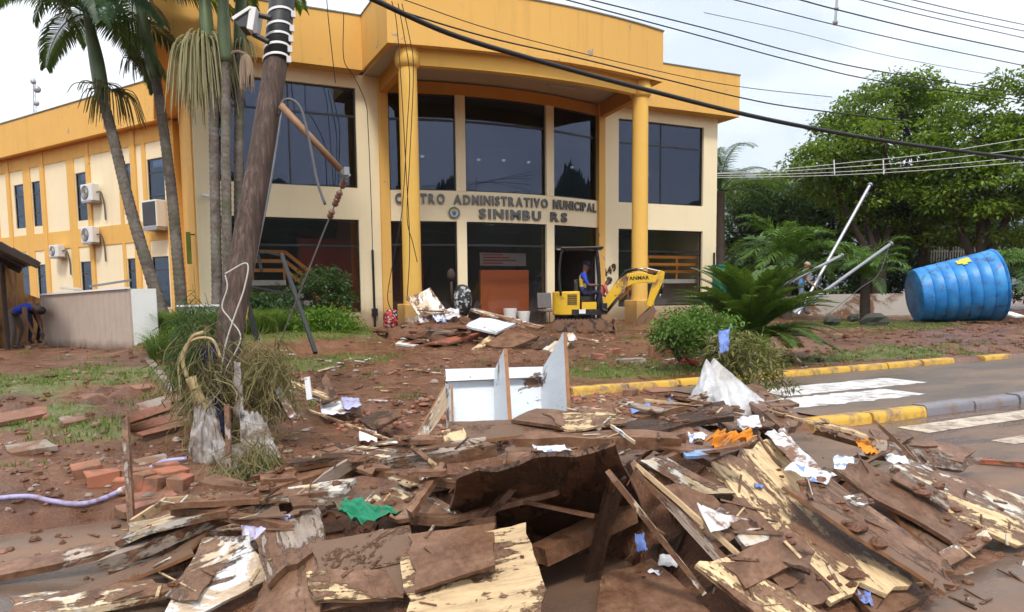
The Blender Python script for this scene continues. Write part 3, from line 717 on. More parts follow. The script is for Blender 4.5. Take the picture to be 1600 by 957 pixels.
def mk_palm_bark():
    m, t, b, o = newmat('palm_bark'); p = coords(t, 'World'); n = noise_n(t, p, 2.4, 8, .7, .6); f = noise_n(t, p, 16, 6, .7)
    c = ramp(t, mth(t, 'ADD', mth(t, 'MULTIPLY', n, .65), mth(t, 'MULTIPLY', f, .35)), ((.34, (.045, .032, .026)), (.48, (.12, .095, .078)), (.60, (.20, .175, .15)), (.7, (.30, .28, .25))))
    gk = ramp(t, noise_n(t, p, 1.1, 6, .65), ((.50, 0), (.66, 1))); c = mix(t, mth(t, 'MULTIPLY', gk, .5), c, (.07, .10, .03))
    setc(t, b, c); b.inputs['Roughness'].default_value = .85; bump(t, b, f, .5, .02)
mk_palm_bark()
def npmesh(name, V, F, mat, tint=None):
    V = np.asarray(V, np.float32).reshape(-1, 3); F = np.asarray(F, np.int32); k = F.shape[1]
    me = bpy.data.meshes.new(name); me.vertices.add(len(V)); me.vertices.foreach_set('co', V.ravel())
    me.loops.add(F.size); me.loops.foreach_set('vertex_index', F.ravel()); me.polygons.add(len(F)); me.polygons.foreach_set('loop_start', np.arange(0, F.size, k, dtype=np.int32))
    me.update(calc_edges=True)
    a = me.attributes.new('tint', 'FLOAT', 'POINT'); a.data.foreach_set('value', np.asarray(tint if tint is not None else rng.random(len(V)), np.float32))
    for m in (mat if isinstance(mat, (list, tuple)) else [mat]): me.materials.append(M(m))
    return me
def link(name, me, parent=None, org=(0, 0, 0)):
    o = bpy.data.objects.new(name, me); COL.objects.link(o)
    if parent is not None: o.parent = parent; ORG[o.name] = ORG[parent.name]
    else: o.location = org; ORG[o.name] = tuple(org)
    return o
def unit(a): return a/np.maximum(np.linalg.norm(a, axis=-1, keepdims=True), 1e-9)
def leaves(P, D, ln, wd, fold=.25):
    """kite-shaped leaves at P pointing along D"""
    n = len(P); D = unit(D); up = unit(np.tile([0, 0, 1.], (n, 1))+rng.normal(0, .45, (n, 3))); S = unit(np.cross(D, up)); U = np.cross(S, D)
    ln = np.broadcast_to(ln, n)[:, None]; wd = np.broadcast_to(wd, n)[:, None]
    mid = P+D*ln*.45
    V = np.stack([P, mid+S*wd*.5+U*wd*fold, P+D*ln-U*ln*.12, mid-S*wd*.5+U*wd*fold], 1).reshape(-1, 3)
    F = (np.arange(n)*4)[:, None]+np.array([0, 1, 2, 3]); return V, F
def crown_mesh(name, ells, org, mat, nclump, nleaf, ln, shell=.5, flat=.4, csize=.8):
    Vs = []; Fs = []; T = []; off = 0; tips = []
    for (c, r) in ells:
        c = np.array(c); r = np.array(r); k = int(nclump*(r[0]*r[2])**.75)+6
        d = unit(rng.normal(0, 1, (k, 3))); rad = shell+(1.06-shell)*rng.random((k, 1))**.6; cc = c+d*r*rad
        cc = cc[(cc[:, 2] > c[2]-r[2]*.9)]
        for q in cc:
            s = csize*rng.uniform(.6, 1.35); m = int(nleaf*(s/csize)**2)+4
            o = unit(rng.normal(0, 1, (m, 3)))*(rng.random((m, 1))**.5)*np.array([s, s, s*flat]); o[:, 2] += -.10*np.hypot(o[:, 0], o[:, 1])**2
            D = unit(o*np.array([1, 1, .3])+rng.normal(0, .35, (m, 3))+np.array([0, 0, -.15]))
            V, F = leaves(q+o, D, ln*rng.uniform(.7, 1.3, m), ln*.55)
            t0 = rng.uniform(.1, .9); Vs.append(V); Fs.append(F+off); T.append(np.repeat(np.clip(t0+rng.normal(0, .12, m), 0, 1), 4)); off += len(V)
            tips.append(q)
    V = np.concatenate(Vs)-np.array(org)
    return npmesh(name, V, np.concatenate(Fs), mat, np.concatenate(T)), tips
def tree(name, label, base, ells, mat, nclump=9, nleaf=55, ln=.24, tr=.28, group=None, **k):
    t = thing(name, label, 'tree', tuple(base), group)
    me, tips = crown_mesh('crown', ells, base, mat, nclump, nleaf, ln, **k); link('crown', me, t)
    mb = MB(); b = Vector(base); fork = b+Vector((0, 0, max(1.2, (min(e[0][2] for e in ells)-base[2])*.45)))
    mb.tube(curve([b-Vector((0, 0, .3)), b+(fork-b)*.5+Vector((.08, .05, 0)), fork], 4), [tr*1.25-.25*tr*i/8 for i in range(9)], 9)
    for c, r in ells:
        c = Vector(c); m = fork.lerp(c, .5)+Vector((random.uniform(-.4, .4), random.uniform(-.4, .4), random.uniform(-.2, .5)))
        path_ = curve([fork-Vector((0, 0, .15)), m, c], 5); mb.tube(path_, [tr*.72*(1-.7*i/10) for i in range(11)], 7)
        for q in random.sample(tips, min(7, len(tips))):
            q = Vector(q)
            if (q-c).length < 1.3*max(r): mb.tube(curve([c.lerp(m, random.uniform(0, .5)), c.lerp(q, .5)+Vector((0, 0, .15)), q], 3), [tr*.22*(1-.8*i/6) for i in range(7)], 5)
    mb.build('trunk', 'bark', t, smooth=True, recalc=False); return t
def pe(px, py, rx, ry, dep, rd=None):
    c = at_d(px, py, dep); k = dep/FPX; return ((c.x, c.y, c.z), (rx*k, (rd or rx)*k, ry*k))
def ptree(name, label, bpx, dep, els, mat, **k):
    b = at_d(bpx, 470, dep); b.z = -.1
    return tree(name, label, b, [pe(*e[:4], dep+e[4]) for e in els], mat, **k)
GT = 'trees beyond the lawn'
ptree('spreading_tree', 'tall spreading tree with pale yellow-green top above the leaning posts', 1372, 36,
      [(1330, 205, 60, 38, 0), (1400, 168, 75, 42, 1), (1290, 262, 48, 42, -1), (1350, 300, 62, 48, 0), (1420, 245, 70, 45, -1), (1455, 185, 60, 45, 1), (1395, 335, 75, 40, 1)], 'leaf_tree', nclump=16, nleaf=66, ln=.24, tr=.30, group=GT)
ptree('spreading_tree', 'feathery tree top behind the pale spreading tree, pale front clumps painted as highlights', 1440, 37, [(1395, 138, 50, 20, 0), (1330, 178, 48, 16, -2), (1375, 200, 50, 12, -4), (1480, 165, 70, 30, 0), (1300, 235, 36, 10, -3)], 'leaf_light', nclump=9, nleaf=44, ln=.21, tr=.24, group=GT)  # flat front clumps put the crown's highlights into a paler leaf colour
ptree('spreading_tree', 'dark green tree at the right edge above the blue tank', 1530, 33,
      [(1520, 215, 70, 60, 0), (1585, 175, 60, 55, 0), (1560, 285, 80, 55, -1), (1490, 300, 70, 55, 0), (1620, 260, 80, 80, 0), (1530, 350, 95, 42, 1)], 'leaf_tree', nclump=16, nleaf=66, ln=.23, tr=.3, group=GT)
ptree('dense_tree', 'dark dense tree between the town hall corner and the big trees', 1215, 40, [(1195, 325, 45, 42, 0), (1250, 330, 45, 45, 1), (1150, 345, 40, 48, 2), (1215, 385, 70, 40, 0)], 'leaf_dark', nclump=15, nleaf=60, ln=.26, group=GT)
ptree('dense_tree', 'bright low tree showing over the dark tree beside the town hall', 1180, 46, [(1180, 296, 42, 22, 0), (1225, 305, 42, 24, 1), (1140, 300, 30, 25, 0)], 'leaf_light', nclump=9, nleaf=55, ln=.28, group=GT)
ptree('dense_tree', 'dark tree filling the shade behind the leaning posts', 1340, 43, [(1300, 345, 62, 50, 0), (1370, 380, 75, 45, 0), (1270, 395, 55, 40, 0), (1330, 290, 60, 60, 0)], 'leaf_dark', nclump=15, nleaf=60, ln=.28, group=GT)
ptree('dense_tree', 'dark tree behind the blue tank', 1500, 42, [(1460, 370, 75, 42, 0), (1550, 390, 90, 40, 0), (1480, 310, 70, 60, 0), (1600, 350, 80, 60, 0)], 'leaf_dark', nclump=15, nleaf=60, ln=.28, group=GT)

# ------------------------------------------------------------------ palms
def frond_mesh(name, L_, a0, droop, nl, ll, lw, mat, vee=.5, hang=.5, stalk=.12, plum=False):
    """pinnate leaf: rachis in the xz plane, leaflets to both sides"""
    n = 22; pts = []; p = np.array([0., 0., 0.]); 
    for i in range(n+1):
        t = i/n; a = a0-droop*t**1.4; pts.append(p.copy()); p = p+np.array([math.cos(a), 0, math.sin(a)])*L_/n
    pts = np.array(pts); V = []; F = []; T = []
    mb = MB(); mb.tube([Vector(q) for q in pts[::2]], [.022*L_/2.5*(1-.85*i/(len(pts[::2])-1))+.003 for i in range(len(pts[::2]))], 5)
    V = [np.array(mb.v)]; F = [f for f in mb.f if len(f) == 4]; T = [np.full(len(mb.v), .75)]; off = len(mb.v)
    for i in range(nl):
        t = stalk+(1-stalk)*i/(nl-1); x = t*n; k = min(int(x), n-1); q = pts[k]+(pts[k+1]-pts[k])*(x-k); d = unit(pts[k+1]-pts[k])
        up = np.array([-d[2], 0, d[0]]); l = ll*(.35+.65*math.sin(math.pi*min(1, .18+.82*t)))*random.uniform(.88, 1.1)
        for sgn in (-1, 1):
            sd = np.array([0, sgn, 0.]); fwd = .45+.5*t
            D = unit(sd+d*fwd+up*(vee*(1-.4*t)+(random.uniform(-.5, .5) if plum else random.uniform(-.08, .08))))
            D2 = unit(D+np.array([0, 0, -hang-random.uniform(0, .25)])); D3 = unit(D2+np.array([0, 0, -hang]))
            wv = unit(np.cross(D, up))*lw
            a = q; b = a+D*l*.4; c = b+D2*l*.35; e = c+D3*l*.25
            V.append(np.array([a-wv*.25, a+wv*.25, b+wv*.5, b-wv*.5, c+wv*.38, c-wv*.38, e])); F += [(off, off+1, off+2, off+3), (off+3, off+2, off+4, off+5), (off+5, off+4, off+6, off+6)]
            T.append(np.full(7, random.uniform(.1, .9))); off += 7
    V = np.concatenate(V); T = np.concatenate(T); me = bpy.data.meshes.new(name)
    me.from_pydata(V.tolist(), [], [f if f[-1] != f[-2] else f[:3] for f in F]); at = me.attributes.new('tint', 'FLOAT', 'POINT'); at.data.foreach_set('value', T.astype(np.float32))
    me.materials.append(M(mat)); return me
def put_fronds(par, c, me_list, n, tilt=(0, 0), az0=0., sc=(.9, 1.1), arc_=360, pitchj=.25):
    for i in range(n):
        az = az0+arc_*i/n+random.uniform(-9, 9)
        o = inst('frond', random.choice(me_list), par, c, (random.uniform(-.25, .25), random.uniform(tilt[0], tilt[1]), R(az)), random.uniform(*sc))
def trunk_rings(path_, r0, r1, rings):
    pts = curve(path_, 14); n = len(pts); rad = []; out = []; L_ = sum((pts[i+1]-pts[i]).length for i in range(n-1)); m = rings*3
    res = []; acc = 0; seg = 0
    cum = [0]
    for i in range(n-1): cum.append(cum[-1]+(pts[i+1]-pts[i]).length)
    for j in range(m+1):
        s = L_*j/m
        while seg < n-2 and cum[seg+1] < s: seg += 1
        t = (s-cum[seg])/max(1e-6, cum[seg+1]-cum[seg]); res.append(pts[seg].lerp(pts[seg+1], t))
        k = j/m; r = r0+(r1-r0)*k+(.05*r0*max(0, 1-k*9)*4); rad.append(r*(1.06 if j % 3 == 0 else (.97 if j % 3 == 1 else 1.0)))
    return res, rad
def king_palm(label, path_px, dep, r0, r1, shaft_px, fronds, fr_me, flowers=(), fr_tilt=(-.3, .5), az0=0, base_r=None, group='tall ringed palms'):
    P = [at_d(x, y, dep) for x, y in path_px]; P[0].z -= .1
    t = thing('king_palm', label, 'palm tree', tuple(P[0]), group)
    res, rad = trunk_rings(P, r0, r1, max(18, int((P[-1]-P[0]).length*7)))
    MB().tube(res, rad, 14).build('trunk', 'palm_bark', t, smooth=True)
    S = [at_d(x, y, dep) for x, y in shaft_px]; sp = curve(S, 6); n = len(sp)
    MB().tube(sp, [r1*(1.12+.45*math.sin(math.pi*min(1, .15+1.0*i/n))**1.2-.3*i/n) for i in range(n)], 14).build('crownshaft', 'crownshaft', t, smooth=True)
    if fronds: put_fronds(t, tuple(sp[-1]), fr_me, fronds, fr_tilt, az0)
    for (c, wpx, hpx, cnt, mat, spread) in flowers:
        c0 = at_d(c[0], c[1], dep); k = dep/FPX; mb = MB(); mb2 = MB()
        mb.tube(curve([P[-1], P[-1].lerp(c0, .5)+Vector((0, 0, .12)), c0], 4), .035, 6)
        for i in range(cnt):
            a = random.uniform(0, 2*math.pi); rr = random.uniform(.1, 1)**.6*wpx*k; tip = c0+Vector((math.cos(a)*rr, math.sin(a)*rr*.8, -random.uniform(.55, 1.05)*hpx*k))
            md = c0.lerp(tip, .35)+Vector((math.cos(a)*rr*.35, math.sin(a)*rr*.35, hpx*k*spread))
            pt = curve([c0, md, tip], 4); mb2.tube(pt, [.016]+[.013]*(len(pt)-2)+[.006], 4, cap=False)
        fo = mb2.build('flower_cluster', mat, t, recalc=False); mb.build('flower_stalk', mat, fo, recalc=False)
    return t
fk = [frond_mesh('frond', 3.4, R(55), R(105), 58, .85, .055, 'leaf_palm_dark', .3, .7), frond_mesh('frond', 3.2, R(30), R(85), 56, .85, .055, 'leaf_palm_dark', .2, .8), frond_mesh('frond', 3.0, R(5), R(60), 54, .80, .055, 'leaf_palm', .1, .9)]
king_palm('left palm leaning over the grey box, dark fronds over the wing', [(263, 512), (238, 440), (205, 330), (178, 220), (160, 152)], 20, .17, .135, [(161, 158), (150, 90), (136, 22)], 11, fk,
          [((172, 140), 52, 58, 70, 'bract_olive', .16), ((150, 130), 45, 20, 26, 'bract_olive', .25)], (-.15, .45), 20)
king_palm('second palm from the left, straight green shaft beside the parapet corner', [(286, 508), (279, 420), (268, 300), (254, 190), (243, 118)], 20.6, .17, .13, [(244, 124), (229, 60), (212, -30)], 9, fk,
          [((210, 95), 40, 30, 26, 'bract_olive', .3)], (-.1, .4), 50)
king_palm('left of the three close palms before the front corner, big cream flower cluster', [(340, 500), (338, 400), (335, 250), (332, 130), (326, 70)], 19, .14, .125, [(326, 76), (322, 30), (316, -60)], 7, fk,
          [((318, 62), 58, 112, 170, 'bract_cream', .22), ((306, 70), 50, 120, 90, 'bract_cream', .20)], (-.5, .1), 10)
king_palm('middle palm of the three close together, bright green shaft', [(356, 505), (355, 400), (353, 250), (353, 150), (352, 92)], 18.8, .13, .12, [(352, 98), (350, 45), (347, -70)], 6, fk,
          [((384, 84), 12, 56, 110, 'bract_pink', .06)], (-.5, 0), 70)
king_palm('right palm of the three close together, half behind the leaning pole', [(376, 500), (374, 400), (373, 250), (374, 150), (375, 70)], 19.4, .14, .12, [(375, 76), (376, 30), (378, -60)], 6, fk,
          [((380, 60), 20, 40, 40, 'bract_cream', .1)], (-.5, 0), 100)
# feathery palms on the lawn at the right
ff = [frond_mesh('frond', 2.3, R(72), R(115), 40, .50, .030, 'leaf_palm', .5, .35, plum=True), frond_mesh('frond', 2.2, R(50), R(105), 40, .50, .030, 'leaf_palm', .5, .4, plum=True), frond_mesh('frond', 2.0, R(25), R(85), 38, .46, .03, 'leaf_palm', .4, .5, plum=True)]
ff2 = [frond_mesh('frond', 2.4, R(75), R(100), 44, .55, .036, 'leaf_bush', .5, .3, plum=True), frond_mesh('frond', 2.3, R(55), R(100), 44, .55, .036, 'leaf_bush', .5, .4, plum=True), frond_mesh('frond', 2.1, R(30), R(80), 40, .5, .036, 'leaf_palm', .4, .5, plum=True)]
def lawn_palm(label, bpx, dep, hpx, n, sc, mats=ff, r=.14, cat='palm tree', lean=0):
    b = at_d(bpx, 480, dep); b.z = float(gbase(b.x, b.y))-.1; c = at_d(bpx+lean, hpx, dep)
    t = thing('feather_palm', label, cat, tuple(b), 'feathery palms on the lawn')
    res, rad = trunk_rings([b, b.lerp(c, .5), c], r*1.2, r, 10); MB().tube(res, rad, 10).build('trunk', 'bark', t, smooth=True)
    put_fronds(t, tuple(c), mats, n, (-.35, .35), random.uniform(0, 90), (sc*.85, sc*1.15)); return t
lawn_palm('large feathery palm spreading behind the man in blue', 1228, 29.5, 424, 34, 1.25, ff2, r=.2); lawn_palm('small feathery palm with drooping fronds left of the blue tank', 1352, 25.8, 436, 22, .80, ff2, r=.16)
lawn_palm('feathery palm at the right edge beside the blue tank', 1612, 27, 425, 18, 1.0, ff2)
fb = [frond_mesh('frond', 3.6, R(60), R(110), 50, .70, .035, 'leaf_palm', .4, .5), frond_mesh('frond', 3.4, R(30), R(95), 48, .70, .035, 'leaf_palm', .3, .6)]
tp = lawn_palm('tall palm with long hanging fronds beside the town hall corner', 1126, 38, 300, 16, 1.15, fb, .2)
# cycad
b = G(1172, 562); cy_ = thing('cycad', 'large cycad with stiff dark spiky fronds on the lawn beside the yellow kerb', 'plant', tuple(b))
fc = [frond_mesh('frond', 1.55, R(78), R(60), 46, .24, .030, 'leaf_cycad', .5, .05, .1), frond_mesh('frond', 1.6, R(52), R(60), 46, .24, .030, 'leaf_cycad', .5, .05, .1), frond_mesh('frond', 1.45, R(22), R(62), 44, .24, .030, 'leaf_cycad', .4, .05, .1)]
MB().tube([b-Vector((0, 0, .1)), b+Vector((0, 0, .38))], [.22, .17], 10).build('trunk', 'bark', cy_)
for k, (m_, n_) in enumerate(((fc[0], 34), (fc[1], 36), (fc[2], 24))):
    for i in range(n_): inst('frond', m_, cy_, (b.x, b.y, b.z+.40), (random.uniform(-.1, .1), random.uniform(-.12, .12), R(360*i/n_+k*11+random.uniform(-7, 7))), random.uniform(1.08, 1.28))
# ------------------------------------------------------------------ shrubs
def shrub(label, px, py, rx, ry, dep, mat, ln, dens, name='shrub', rd=None, group='garden shrubs'):
    c, r = pe(px, py, rx, ry, dep, rd); base = (c[0], c[1], c[2]-r[2])
    t = thing(name, label, 'shrub', base, group)
    me, tips = crown_mesh('foliage', [(c, r)], base, mat, dens, 60, ln, shell=.45, flat=.8, csize=.30); link('foliage', me, t)
    mb = MB()
    for q in random.sample(tips, min(16, len(tips))):
        q = Vector(q); b_ = Vector(base)-Vector((0, 0, .15)); mb.tube(curve([b_, b_.lerp(q, .5)+Vector((0, 0, .05)), q], 3), [.016*(1-.1*i) for i in range(7)], 5)
    mb.build('stem', 'bark', t, recalc=False); return t
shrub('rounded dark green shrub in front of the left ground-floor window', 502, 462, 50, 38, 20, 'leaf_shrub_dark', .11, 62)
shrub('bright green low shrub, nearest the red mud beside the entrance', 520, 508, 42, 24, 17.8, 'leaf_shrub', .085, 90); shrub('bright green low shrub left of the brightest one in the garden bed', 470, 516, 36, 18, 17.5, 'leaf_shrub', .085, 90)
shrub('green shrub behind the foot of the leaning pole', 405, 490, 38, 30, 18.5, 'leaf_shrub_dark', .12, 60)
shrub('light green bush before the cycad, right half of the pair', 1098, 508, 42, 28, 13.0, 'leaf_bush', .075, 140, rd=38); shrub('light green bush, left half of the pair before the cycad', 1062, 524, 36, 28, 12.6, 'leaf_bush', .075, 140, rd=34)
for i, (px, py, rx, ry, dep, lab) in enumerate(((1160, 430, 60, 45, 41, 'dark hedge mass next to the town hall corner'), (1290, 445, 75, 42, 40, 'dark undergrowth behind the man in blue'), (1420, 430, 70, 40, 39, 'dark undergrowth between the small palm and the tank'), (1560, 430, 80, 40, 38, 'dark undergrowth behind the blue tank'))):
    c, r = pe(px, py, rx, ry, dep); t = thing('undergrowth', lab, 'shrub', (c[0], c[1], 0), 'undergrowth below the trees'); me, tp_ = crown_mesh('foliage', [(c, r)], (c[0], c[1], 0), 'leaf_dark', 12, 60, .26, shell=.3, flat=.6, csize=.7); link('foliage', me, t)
# ------------------------------------------------------------------ grass
def blades(n, px, py, rx, ry, h, mat, wd=.012, bend=.5):
    c = G(px, py); a = rng.random(n)*2*math.pi; r = np.sqrt(rng.random(n)); X = c.x+np.cos(a)*r*rx; Y = c.y+np.sin(a)*r*ry
    return X, Y
def grass_obj(name, X, Y, h, wd, mat, bend=.5, label=None, jit=.35):
    n = len(X); Z = mudz(X, Y)-.01; H = h*rng.uniform(1-jit, 1+jit, n); a = rng.random(n)*2*math.pi; d = np.stack([np.cos(a), np.sin(a), np.zeros(n)], 1); s = np.stack([-np.sin(a), np.cos(a), np.zeros(n)], 1)*wd*.5
    B = np.stack([X, Y, Z], 1); up = np.array([0, 0, 1.]); m = B+up*(H*.55)[:, None]+d*(H*bend*.25)[:, None]; tp = B+up*(H*(1-.25*bend))[:, None]+d*(H*bend*.8)[:, None]
    V = np.stack([B-s, B+s, m+s*.8, m-s*.8, tp], 1).reshape(-1, 3); k = np.arange(n)*5
    F = np.concatenate([np.stack([k, k+1, k+2, k+3], 1)]); me = bpy.data.meshes.new(name)
    fs = [tuple(f) for f in F.tolist()]+[(i+3, i+2, i+4) for i in k.tolist()]
    me.from_pydata(V.tolist(), [], fs); at = me.attributes.new('tint', 'FLOAT', 'POINT'); at.data.foreach_set('value', np.repeat(rng.random(n), 5).astype(np.float32)); me.materials.append(M(mat))
    o = bpy.data.objects.new(name, me); COL.objects.link(o); o['kind'] = 'stuff'
    if label: o['label'] = label
    o['category'] = 'grass'; return o
cx_ = rng.uniform(-8, 28, 420000); cy2 = rng.uniform(6.2, 24, 420000); gg = grassf(cx_, cy2)+1.1*(fbm(cx_*1.6, cy2*1.6, 3))
sel = (gg > .45) & (rng.random(len(gg)) < .55) & ~((cx_ > 1.9) & (cy2 < 9.25)); grass_obj('grass', cx_[sel][:70000], cy2[sel][:70000], .075, .011, 'grass_green', .8, 'short muddy grass on the lawn patches')
X1, Y1 = [], []
for n, px, py, rx, ry in ((2200, 232, 528, .45, .5), (1500, 275, 530, .5, .5), (2000, 310, 525, .6, .6), (2400, 395, 520, .8, .7), (1500, 440, 515, .7, .5), (900, 335, 538, .7, .4)):
    a, b_ = blades(n, px, py, rx, ry, 0, 0); X1.append(a); Y1.append(b_)
grass_obj('tall_grass', np.concatenate(X1), np.concatenate(Y1), .50, .02, 'grass_green', 1.0, 'tall green grass around the palm feet in the garden bed', .7)
# ------------------------------------------------------------------ leaning utility pole at the left
def mk_wood(name, c1, c2, c3, sc=(1, 1, .08), f=6, rough=.75):
    m, t, b, o = newmat(name); v = coords(t, 'Object', sc); n = noise_n(t, v, f, 9, .68, .5); n2 = noise_n(t, coords(t), 2.2, 5)
    c = ramp(t, mth(t, 'ADD', mth(t, 'MULTIPLY', n, .7), mth(t, 'MULTIPLY', n2, .3)), ((.34, c1), (.5, c2), (.66, c3)))
    setc(t, b, c); b.inputs['Roughness'].default_value = rough; bump(t, b, n, .5, .02)
mk_wood('pole_wood', (.022, .013, .010), (.070, .040, .028), (.17, .118, .095), (1, 1, .07), 26)
plain('sleeve_black', (.012, .013, .014), .55, .3, 10); plain('strap_white', (.70, .70, .70), .5, .1, 10, bmp=0); plain('metal_grey', (.33, .34, .36), .42, .25, 5, metal=.6); plain('metal_dark', (.035, .036, .042), .5, .3, 6)
plain('rust_pipe', (.30, .17, .09), .6, .45, 7, metal=.2); plain('cable_black', (.010, .010, .011), .55, .2, 8, bmp=0); plain('cable_grey', (.10, .10, .11), .6, .2, 8, bmp=0); plain('white_plastic', (.72, .72, .71), .45, .08, 4, bmp=0)
plain('insulator', (.17, .075, .045), .3, .2, 6); plain('rope_white', (.55, .52, .47), .8, .2, 20)
PB = G(338, 690); PB.z = -.55; DP = 7.35
def pol(y, x=None): return at_d(x, y, DP)
pole_px = [(334, 712), (352, 560), (374, 430), (398, 300), (418, 180), (432, 90), (441, 0)]
pp = [at_d(x, y, DP+.0012*(712-y)) for x, y in pole_px]; ptop = pp[-1]+(pp[-1]-pp[-2])*2.6; pp.append(ptop)
up_ = thing('utility_pole', 'leaning dark wooden utility pole with white straps in the left foreground', 'utility pole', tuple(pp[0]))
cv = curve(pp, 5); n = len(cv); MB().tube(cv, [.150-.032*i/n for i in range(n)], 20).build('shaft', 'pole_wood', up_, smooth=True)
d_ = (pp[6]-pp[5]).normalized(); s0 = at_d(441-2, 12, DP+.84) if False else pp[6]
MB().tube([pp[5]-d_*.05, pp[5].lerp(pp[6], .5), pp[6]+d_*.3], .140, 20).build('sleeve', 'sleeve_black', up_, smooth=True)
for y in (94, 78, 62, 46, 24):
    k = (90-y)/90.; c = pp[5].lerp(pp[6], k); ax = d_.cross(Vector(AX[2])).normalized(); tl = (d_*1.0+ax*(-.0)).normalized()
    rot = Vector((0, 0, 1)).rotation_difference((d_+ax*.22).normalized()).to_matrix()
    st = MB(); st.lathe([(.142, -.014), (.150, -.014), (.150, .014), (.142, .014)], c, 24, rot); st.box(c-ax*.150-Vector(AX[2])*.03, (.05, .04, .07)); st.build('strap', 'strap_white', up_, auto=40)
# floodlight on the pole
fl = thing('floodlight', 'white floodlight housing strapped to the upper part of the leaning pole', 'floodlight', tuple(at_d(395, 40, DP+.5)))
c = at_d(401, 40, DP+.55); rr_ = Vector(AX[0]); uu_ = Vector(AX[1]); ff_ = Vector(AX[2]); k = (DP+.55)/FPX
def sp(x, y, f=0.): return c+rr_*((x-401)*k)+uu_*((40-y)*k)+ff_*f
hb = MB()
q = [(369, 35), (396, 19), (407, 20), (398, 52), (391, 50)]
hs = MB(); top = [sp(369, 35, -.1), sp(396, 18, -.1), sp(405, 20, .12), sp(378, 37, .12)]
hs.add([sp(368, 36, -.13), sp(396, 18, -.13), sp(398, 22, -.13), sp(371, 40, -.13), sp(368, 36, .13), sp(396, 18, .13), sp(398, 22, .13), sp(371, 40, .13)], [(0,1,2,3),(4,7,6,5),(0,4,5,1),(1,5,6,2),(2,6,7,3),(3,7,4,0)])
hs.build('visor', 'white_plastic', fl)
hs = MB(); hs.add([sp(396, 18, -.12), sp(406, 20, -.12), sp(400, 55, -.12), sp(391, 52, -.12), sp(396, 18, .12), sp(406, 20, .12), sp(400, 55, .12), sp(391, 52, .12)], [(0,1,2,3),(4,7,6,5),(0,4,5,1),(1,5,6,2),(2,6,7,3),(3,7,4,0)]); hs.build('housing', 'white_plastic', fl)
hs = MB(); hs.add([sp(371, 40, -.11), sp(396, 22, -.11), sp(391, 49, -.11), sp(379, 49, -.11), sp(371, 40, .11), sp(396, 22, .11), sp(391, 49, .11), sp(379, 49, .11)], [(0,1,2,3),(4,7,6,5),(0,4,5,1),(1,5,6,2),(2,6,7,3),(3,7,4,0)]); hs.build('lens', 'metal_dark', fl)
MB().tube([sp(404, 24), sp(424, 29)], .028, 8).build('bracket', 'sleeve_black', fl); MB().tube([sp(396, 54), sp(420, 66)], .03, 8).build('bracket', 'sleeve_black', fl)
# broken lamp arm and its cable
ar = thing('street_light_arm', 'broken street lamp arm slanting down from the leaning pole', 'lamp arm', tuple(at_d(440, 166, DP+.5)))
MB().tube([at_d(438, 164, DP+.55), at_d(538, 272, DP+.9)], .040, 12).build('pipe', 'rust_pipe', ar, smooth=True)
cl_ = MB(); cl_.tube([at_d(533, 266, DP+.88), at_d(543, 278, DP+.92)], .05, 10); cl_.box(at_d(541, 268, DP+.86), (.06, .06, .09)); cl_.build('clamp', 'metal_grey', ar)
lp = thing('lamp_cable', 'grey cable looping from the lamp arm and hanging in front of the upper window', 'cable', tuple(at_d(440, 166, DP+.5)))
MB().tube(curve([at_d(x, y, DP+.6) for x, y in ((436, 180), (441, 160), (455, 156), (470, 170), (480, 205), (487, 240), (496, 285), (508, 320))], 6), .016, 8).build('cable', 'cable_grey', lp, smooth=True)
gy = thing('guy_wire', 'guy wire with brown insulators running from the lamp arm to the ground', 'wire', tuple(G(440, 560)))
A_ = at_d(541, 276, DP+.95); B_ = at_d(515, 340, DP+1.1); C_ = at_d(432, 548, DP+2.4)
MB().tube([A_, A_.lerp(B_, .5), B_], .012, 6).build('link', 'metal_grey', gy); MB().tube([B_, B_.lerp(C_, .5), C_], .010, 6).build('strand', 'metal_grey', gy)
for t_ in (.18, .45, .62, .92):
    q_ = A_.lerp(B_, t_); rt = Vector((0, 0, 1)).rotation_difference((B_-A_).normalized()).to_matrix(); MB().lathe([(0, -.05), (.03, -.05), (.042, -.02), (.03, 0), (.042, .02), (.03, .05), (0, .05)], q_, 12, rt).build('insulator', 'insulator', gy, smooth=True)
cn = thing('pole_conduit', 'thin grey conduit running down the right side of the leaning pole', 'conduit', tuple(pp[0]))
MB().tube(curve([at_d(x, y, DP+.2+.0012*(712-y)) for x, y in ((438, 168), (422, 280), (398, 400), (384, 470))], 5), .026, 8).build('pipe', 'metal_grey', cn, smooth=True)
rp = thing('rope', 'white rope looped around the lower part of the leaning pole', 'rope', tuple(at_d(350, 480, DP)))
MB().tube(curve([at_d(x, y, DP-.12) for x, y in ((352, 428), (386, 412), (382, 450), (368, 490), (352, 540), (344, 590))], 6), .008, 6).build('strand', 'rope_white', rp)
MB().tube(curve([at_d(x, y, DP-.1) for x, y in ((352, 430), (355, 450), (347, 480), (360, 500), (376, 530), (352, 580), (346, 610))], 6), .007, 6).build('strand', 'rope_white', rp)
# bent dark metal frame right of the pole
mf = thing('metal_frame', 'bent dark metal frame standing crooked in the garden bed', 'metal frame', tuple(G(480, 545)))
for a, b, r_ in (((440, 398, 13), (493, 552, 11.2), .05), ((386, 470, 11.5), (402, 533, 11.5), .055), ((399, 391, 13), (446, 401, 13), .03), ((384, 446, 12.5), (462, 462, 12.2), .025), ((402, 392, 13), (409, 425, 13), .035)):
    MB().bar(at_d(*a), at_d(*b), r_*1.15, r_*1.15).build('bar', 'sleeve_black', mf)
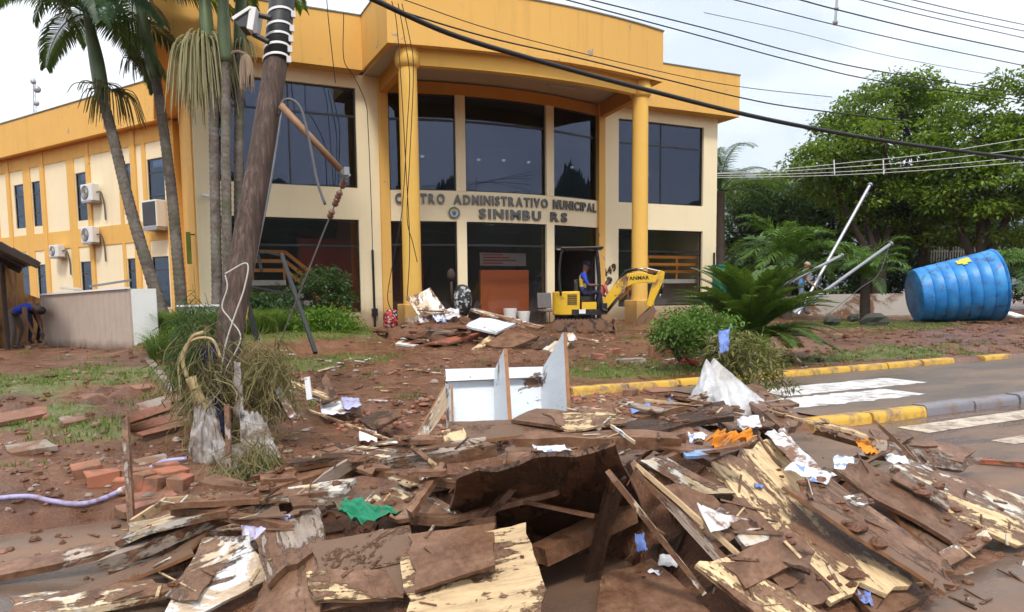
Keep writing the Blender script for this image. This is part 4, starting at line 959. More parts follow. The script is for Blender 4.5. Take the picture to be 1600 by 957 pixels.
# ------------------------------------------------------------------ air conditioners on the wing
def ac(label, s0, z0, wd, h, dp, pipes=()):
    t = thing('air_conditioner', label, 'air conditioner', tuple(wpt(s0, z0)), 'air conditioners on the wing')
    b = MB(); wbox(b, s0, s0+wd, z0, z0+h, .16, .16+dp); bevel(b.build('body', 'white_plastic', t), .03)
    rot = Matrix((WD, Vector((0, 0, 1)), WN)).transposed(); cc = wpt(s0+wd*.62, z0+h*.5, .16+dp+.004)
    MB().lathe([(0, .0), (h*.36, .0), (h*.38, .012), (h*.41, .012), (h*.41, 0)], cc, 24, rot).build('fan_grille', 'metal_dark', t)
    for i in range(4):
        MB().lathe([(h*(.09+.08*i), .006), (h*(.09+.08*i), .022), (h*(.105+.08*i), .022), (h*(.105+.08*i), .006)], cc, 24, rot).build('ring', 'white_plastic', t)
    br = MB(); wbox(br, s0+.1, s0+wd-.1, z0-.07, z0-.002, 0, .16+dp); br.build('bracket', 'metal_grey', t)
    pm = MB(); pm.tube(curve([wpt(s0-.02, z0+h*.5, .3), wpt(s0-.22, z0+h*.45, .2), wpt(s0-.25, z0-.2, .10), wpt(s0-.25, z0-.9, .08)], 4), .035, 6); pm.build('pipe', 'cable_grey', t)
ac('upper air conditioner hung beside an upper wing window', 5.6, 5.80, 1.0, .80, .36); ac('lower air conditioner straight below the upper one', 5.8, 3.85, 1.0, .76, .36); ac('small air conditioner at ground-floor height, leftmost on the wing', 9.05, 3.30, .92, .60, .34)
wa = thing('window_unit', 'boxy window air conditioner with dark face at the upper wing window', 'air conditioner', tuple(wpt(.5, 4.25))); b = MB(); wbox(b, .42, 1.5, 4.25, 5.42, .02, .60); bevel(b.build('body', 'white_plastic', wa), .03); b = MB(); wbox(b, .50, 1.42, 4.33, 5.34, .601, .625); b.build('grille', 'metal_dark', wa); b = MB(); wbox(b, .4, 1.5, 4.12, 4.245, .02, .66); b.build('shelf', 'metal_grey', wa)
plain('sign_green', (.20, .26, .03), .5, .3, 5); gs = thing('bracket_sign', 'narrow yellow-green sign fixed to the yellow corner of the front', 'sign', tuple(at_y(296, 412, YF+.8)))
a = at_y(291, 363, YF+.6); b = at_y(300, 413, YF+.6); MB().bx(a.x-.02, b.x, YF+.55, YF+.62, b.z, a.z).build('plate', 'sign_green', gs); MB().bx(a.x, 1.31, YF+.56, YF+.61, a.z-.10, a.z-.06).build('bracket', 'metal_dark', gs)
sc_ = thing('security_camera', 'small white security camera on the cream corner wall', 'security camera', tuple(at_y(320, 306, YF-.05)))
p = at_y(316, 302, YF-.03); MB().tube([p, p+Vector((0, -.12, -.06))], .035, 8).build('mount', 'white_plastic', sc_); MB().tube([p+Vector((-.02, -.12, -.08)), p+Vector((.24, -.26, -.14))], [.05, .06], 10).build('housing', 'white_plastic', sc_)
# ------------------------------------------------------------------ grey box, kiosk, mast, basin at the left
def mk_panel():
    m, t, b, o = newmat('box_panel'); p = coords(t, 'World'); z = zof(t)
    n = noise_n(t, p, 5, 6, .6); c = mix(t, n, (.42, .33, .27), (.52, .43, .36))
    h = mth(t, 'ADD', z.outputs[2], mth(t, 'MULTIPLY', noise_n(t, p, 4, 5), .25)); k = ramp(t, h, ((.10, 1), (.34, 0))); c = mix(t, mth(t, 'MULTIPLY', k, .9), c, (.10, .052, .03))
    setc(t, b, c); b.inputs['Roughness'].default_value = .6
mk_panel()
a = G(73, 541); b = G(209, 541); hgt = at_line(73, 462, a, b).z
bxx = thing('panel_box', 'low grey ribbed panel box standing in the mud before the wing', 'box', tuple((a+b)/2)); dirx = (b-a).normalized(); dn = Vector((-dirx.y, dirx.x, 0)); Lb = (b-a).length; Hb = hgt-min(a.z, b.z)
n = 34
for i in range(n):
    s = Lb*i/n; mb = MB(); e = .005 if i % 2 else 0
    mb.bar(a+dirx*s+dn*(e-.03)+Vector((0, 0, Hb/2-.05)), a+dirx*(s+Lb/n)+dn*(e-.03)+Vector((0, 0, Hb/2-.05)), .05, Hb+.1); mb.build('rib', 'box_panel', bxx)
mb = MB(); e2 = b+dn*.5+dirx*.12; mb.bar(b+Vector((.0, 0, Hb/2-.03))+dirx*.02, e2+Vector((0, 0, Hb/2-.03)), .05, Hb+.06); mb.build('side_panel', 'slab_white', bxx)
mb = MB(); mb.bar(a+dn*.5+Vector((0, 0, Hb/2-.03)), e2+Vector((0, 0, Hb/2-.03)), .05, Hb+.06); mb.build('back_panel', 'box_panel', bxx)
mb = MB(); mb.bar(a-dn*.05+Vector((0, 0, Hb+.02)), b-dn*.05+Vector((0, 0, Hb+.02)), .09, .04); mb.build('top_rail', 'slab_white', bxx)
for lab, pts in (('grey plank lying across the top of the panel box', ((140, 448), (205, 438))), ('broken white board resting on the left end of the panel box', ((95, 450), (125, 452)))):
    mb = MB(); mb.bar(at_d(*pts[0], 17.6), at_d(*pts[1], 17.9), .22 if 'white' in lab else .10, .05); o = mb.build('plank', 'slab_white' if 'white' in lab else 'metal_grey'); tag(o, lab, 'board')
plain('ochre_wall', (.42, .24, .09), .85, .3, 2, mud=.4); plain('roof_tile', (.10, .075, .06), .85, .5, 6); plain('dark_wood', (.045, .028, .02), .85, .4, 5)
ks = thing('kiosk', 'small ochre kiosk with dark sloping tiled roof at the left edge', 'kiosk', tuple(G(-40, 535)))
KD = 15.5; e0 = at_d(-120, 318, KD-1.5); e1 = at_d(60, 408, KD)
down = (e1-e0).normalized(); back = Vector((-.25, 1, 0)).normalized()
for i in range(9):
    for j in range(6):
        pa = e0+down*((e1-e0).length*i/9)+back*(j*.55); pb = e0+down*((e1-e0).length*(i+1.15)/9)+back*(j*.55)
        m_ = MB(); nn_ = 5; vs = []
        for s_ in (pa, pb):
            for q in range(nn_+1): vs.append(s_+back*(.55*q/nn_)+Vector((0, 0, .05*math.sin(math.pi*q/nn_)+.015*(j % 2)-(.02 if s_ is pb else 0))))
        vs += [v-Vector((0, 0, .025)) for v in vs]; k_ = 2*(nn_+1)
        m_.add(vs, [(q, q+1, nn_+2+q, nn_+1+q) for q in range(nn_)]+[(k_+q, k_+nn_+1+q, k_+nn_+2+q, k_+q+1) for q in range(nn_)]+[(nn_+1+q, nn_+2+q, k_+nn_+2+q, k_+nn_+1+q) for q in range(nn_)]); m_.build('tile', 'roof_tile', ks, recalc=False)
MB().bar(e0-Vector((0, 0, .1)), e1-Vector((0, 0, .1)), .12, .14).build('rafter', 'dark_wood', ks); MB().bar(e0-Vector((0, 0, .1))+back*3.2, e1-Vector((0, 0, .1))+back*3.2, .12, .14).build('rafter', 'dark_wood', ks)
w0 = at_d(-90, 500, KD+1.2); w1 = at_d(-2, 500, KD+1.6); MB().bar((w0.x, w0.y, .75), (w1.x, w1.y, .75), .2, 2.0).build('wall', 'ochre_wall', ks)
w2 = at_d(36, 500, KD+4.5); MB().bar((w1.x+.05, w1.y+.1, .9), (w2.x, w2.y, .9), .15, 2.2).build('wall', 'ochre_wall', ks)
w3 = at_d(72, 500, KD+7); MB().bar((w2.x+.05, w2.y+.1, .6), (w3.x, w3.y, .4), .15, 1.4).build('wall', 'ochre_wall', ks)
MB().tube([at_d(3, 412, KD+.6), Vector((at_d(3, 412, KD+.6).x, at_d(3, 412, KD+.6).y, -.1))], .05, 8).build('post', 'dark_wood', ks)
ms = thing('radio_mast', 'distant lattice radio mast above the wing roof', 'mast', tuple(at_d(56, 300, 160))); b0 = at_d(57, 300, 160); t0 = at_d(53, 122, 160)
for k_ in range(3):
    o3 = Vector((math.cos(k_*2.1), math.sin(k_*2.1), 0))*.45; MB().tube([b0+o3, t0+o3*.5], .07, 5).build('leg', 'metal_grey', ms)
for i in range(22):
    z_ = i/22; o1 = Vector((math.cos((i % 3)*2.1), math.sin((i % 3)*2.1), 0))*.45*(1-.5*z_); o2 = Vector((math.cos((i % 3+1)*2.1), math.sin((i % 3+1)*2.1), 0))*.45*(1-.5*z_); MB().tube([b0.lerp(t0, z_)+o1, b0.lerp(t0, z_+.045)+o2], .05, 4).build('brace', 'metal_grey', ms)
for px, py, r_ in ((58, 140, .8), (52, 128, .6), (57, 162, .6)): MB().blob(at_d(px, py, 159), (r_, r_*.6, r_), 8, 6, .02).build('antenna', 'metal_grey', ms, smooth=True)
bs = MB(); c = at_d(310, 484, 17); bs.bx(-.42, .42, -.25, .25, 0, .05); bs.v = [(x*(.72 if z < .02 else 1), y*(.72 if z < .02 else 1), z*5) for x, y, z in bs.v]; bs.bx(-.47, .47, -.30, .30, .25, .29)
bs.v = [tuple(Vector(v)+c-Vector((0, 0, .18))) for v in bs.v]; tag(bs.build('basin', 'white_plastic'), 'white basin lying in the grass by the palms', 'basin')
bk = MB(); c = G(494, 551); bk.lathe([(0, 0), (.10, 0), (.135, .30), (.145, .30), (.145, .27), (.11, .03), (0, .03)], c, 18); tag(bk.build('bucket', 'white_plastic', auto=40), 'white bucket by the stones of the garden bed', 'bucket')
plain('stone', (.24, .17, .12), .85, .35, 4, mud=.3)
for i, (px, py, r_) in enumerate(((394, 546, .22), (445, 546, .16), (462, 547, .24), (481, 545, .19), (507, 544, .15), (518, 541, .13), (533, 538, .12), (425, 549, .18))):
    c = G(px, py); m_ = MB(); m_.blob((c.x, c.y, c.z+r_*.4), (r_*1.25, r_, r_*.7), 9, 6, .10); o = m_.build('edging_stone', 'stone', smooth=True)
    tag(o, ('edging stone at the foot of the bent frame', 'fifth stone from the right along the garden bed', 'largest rounded edging stone left of the bucket', 'edging stone next to the white bucket on its left', 'edging stone just right of the white bucket', 'second edging stone right of the bucket', 'rightmost small edging stone of the garden bed', 'leftmost edging stone by the pole')[i], 'stone', 'stones edging the garden bed')
# ------------------------------------------------------------------ blue tank
def mk_tank():
    m, t, b, o = newmat('tank_blue'); v = coords(t); n = noise_n(t, v, 1.1, 7, .65, .5)
    c = ramp(t, n, ((.3, (.012, .14, .42)), (.5, (.022, .24, .64)), (.7, (.08, .38, .74)))); k = ramp(t, noise_n(t, v, 2.6, 9, .75, .6), ((.52, 0), (.64, 1)))
    c = mix(t, mth(t, 'MULTIPLY', k, .7), c, (.06, .045, .042)); setc(t, b, c); b.inputs['Roughness'].default_value = .42
mk_tank(); plain('tank_label', (.60, .50, .06), .5, .3, 8, bmp=0); plain('tank_inside', (.08, .06, .05), .8, .3, 3)
TD = 25.2; cl0 = at_d(1426, 463, TD+.15); cr0 = at_d(1553, 446, TD-.45); rl = 41*TD/FPX; rrr = 54*TD/FPX
ta = thing('water_tank', 'big blue ribbed water tank lying on its side in the mud', 'tank', (cl0.x, cl0.y, -.1)); ax = (cr0-cl0); La = ax.length; rot = Vector((0, 0, 1)).rotation_difference(ax.normalized()).to_matrix()
prof = [(0, .02), (rl*.86, .0), (rl, .06)]; nr = 7
for i in range(nr):
    z0 = .06+(La-.12)*i/nr; z1 = .06+(La-.12)*(i+1)/nr; R0 = rl+(rrr-rl)*i/nr; R1 = rl+(rrr-rl)*(i+1)/nr
    prof += [(R0+.010, z0+.03), ((R0+R1)/2+.014, (z0+z1)/2), (R1+.008, z1-.03), (R1-.03, z1-.005)]
prof += [(rrr+.02, La-.04), (rrr+.045, La), (rrr-.02, La), (rrr-.06, La-.15)]
MB().lathe(prof, cl0, 56, rot).build('shell', 'tank_blue', ta, auto=45); MB().lathe([(0, La-.5), (rrr-.1, La-.5)], cl0, 40, rot).build('inside', 'tank_inside', ta)
lb = MB(); q = []
for i in range(5):
    for j in range(3):
        an = R(205+i*5.5); zz = La*(.50+.07*j); rr2 = rl+(rrr-rl)*zz/La+.05; q.append(rot @ Vector((rr2*math.cos(an), rr2*math.sin(an), zz))+cl0)
best = None
# face of the shell nearest the camera, upper part
def shell_pt(an, f_, o=.045):
    zz = La*f_; r2 = rl+(rrr-rl)*f_+o; return rot @ Vector((r2*math.cos(an), r2*math.sin(an), zz))+cl0
def pxy(p):
    v = AX @ (np.array(p)-CPOS); return CX+FPX*v[0]/v[2], CY-FPX*v[1]/v[2]
bestan = min((abs(pxy(shell_pt(R(a_), .62))[1]-408)+(0 if (shell_pt(R(a_), .62)-cl0-ax*.62).dot(Vector(CPOS)-cl0) > 0 else 999), a_) for a_ in range(0, 360, 3))[1]
vs = [shell_pt(R(bestan+4*(i-3)), .50+.055*j) for i in range(6) for j in range(4)]; lb = MB().add(vs, [(i*4+j, i*4+j+1, (i+1)*4+j+1, (i+1)*4+j) for i in range(5) for j in range(3) if (i, j) not in ((0, 0), (4, 2), (4, 0))]); lb.build('label', 'tank_label', ta)
wt = MB(); c = at_d(1583, 492, TD); wt.box(c, (.6, .5, .05), Matrix.Rotation(.3, 3, 'X')); tag(wt.build('broken_board', 'slab_white'), 'broken white board beside the right end of the blue tank', 'board')
# leaning steel posts
for lab, a, b, r_ in (('tallest steel post, leaning right above the man in blue', (1359, 290, 25), (1247, 492, 23.5), .055), ('steel post leaning low to the right with a wire at its top', (1391, 382, 24.5), (1240, 490, 23), .055), ('short steel post lying across the tallest one', (1314, 400, 23.8), (1222, 447, 23), .05)):
    A = at_d(*a); B = at_d(*b); m_ = MB(); m_.tube([B, A], r_, 10); rt = Vector((0, 0, 1)).rotation_difference((A-B).normalized()).to_matrix(); m_.lathe([(0, 0), (r_*1.5, 0), (r_*1.5, .06), (0, .06)], A, 10, rt); o = m_.build('steel_post', 'metal_grey', smooth=False); tag(o, lab, 'post', 'fallen steel posts')
w_ = MB(); w_.tube(curve([at_d(1389, 386, 24.4), at_d(1372, 430, 24.2), at_d(1345, 450, 24), at_d(1290, 495, 23.5)], 5), .012, 5); tag(w_.build('loose_wire', 'cable_grey'), 'slack wire hanging from the low leaning steel post', 'wire')
for i, (px, py, r_, lab) in enumerate(((1366, 503, .48, 'large dark boulder on the lawn left of the blue tank'), (1300, 503, .28, 'mossy rock near the man in blue'), (1335, 497, .22, 'small rock between boulder and palms'))):
    c = at_d(px, py, 23.5); m_ = MB(); m_.blob((c.x, c.y, c.z), (r_*1.1, r_*.8, r_*.6), 9, 6, .22); tag(m_.build('boulder', 'stone_dark' if False else 'dark_rock' if 'dark_rock' in MATS else plain('dark_rock', (.05, .05, .042), .9, .5, 3, bmp=.6).name), lab, 'rock')
# garden wall and picket fence far right
plain('white_wall', (.50, .47, .42), .8, .2, 2, mud=.3)
wl = MB(); a = at_d(1262, 480, 33); b = at_d(1440, 478, 31); a.z = b.z = .45; wl.bar(a, b, .18, 1.0); tag(wl.build('garden_wall', 'white_wall'), 'low pale wall behind the small palm and posts', 'wall')
fe = thing('picket_fence', 'white picket fence seen under the trees above the tank', 'fence', tuple(at_d(1490, 440, 36)))
for i in range(22):
    c = at_d(1455+i*4.2, 402+(i % 3), 37); MB().bx(c.x-.035, c.x+.035, c.y-.02, c.y+.02, c.z-.6, c.z+.55).build('picket', 'white_plastic', fe)
for z_ in (-.3, .3):
    a = at_d(1453, 402, 37.1); b = at_d(1548, 402, 37.1); MB().bar(a+Vector((0, 0, z_)), b+Vector((0, 0, z_)), .04, .08).build('rail', 'white_plastic', fe)
plain('bin_green', (.03, .22, .13), .5, .15, 5); m_ = MB(); c = at_d(1124, 432, 30); m_.bx(c.x-.2, c.x+.2, c.y-.2, c.y+.2, c.z-1.0, c.z+.4); m_.bx(c.x-.23, c.x+.23, c.y-.23, c.y+.23, c.z+.401, c.z+.48); tag(m_.build('bin', 'bin_green'), 'green bin beside the far corner of the town hall', 'bin')
# ------------------------------------------------------------------ overhead lines
def wire(pts, r, label, d0, d1, mat='cable_black', group='overhead lines', name='overhead_cable', k=6):
    n = len(pts); P = [at_d(x, y, d0+(d1-d0)*(x-pts[0][0])/(pts[-1][0]-pts[0][0])) for x, y in pts]
    o = MB().tube(curve(P, k), r, 6, cap=False).build(name, mat, smooth=True, recalc=False); return tag(o, label, 'cable', group)
wire([(520, -28), (578, -3), (700, 52), (830, 92), (1000, 138), (1200, 187), (1400, 223), (1640, 254)], .037, 'thick black cable bundle crossing in front of the porch', 9.5, 15)
wire([(540, -20), (610, 12), (760, 58), (900, 90), (1030, 122), (1158, 153), (1247, 169), (1420, 190)], .012, 'thin cable just above the thick black bundle', 10, 15)
wire([(620, -4), (780, 50), (1000, 105), (1150, 135), (1300, 152)], .007, 'very thin wire across the porch fascia above the thick bundle', 10.5, 15)
for i, (pts, r, lab) in enumerate(((((870, -4), (1100, 58), (1240, 96), (1380, 128), (1620, 160)), .013, 'lowest overhead line right of the porch roof'), (((890, -8), (1100, 44), (1240, 82), (1375, 112), (1620, 150)), .013, 'second lowest overhead line right of the porch roof'), (((1050, -20), (1147, 0), (1300, 38), (1450, 72), (1620, 107)), .011, 'overhead line passing below the hanging spacer'),
      (((1180, -18), (1250, 0), (1306, 15), (1450, 50), (1620, 86)), .014, 'overhead line passing through the hanging spacer'), (((1260, -20), (1343, 0), (1450, 26), (1620, 64)), .010, 'third overhead line from the top right corner'), (((1310, -16), (1380, 0), (1480, 24), (1620, 53)), .010, 'second overhead line from the top right corner'), (((1360, -14), (1425, 0), (1520, 22), (1620, 43)), .010, 'uppermost overhead line in the top right corner'),
      (((1100, 20), (1240, 50), (1400, 90), (1620, 130)), .006, 'faint thin line in the sky right of the porch'))):
    wire(pts, r, lab, 14, 20, 'cable_black')
sp_ = MB(); a = at_d(1308, -4, 16); b = at_d(1305, 36, 16); sp_.tube([a, b], .028, 8); sp_.blob(b, (.06, .06, .06), 8, 6, .05); sp_.blob(at_d(1307, 14, 16), (.05, .05, .06), 8, 6, .05); tag(sp_.build('line_spacer', 'metal_grey'), 'grey spacer hanging between two overhead lines', 'spacer')
for i, (pts, lab) in enumerate(((((1120, 271), (1240, 263), (1330, 254), (1450, 241), (1620, 214)), 'uppermost of the four pale wires across the trees'), (((1120, 272), (1240, 267), (1330, 261), (1450, 251), (1620, 231)), 'second of the four pale wires across the trees'), (((1120, 275), (1240, 272), (1330, 268), (1450, 260), (1620, 244)), 'third of the four pale wires across the trees'), (((1120, 278), (1240, 276), (1330, 273), (1450, 266), (1620, 252)), 'lowest of the four pale wires across the trees'))):
    wire(pts, .010, lab, 27, 22, 'strap_white', 'wires across the trees')
for px in (1303, 1380):
    m_ = MB(); m_.tube([at_d(px, 250, 24.5), at_d(px+1, 273, 24.5)], .018, 6); tag(m_.build('wire_spreader', 'white_plastic'), 'left wire spreader on the pale wires' if px < 1350 else 'right wire spreader on the pale wires', 'spreader')
# loose wires hanging over the porch column and the left wall
for pts, lab, dd in ((((612, 2), (620, 40), (628, 150), (634, 260), (640, 380), (636, 470)), 'black wires hanging down along the left column, straight one', 20.6), (((622, 6), (632, 60), (640, 120), (636, 200), (628, 330), (612, 420), (606, 470), (622, 500)), 'black wire swinging left of the column towards the red bag', 20.6),
                     (((628, 6), (640, 60), (646, 110), (640, 250), (636, 340), (645, 380), (652, 410)), 'black wire hanging along the right side of the left column', 20.6), (((510, -6), (514, 40), (524, 130)), 'wire dropping over the left parapet', 22.0), (((537, 22), (537, 92), (552, 118), (571, 160), (575, 200), (580, 320), (582, 392)), 'thin cable running down the cream wall to the black pipe', 22.2)):
    P = [at_y(x, y, dd+(2.3 if False else 0)) for x, y in pts]; o = MB().tube(curve(P, 5), .014, 5, cap=False).build('hanging_wire', 'cable_black', smooth=True, recalc=False); tag(o, lab, 'wire', 'loose wires on the front')
# ------------------------------------------------------------------ mini excavator
plain('machine_yellow', (.74, .46, .03), .38, .12, 3, mud=.22, bmp=0); plain('machine_black', (.014, .014, .015), .5, .3, 6, mud=.12); plain('rubber', (.030, .026, .024), .8, .3, 8, mud=.62); plain('steel_mud', (.16, .10, .07), .6, .3, 5, mud=.55); plain('chrome', (.6, .6, .6), .2, .05, 5, metal=1, bmp=0); plain('decal_black', (.01, .01, .01), .5, 0, 5, bmp=0); plain('decal_white', (.8, .8, .8), .5, .05, 5, bmp=0)
EB = G(905, 518); EB.z = gh(EB.x, EB.y)+.01; EH = R(-30); EM = Matrix.Translation(EB) @ Matrix.Rotation(EH, 4, 'Z') @ Matrix.Scale(1.05, 4)
exv = thing('mini_excavator', 'yellow mini excavator with black canopy digging in front of the entrance', 'excavator', tuple(EB))
def ep_(mb, name, mat, par=exv, **k): mb.xf(EM); return mb.build(name, mat, par, **k)
def rounded(l, h, r, n=5):
    out = []
    for cx0, cz0, a0 in ((l/2-r, r, -90), (l/2-r, h-r, 0), (-l/2+r, h-r, 90), (-l/2+r, r, 180)):
        for i in range(n+1): a = R(a0+90*i/n); out.append((cx0+r*math.cos(a), cz0+r*math.sin(a)))
    return out
for sy in (-1, 1):
    y0, y1 = sorted((sy*.26, sy*.49)); ot = rounded(1.55, .37, .18)
    tm = MB(); tm.prism(ot, y0, y1, ax='y'); tr_ = ep_(tm, 'track', 'rubber')
    pd = MB(); n = len(ot)
    per = [Vector((p[0], 0, p[1])) for p in ot]; cum = 0; seg = []
    for i in range(n):
        a = per[i]; b = per[(i+1) % n]; L_ = (b-a).length; seg.append((cum, a, b, L_)); cum += L_
    for j in range(34):
        s = cum*j/34; 
        for (c0, a, b, L_) in seg:
            if c0 <= s < c0+L_ or (c0, a) == (seg[-1][0], seg[-1][1]):
                if c0 <= s < c0+L_: p = a.lerp(b, (s-c0)/L_); d = (b-a).normalized(); break
        nrm = Vector((d.z, 0, -d.x)); pd.bar(Vector((p.x, y0+.01, p.z))+nrm*.012, Vector((p.x, y1-.01, p.z))+nrm*.012, .055, .03, tuple(nrm))
    ep_(pd, 'track_pads', 'rubber', tr_)
    for x in (-.56, -.28, 0, .28, .56):
        w_ = MB(); w_.lathe([(0, 0), (.13 if abs(x) > .5 else .07, 0), (.13 if abs(x) > .5 else .07, .03), (0, .035)], (x, y1 if sy > 0 else y0, .185 if abs(x) > .5 else .10), 14, Matrix.Rotation(R(-90*sy), 3, 'X')); ep_(w_, 'roller', 'steel_mud', tr_)
ep_(MB().bx(-.45, .45, -.26, .26, .16, .42), 'undercarriage', 'machine_black'); ep_(MB().lathe([(0, .42), (.34, .42), (.34, .52), (0, .52)], (0, 0, 0), 24), 'turntable', 'machine_black')
bl = MB(); bl.prism([(.98, .05), (1.04, .05), (1.00, .20), (1.05, .36), (.98, .36), (.93, .2)], -.5, .5, ax='y'); bl.bx(.45, .95, -.30, -.22, .14, .24); bl.bx(.45, .95, .22, .30, .14, .24); ep_(bl, 'dozer_blade', 'steel_mud')
# house
hp_ = []
for i in range(13): a = R(90+180*i/12); hp_.append((-.22+.46*math.cos(a), .47*math.sin(a)))
hp_ += [(.50, -.47), (.52, .47)]
ep_(MB().prism(hp_, .50, .66), 'deck', 'machine_black')
hh = [(p[0], p[1]) for p in hp_[:13]]+[(.02, -.465), (.02, .465)]
hd = ep_(MB().prism([(p[0]*1.08-.02, p[1]) for p in hh], .50, 1.16), 'engine_hood', 'machine_yellow', auto=40); bevel(hd, .03, 3)
for i in range(6): ep_(MB().bx(-.34, -.08, -.482, -.472, .80+.05*i, .825+.05*i), 'vent_slit', 'machine_black', hd)
ep_(MB().bx(-.02, .16, -.486, -.472, .54, .66), 'plate', 'decal_white', hd)
ep_(MB().bx(.06, .46, -.46, -.18, .662, .86), 'side_cover', 'machine_yellow')
ep_(MB().bx(-.06, .30, -.22, .22, .90, 1.02).bx(-.14, -.04, -.22, .22, 1.0, 1.50), 'seat', 'machine_black')
for y in (-.40, .40):
    ep_(MB().tube(curve([(-.52, y, 1.05), (-.56, y, 1.7), (-.50, y, 2.22), (-.42, y, 2.33)], 5), .032, 8), 'canopy_post', 'machine_black', smooth=True)
    ep_(MB().tube(curve([(.50, y, .66), (.56, y, 1.4), (.50, y, 2.2), (.44, y, 2.33)], 5), .030, 8), 'canopy_post', 'machine_black', smooth=True)
rf = ep_(MB().bx(-.52, .66, -.47, .47, 2.33, 2.39), 'canopy_roof', 'machine_black'); bevel(rf, .025, 2)
ep_(MB().bx(-.56, -.52, -.42, .42, 1.55, 1.60).bx(-.56, -.53, -.42, .42, 1.95, 1.99), 'rear_bar', 'machine_black')
for y in (-.25, .25): ep_(MB().tube([(.28, y, .7), (.32, y, 1.28)], .016, 6).blob((.32, y, 1.31), (.03, .03, .04), 8, 5, 0), 'lever', 'machine_black')
# boom, stick, bucket
def ribbon(pts, wds):
    """2D side profile with varying depth along a path"""
    n = len(pts); T = []; B = []
    for i, p in enumerate(pts):
        a = Vector(pts[max(i-1, 0)]); b = Vector(pts[min(i+1, n-1)]); d = (b-a).normalized(); q = Vector((-d.y, d.x)); T.append((p[0]+q.x*wds[i]/2, p[1]+q.y*wds[i]/2)); B.append((p[0]-q.x*wds[i]/2, p[1]-q.y*wds[i]/2))
    return T+B[::-1]
ep_(MB().bx(.42, .78, -.14, .14, .50, .82), 'swing_bracket', 'machine_black')
EMB = EM @ Matrix.Translation((.6, 0, .56)) @ Matrix.Diagonal((.92, 1, .86, 1)) @ Matrix.Translation((-.6, 0, -.6))
def eb_(mb, name, mat, par=exv, **k): mb.xf(EMB); return mb.build(name, mat, par, **k)
bp = ribbon([(.62, .66), (.92, 1.10), (1.25, 1.52), (1.48, 1.68), (1.80, 1.72), (2.28, 1.66)], [.20, .28, .34, .38, .34, .22])
bo = eb_(MB().prism(bp, -.085, .085, ax='y'), 'boom', 'machine_yellow'); bevel(bo, .012)
sk = eb_(MB().prism(ribbon([(2.46, 1.92), (2.36, 1.68), (2.22, 1.26), (2.06, .78)], [.16, .30, .24, .16]), -.08, .08, ax='y'), 'stick', 'machine_yellow'); bevel(sk, .012)
for a, b, r_ in (((.78, 0, .60), (1.36, 0, 1.36), .05), ((1.30, 0, 1.94), (1.98, 0, 2.02), .05), ((2.50, 0, 1.50), (2.38, 0, 1.02), .045)):
    a = Vector(a); b = Vector(b); cy3 = eb_(MB().tube([a, a.lerp(b, .62)], r_, 10), 'hydraulic_cylinder', 'machine_black', smooth=True); eb_(MB().tube([a.lerp(b, .6), b], r_*.5, 8), 'piston_rod', 'chrome', cy3, smooth=True)
eb_(MB().tube([(1.98, 0, 2.02), (2.44, 0, 1.90)], .03, 8), 'link', 'chrome')
for i in range(3): eb_(MB().tube(curve([(.9, -.05+.05*i, 1.28), (1.35, -.05+.05*i, 1.92), (1.75, -.05+.05*i, 1.97), (2.2, -.05+.05*i, 1.82)], 5), .017, 6), 'hose', 'machine_black', bo)
bk_ = MB(); bpf = [(2.18, .82), (2.26, .62), (2.16, .36), (1.96, .20), (1.72, .16), (1.66, .20), (1.90, .30), (2.06, .46), (2.06, .70)]; bk_.prism(bpf, -.20, .20, ax='y'); sdp = [(2.06, .70), (2.06, .46), (1.90, .30), (1.66, .20), (1.80, .46)]
bk_.prism(sdp, -.21, -.19, ax='y'); bk_.prism(sdp, .19, .21, ax='y'); bu = eb_(bk_, 'bucket', 'steel_mud')
for i in range(4): eb_(MB().bx(1.56, 1.68, -.19+.12*i, -.13+.12*i, .15, .19), 'tooth', 'steel_mud', bu)
tx = text_mesh('YANMAR', .17, .003, .004); tx.materials.append(M('decal_black')); o = inst('lettering', tx, bo, (0, 0, 0)); o.matrix_local = Matrix.Translation(-Vector(EB)) @ EMB @ Matrix.Translation((1.36, -.0885, 1.635)) @ Matrix.Rotation(R(-2), 4, 'Y') @ Matrix.Rotation(R(90), 4, 'X')
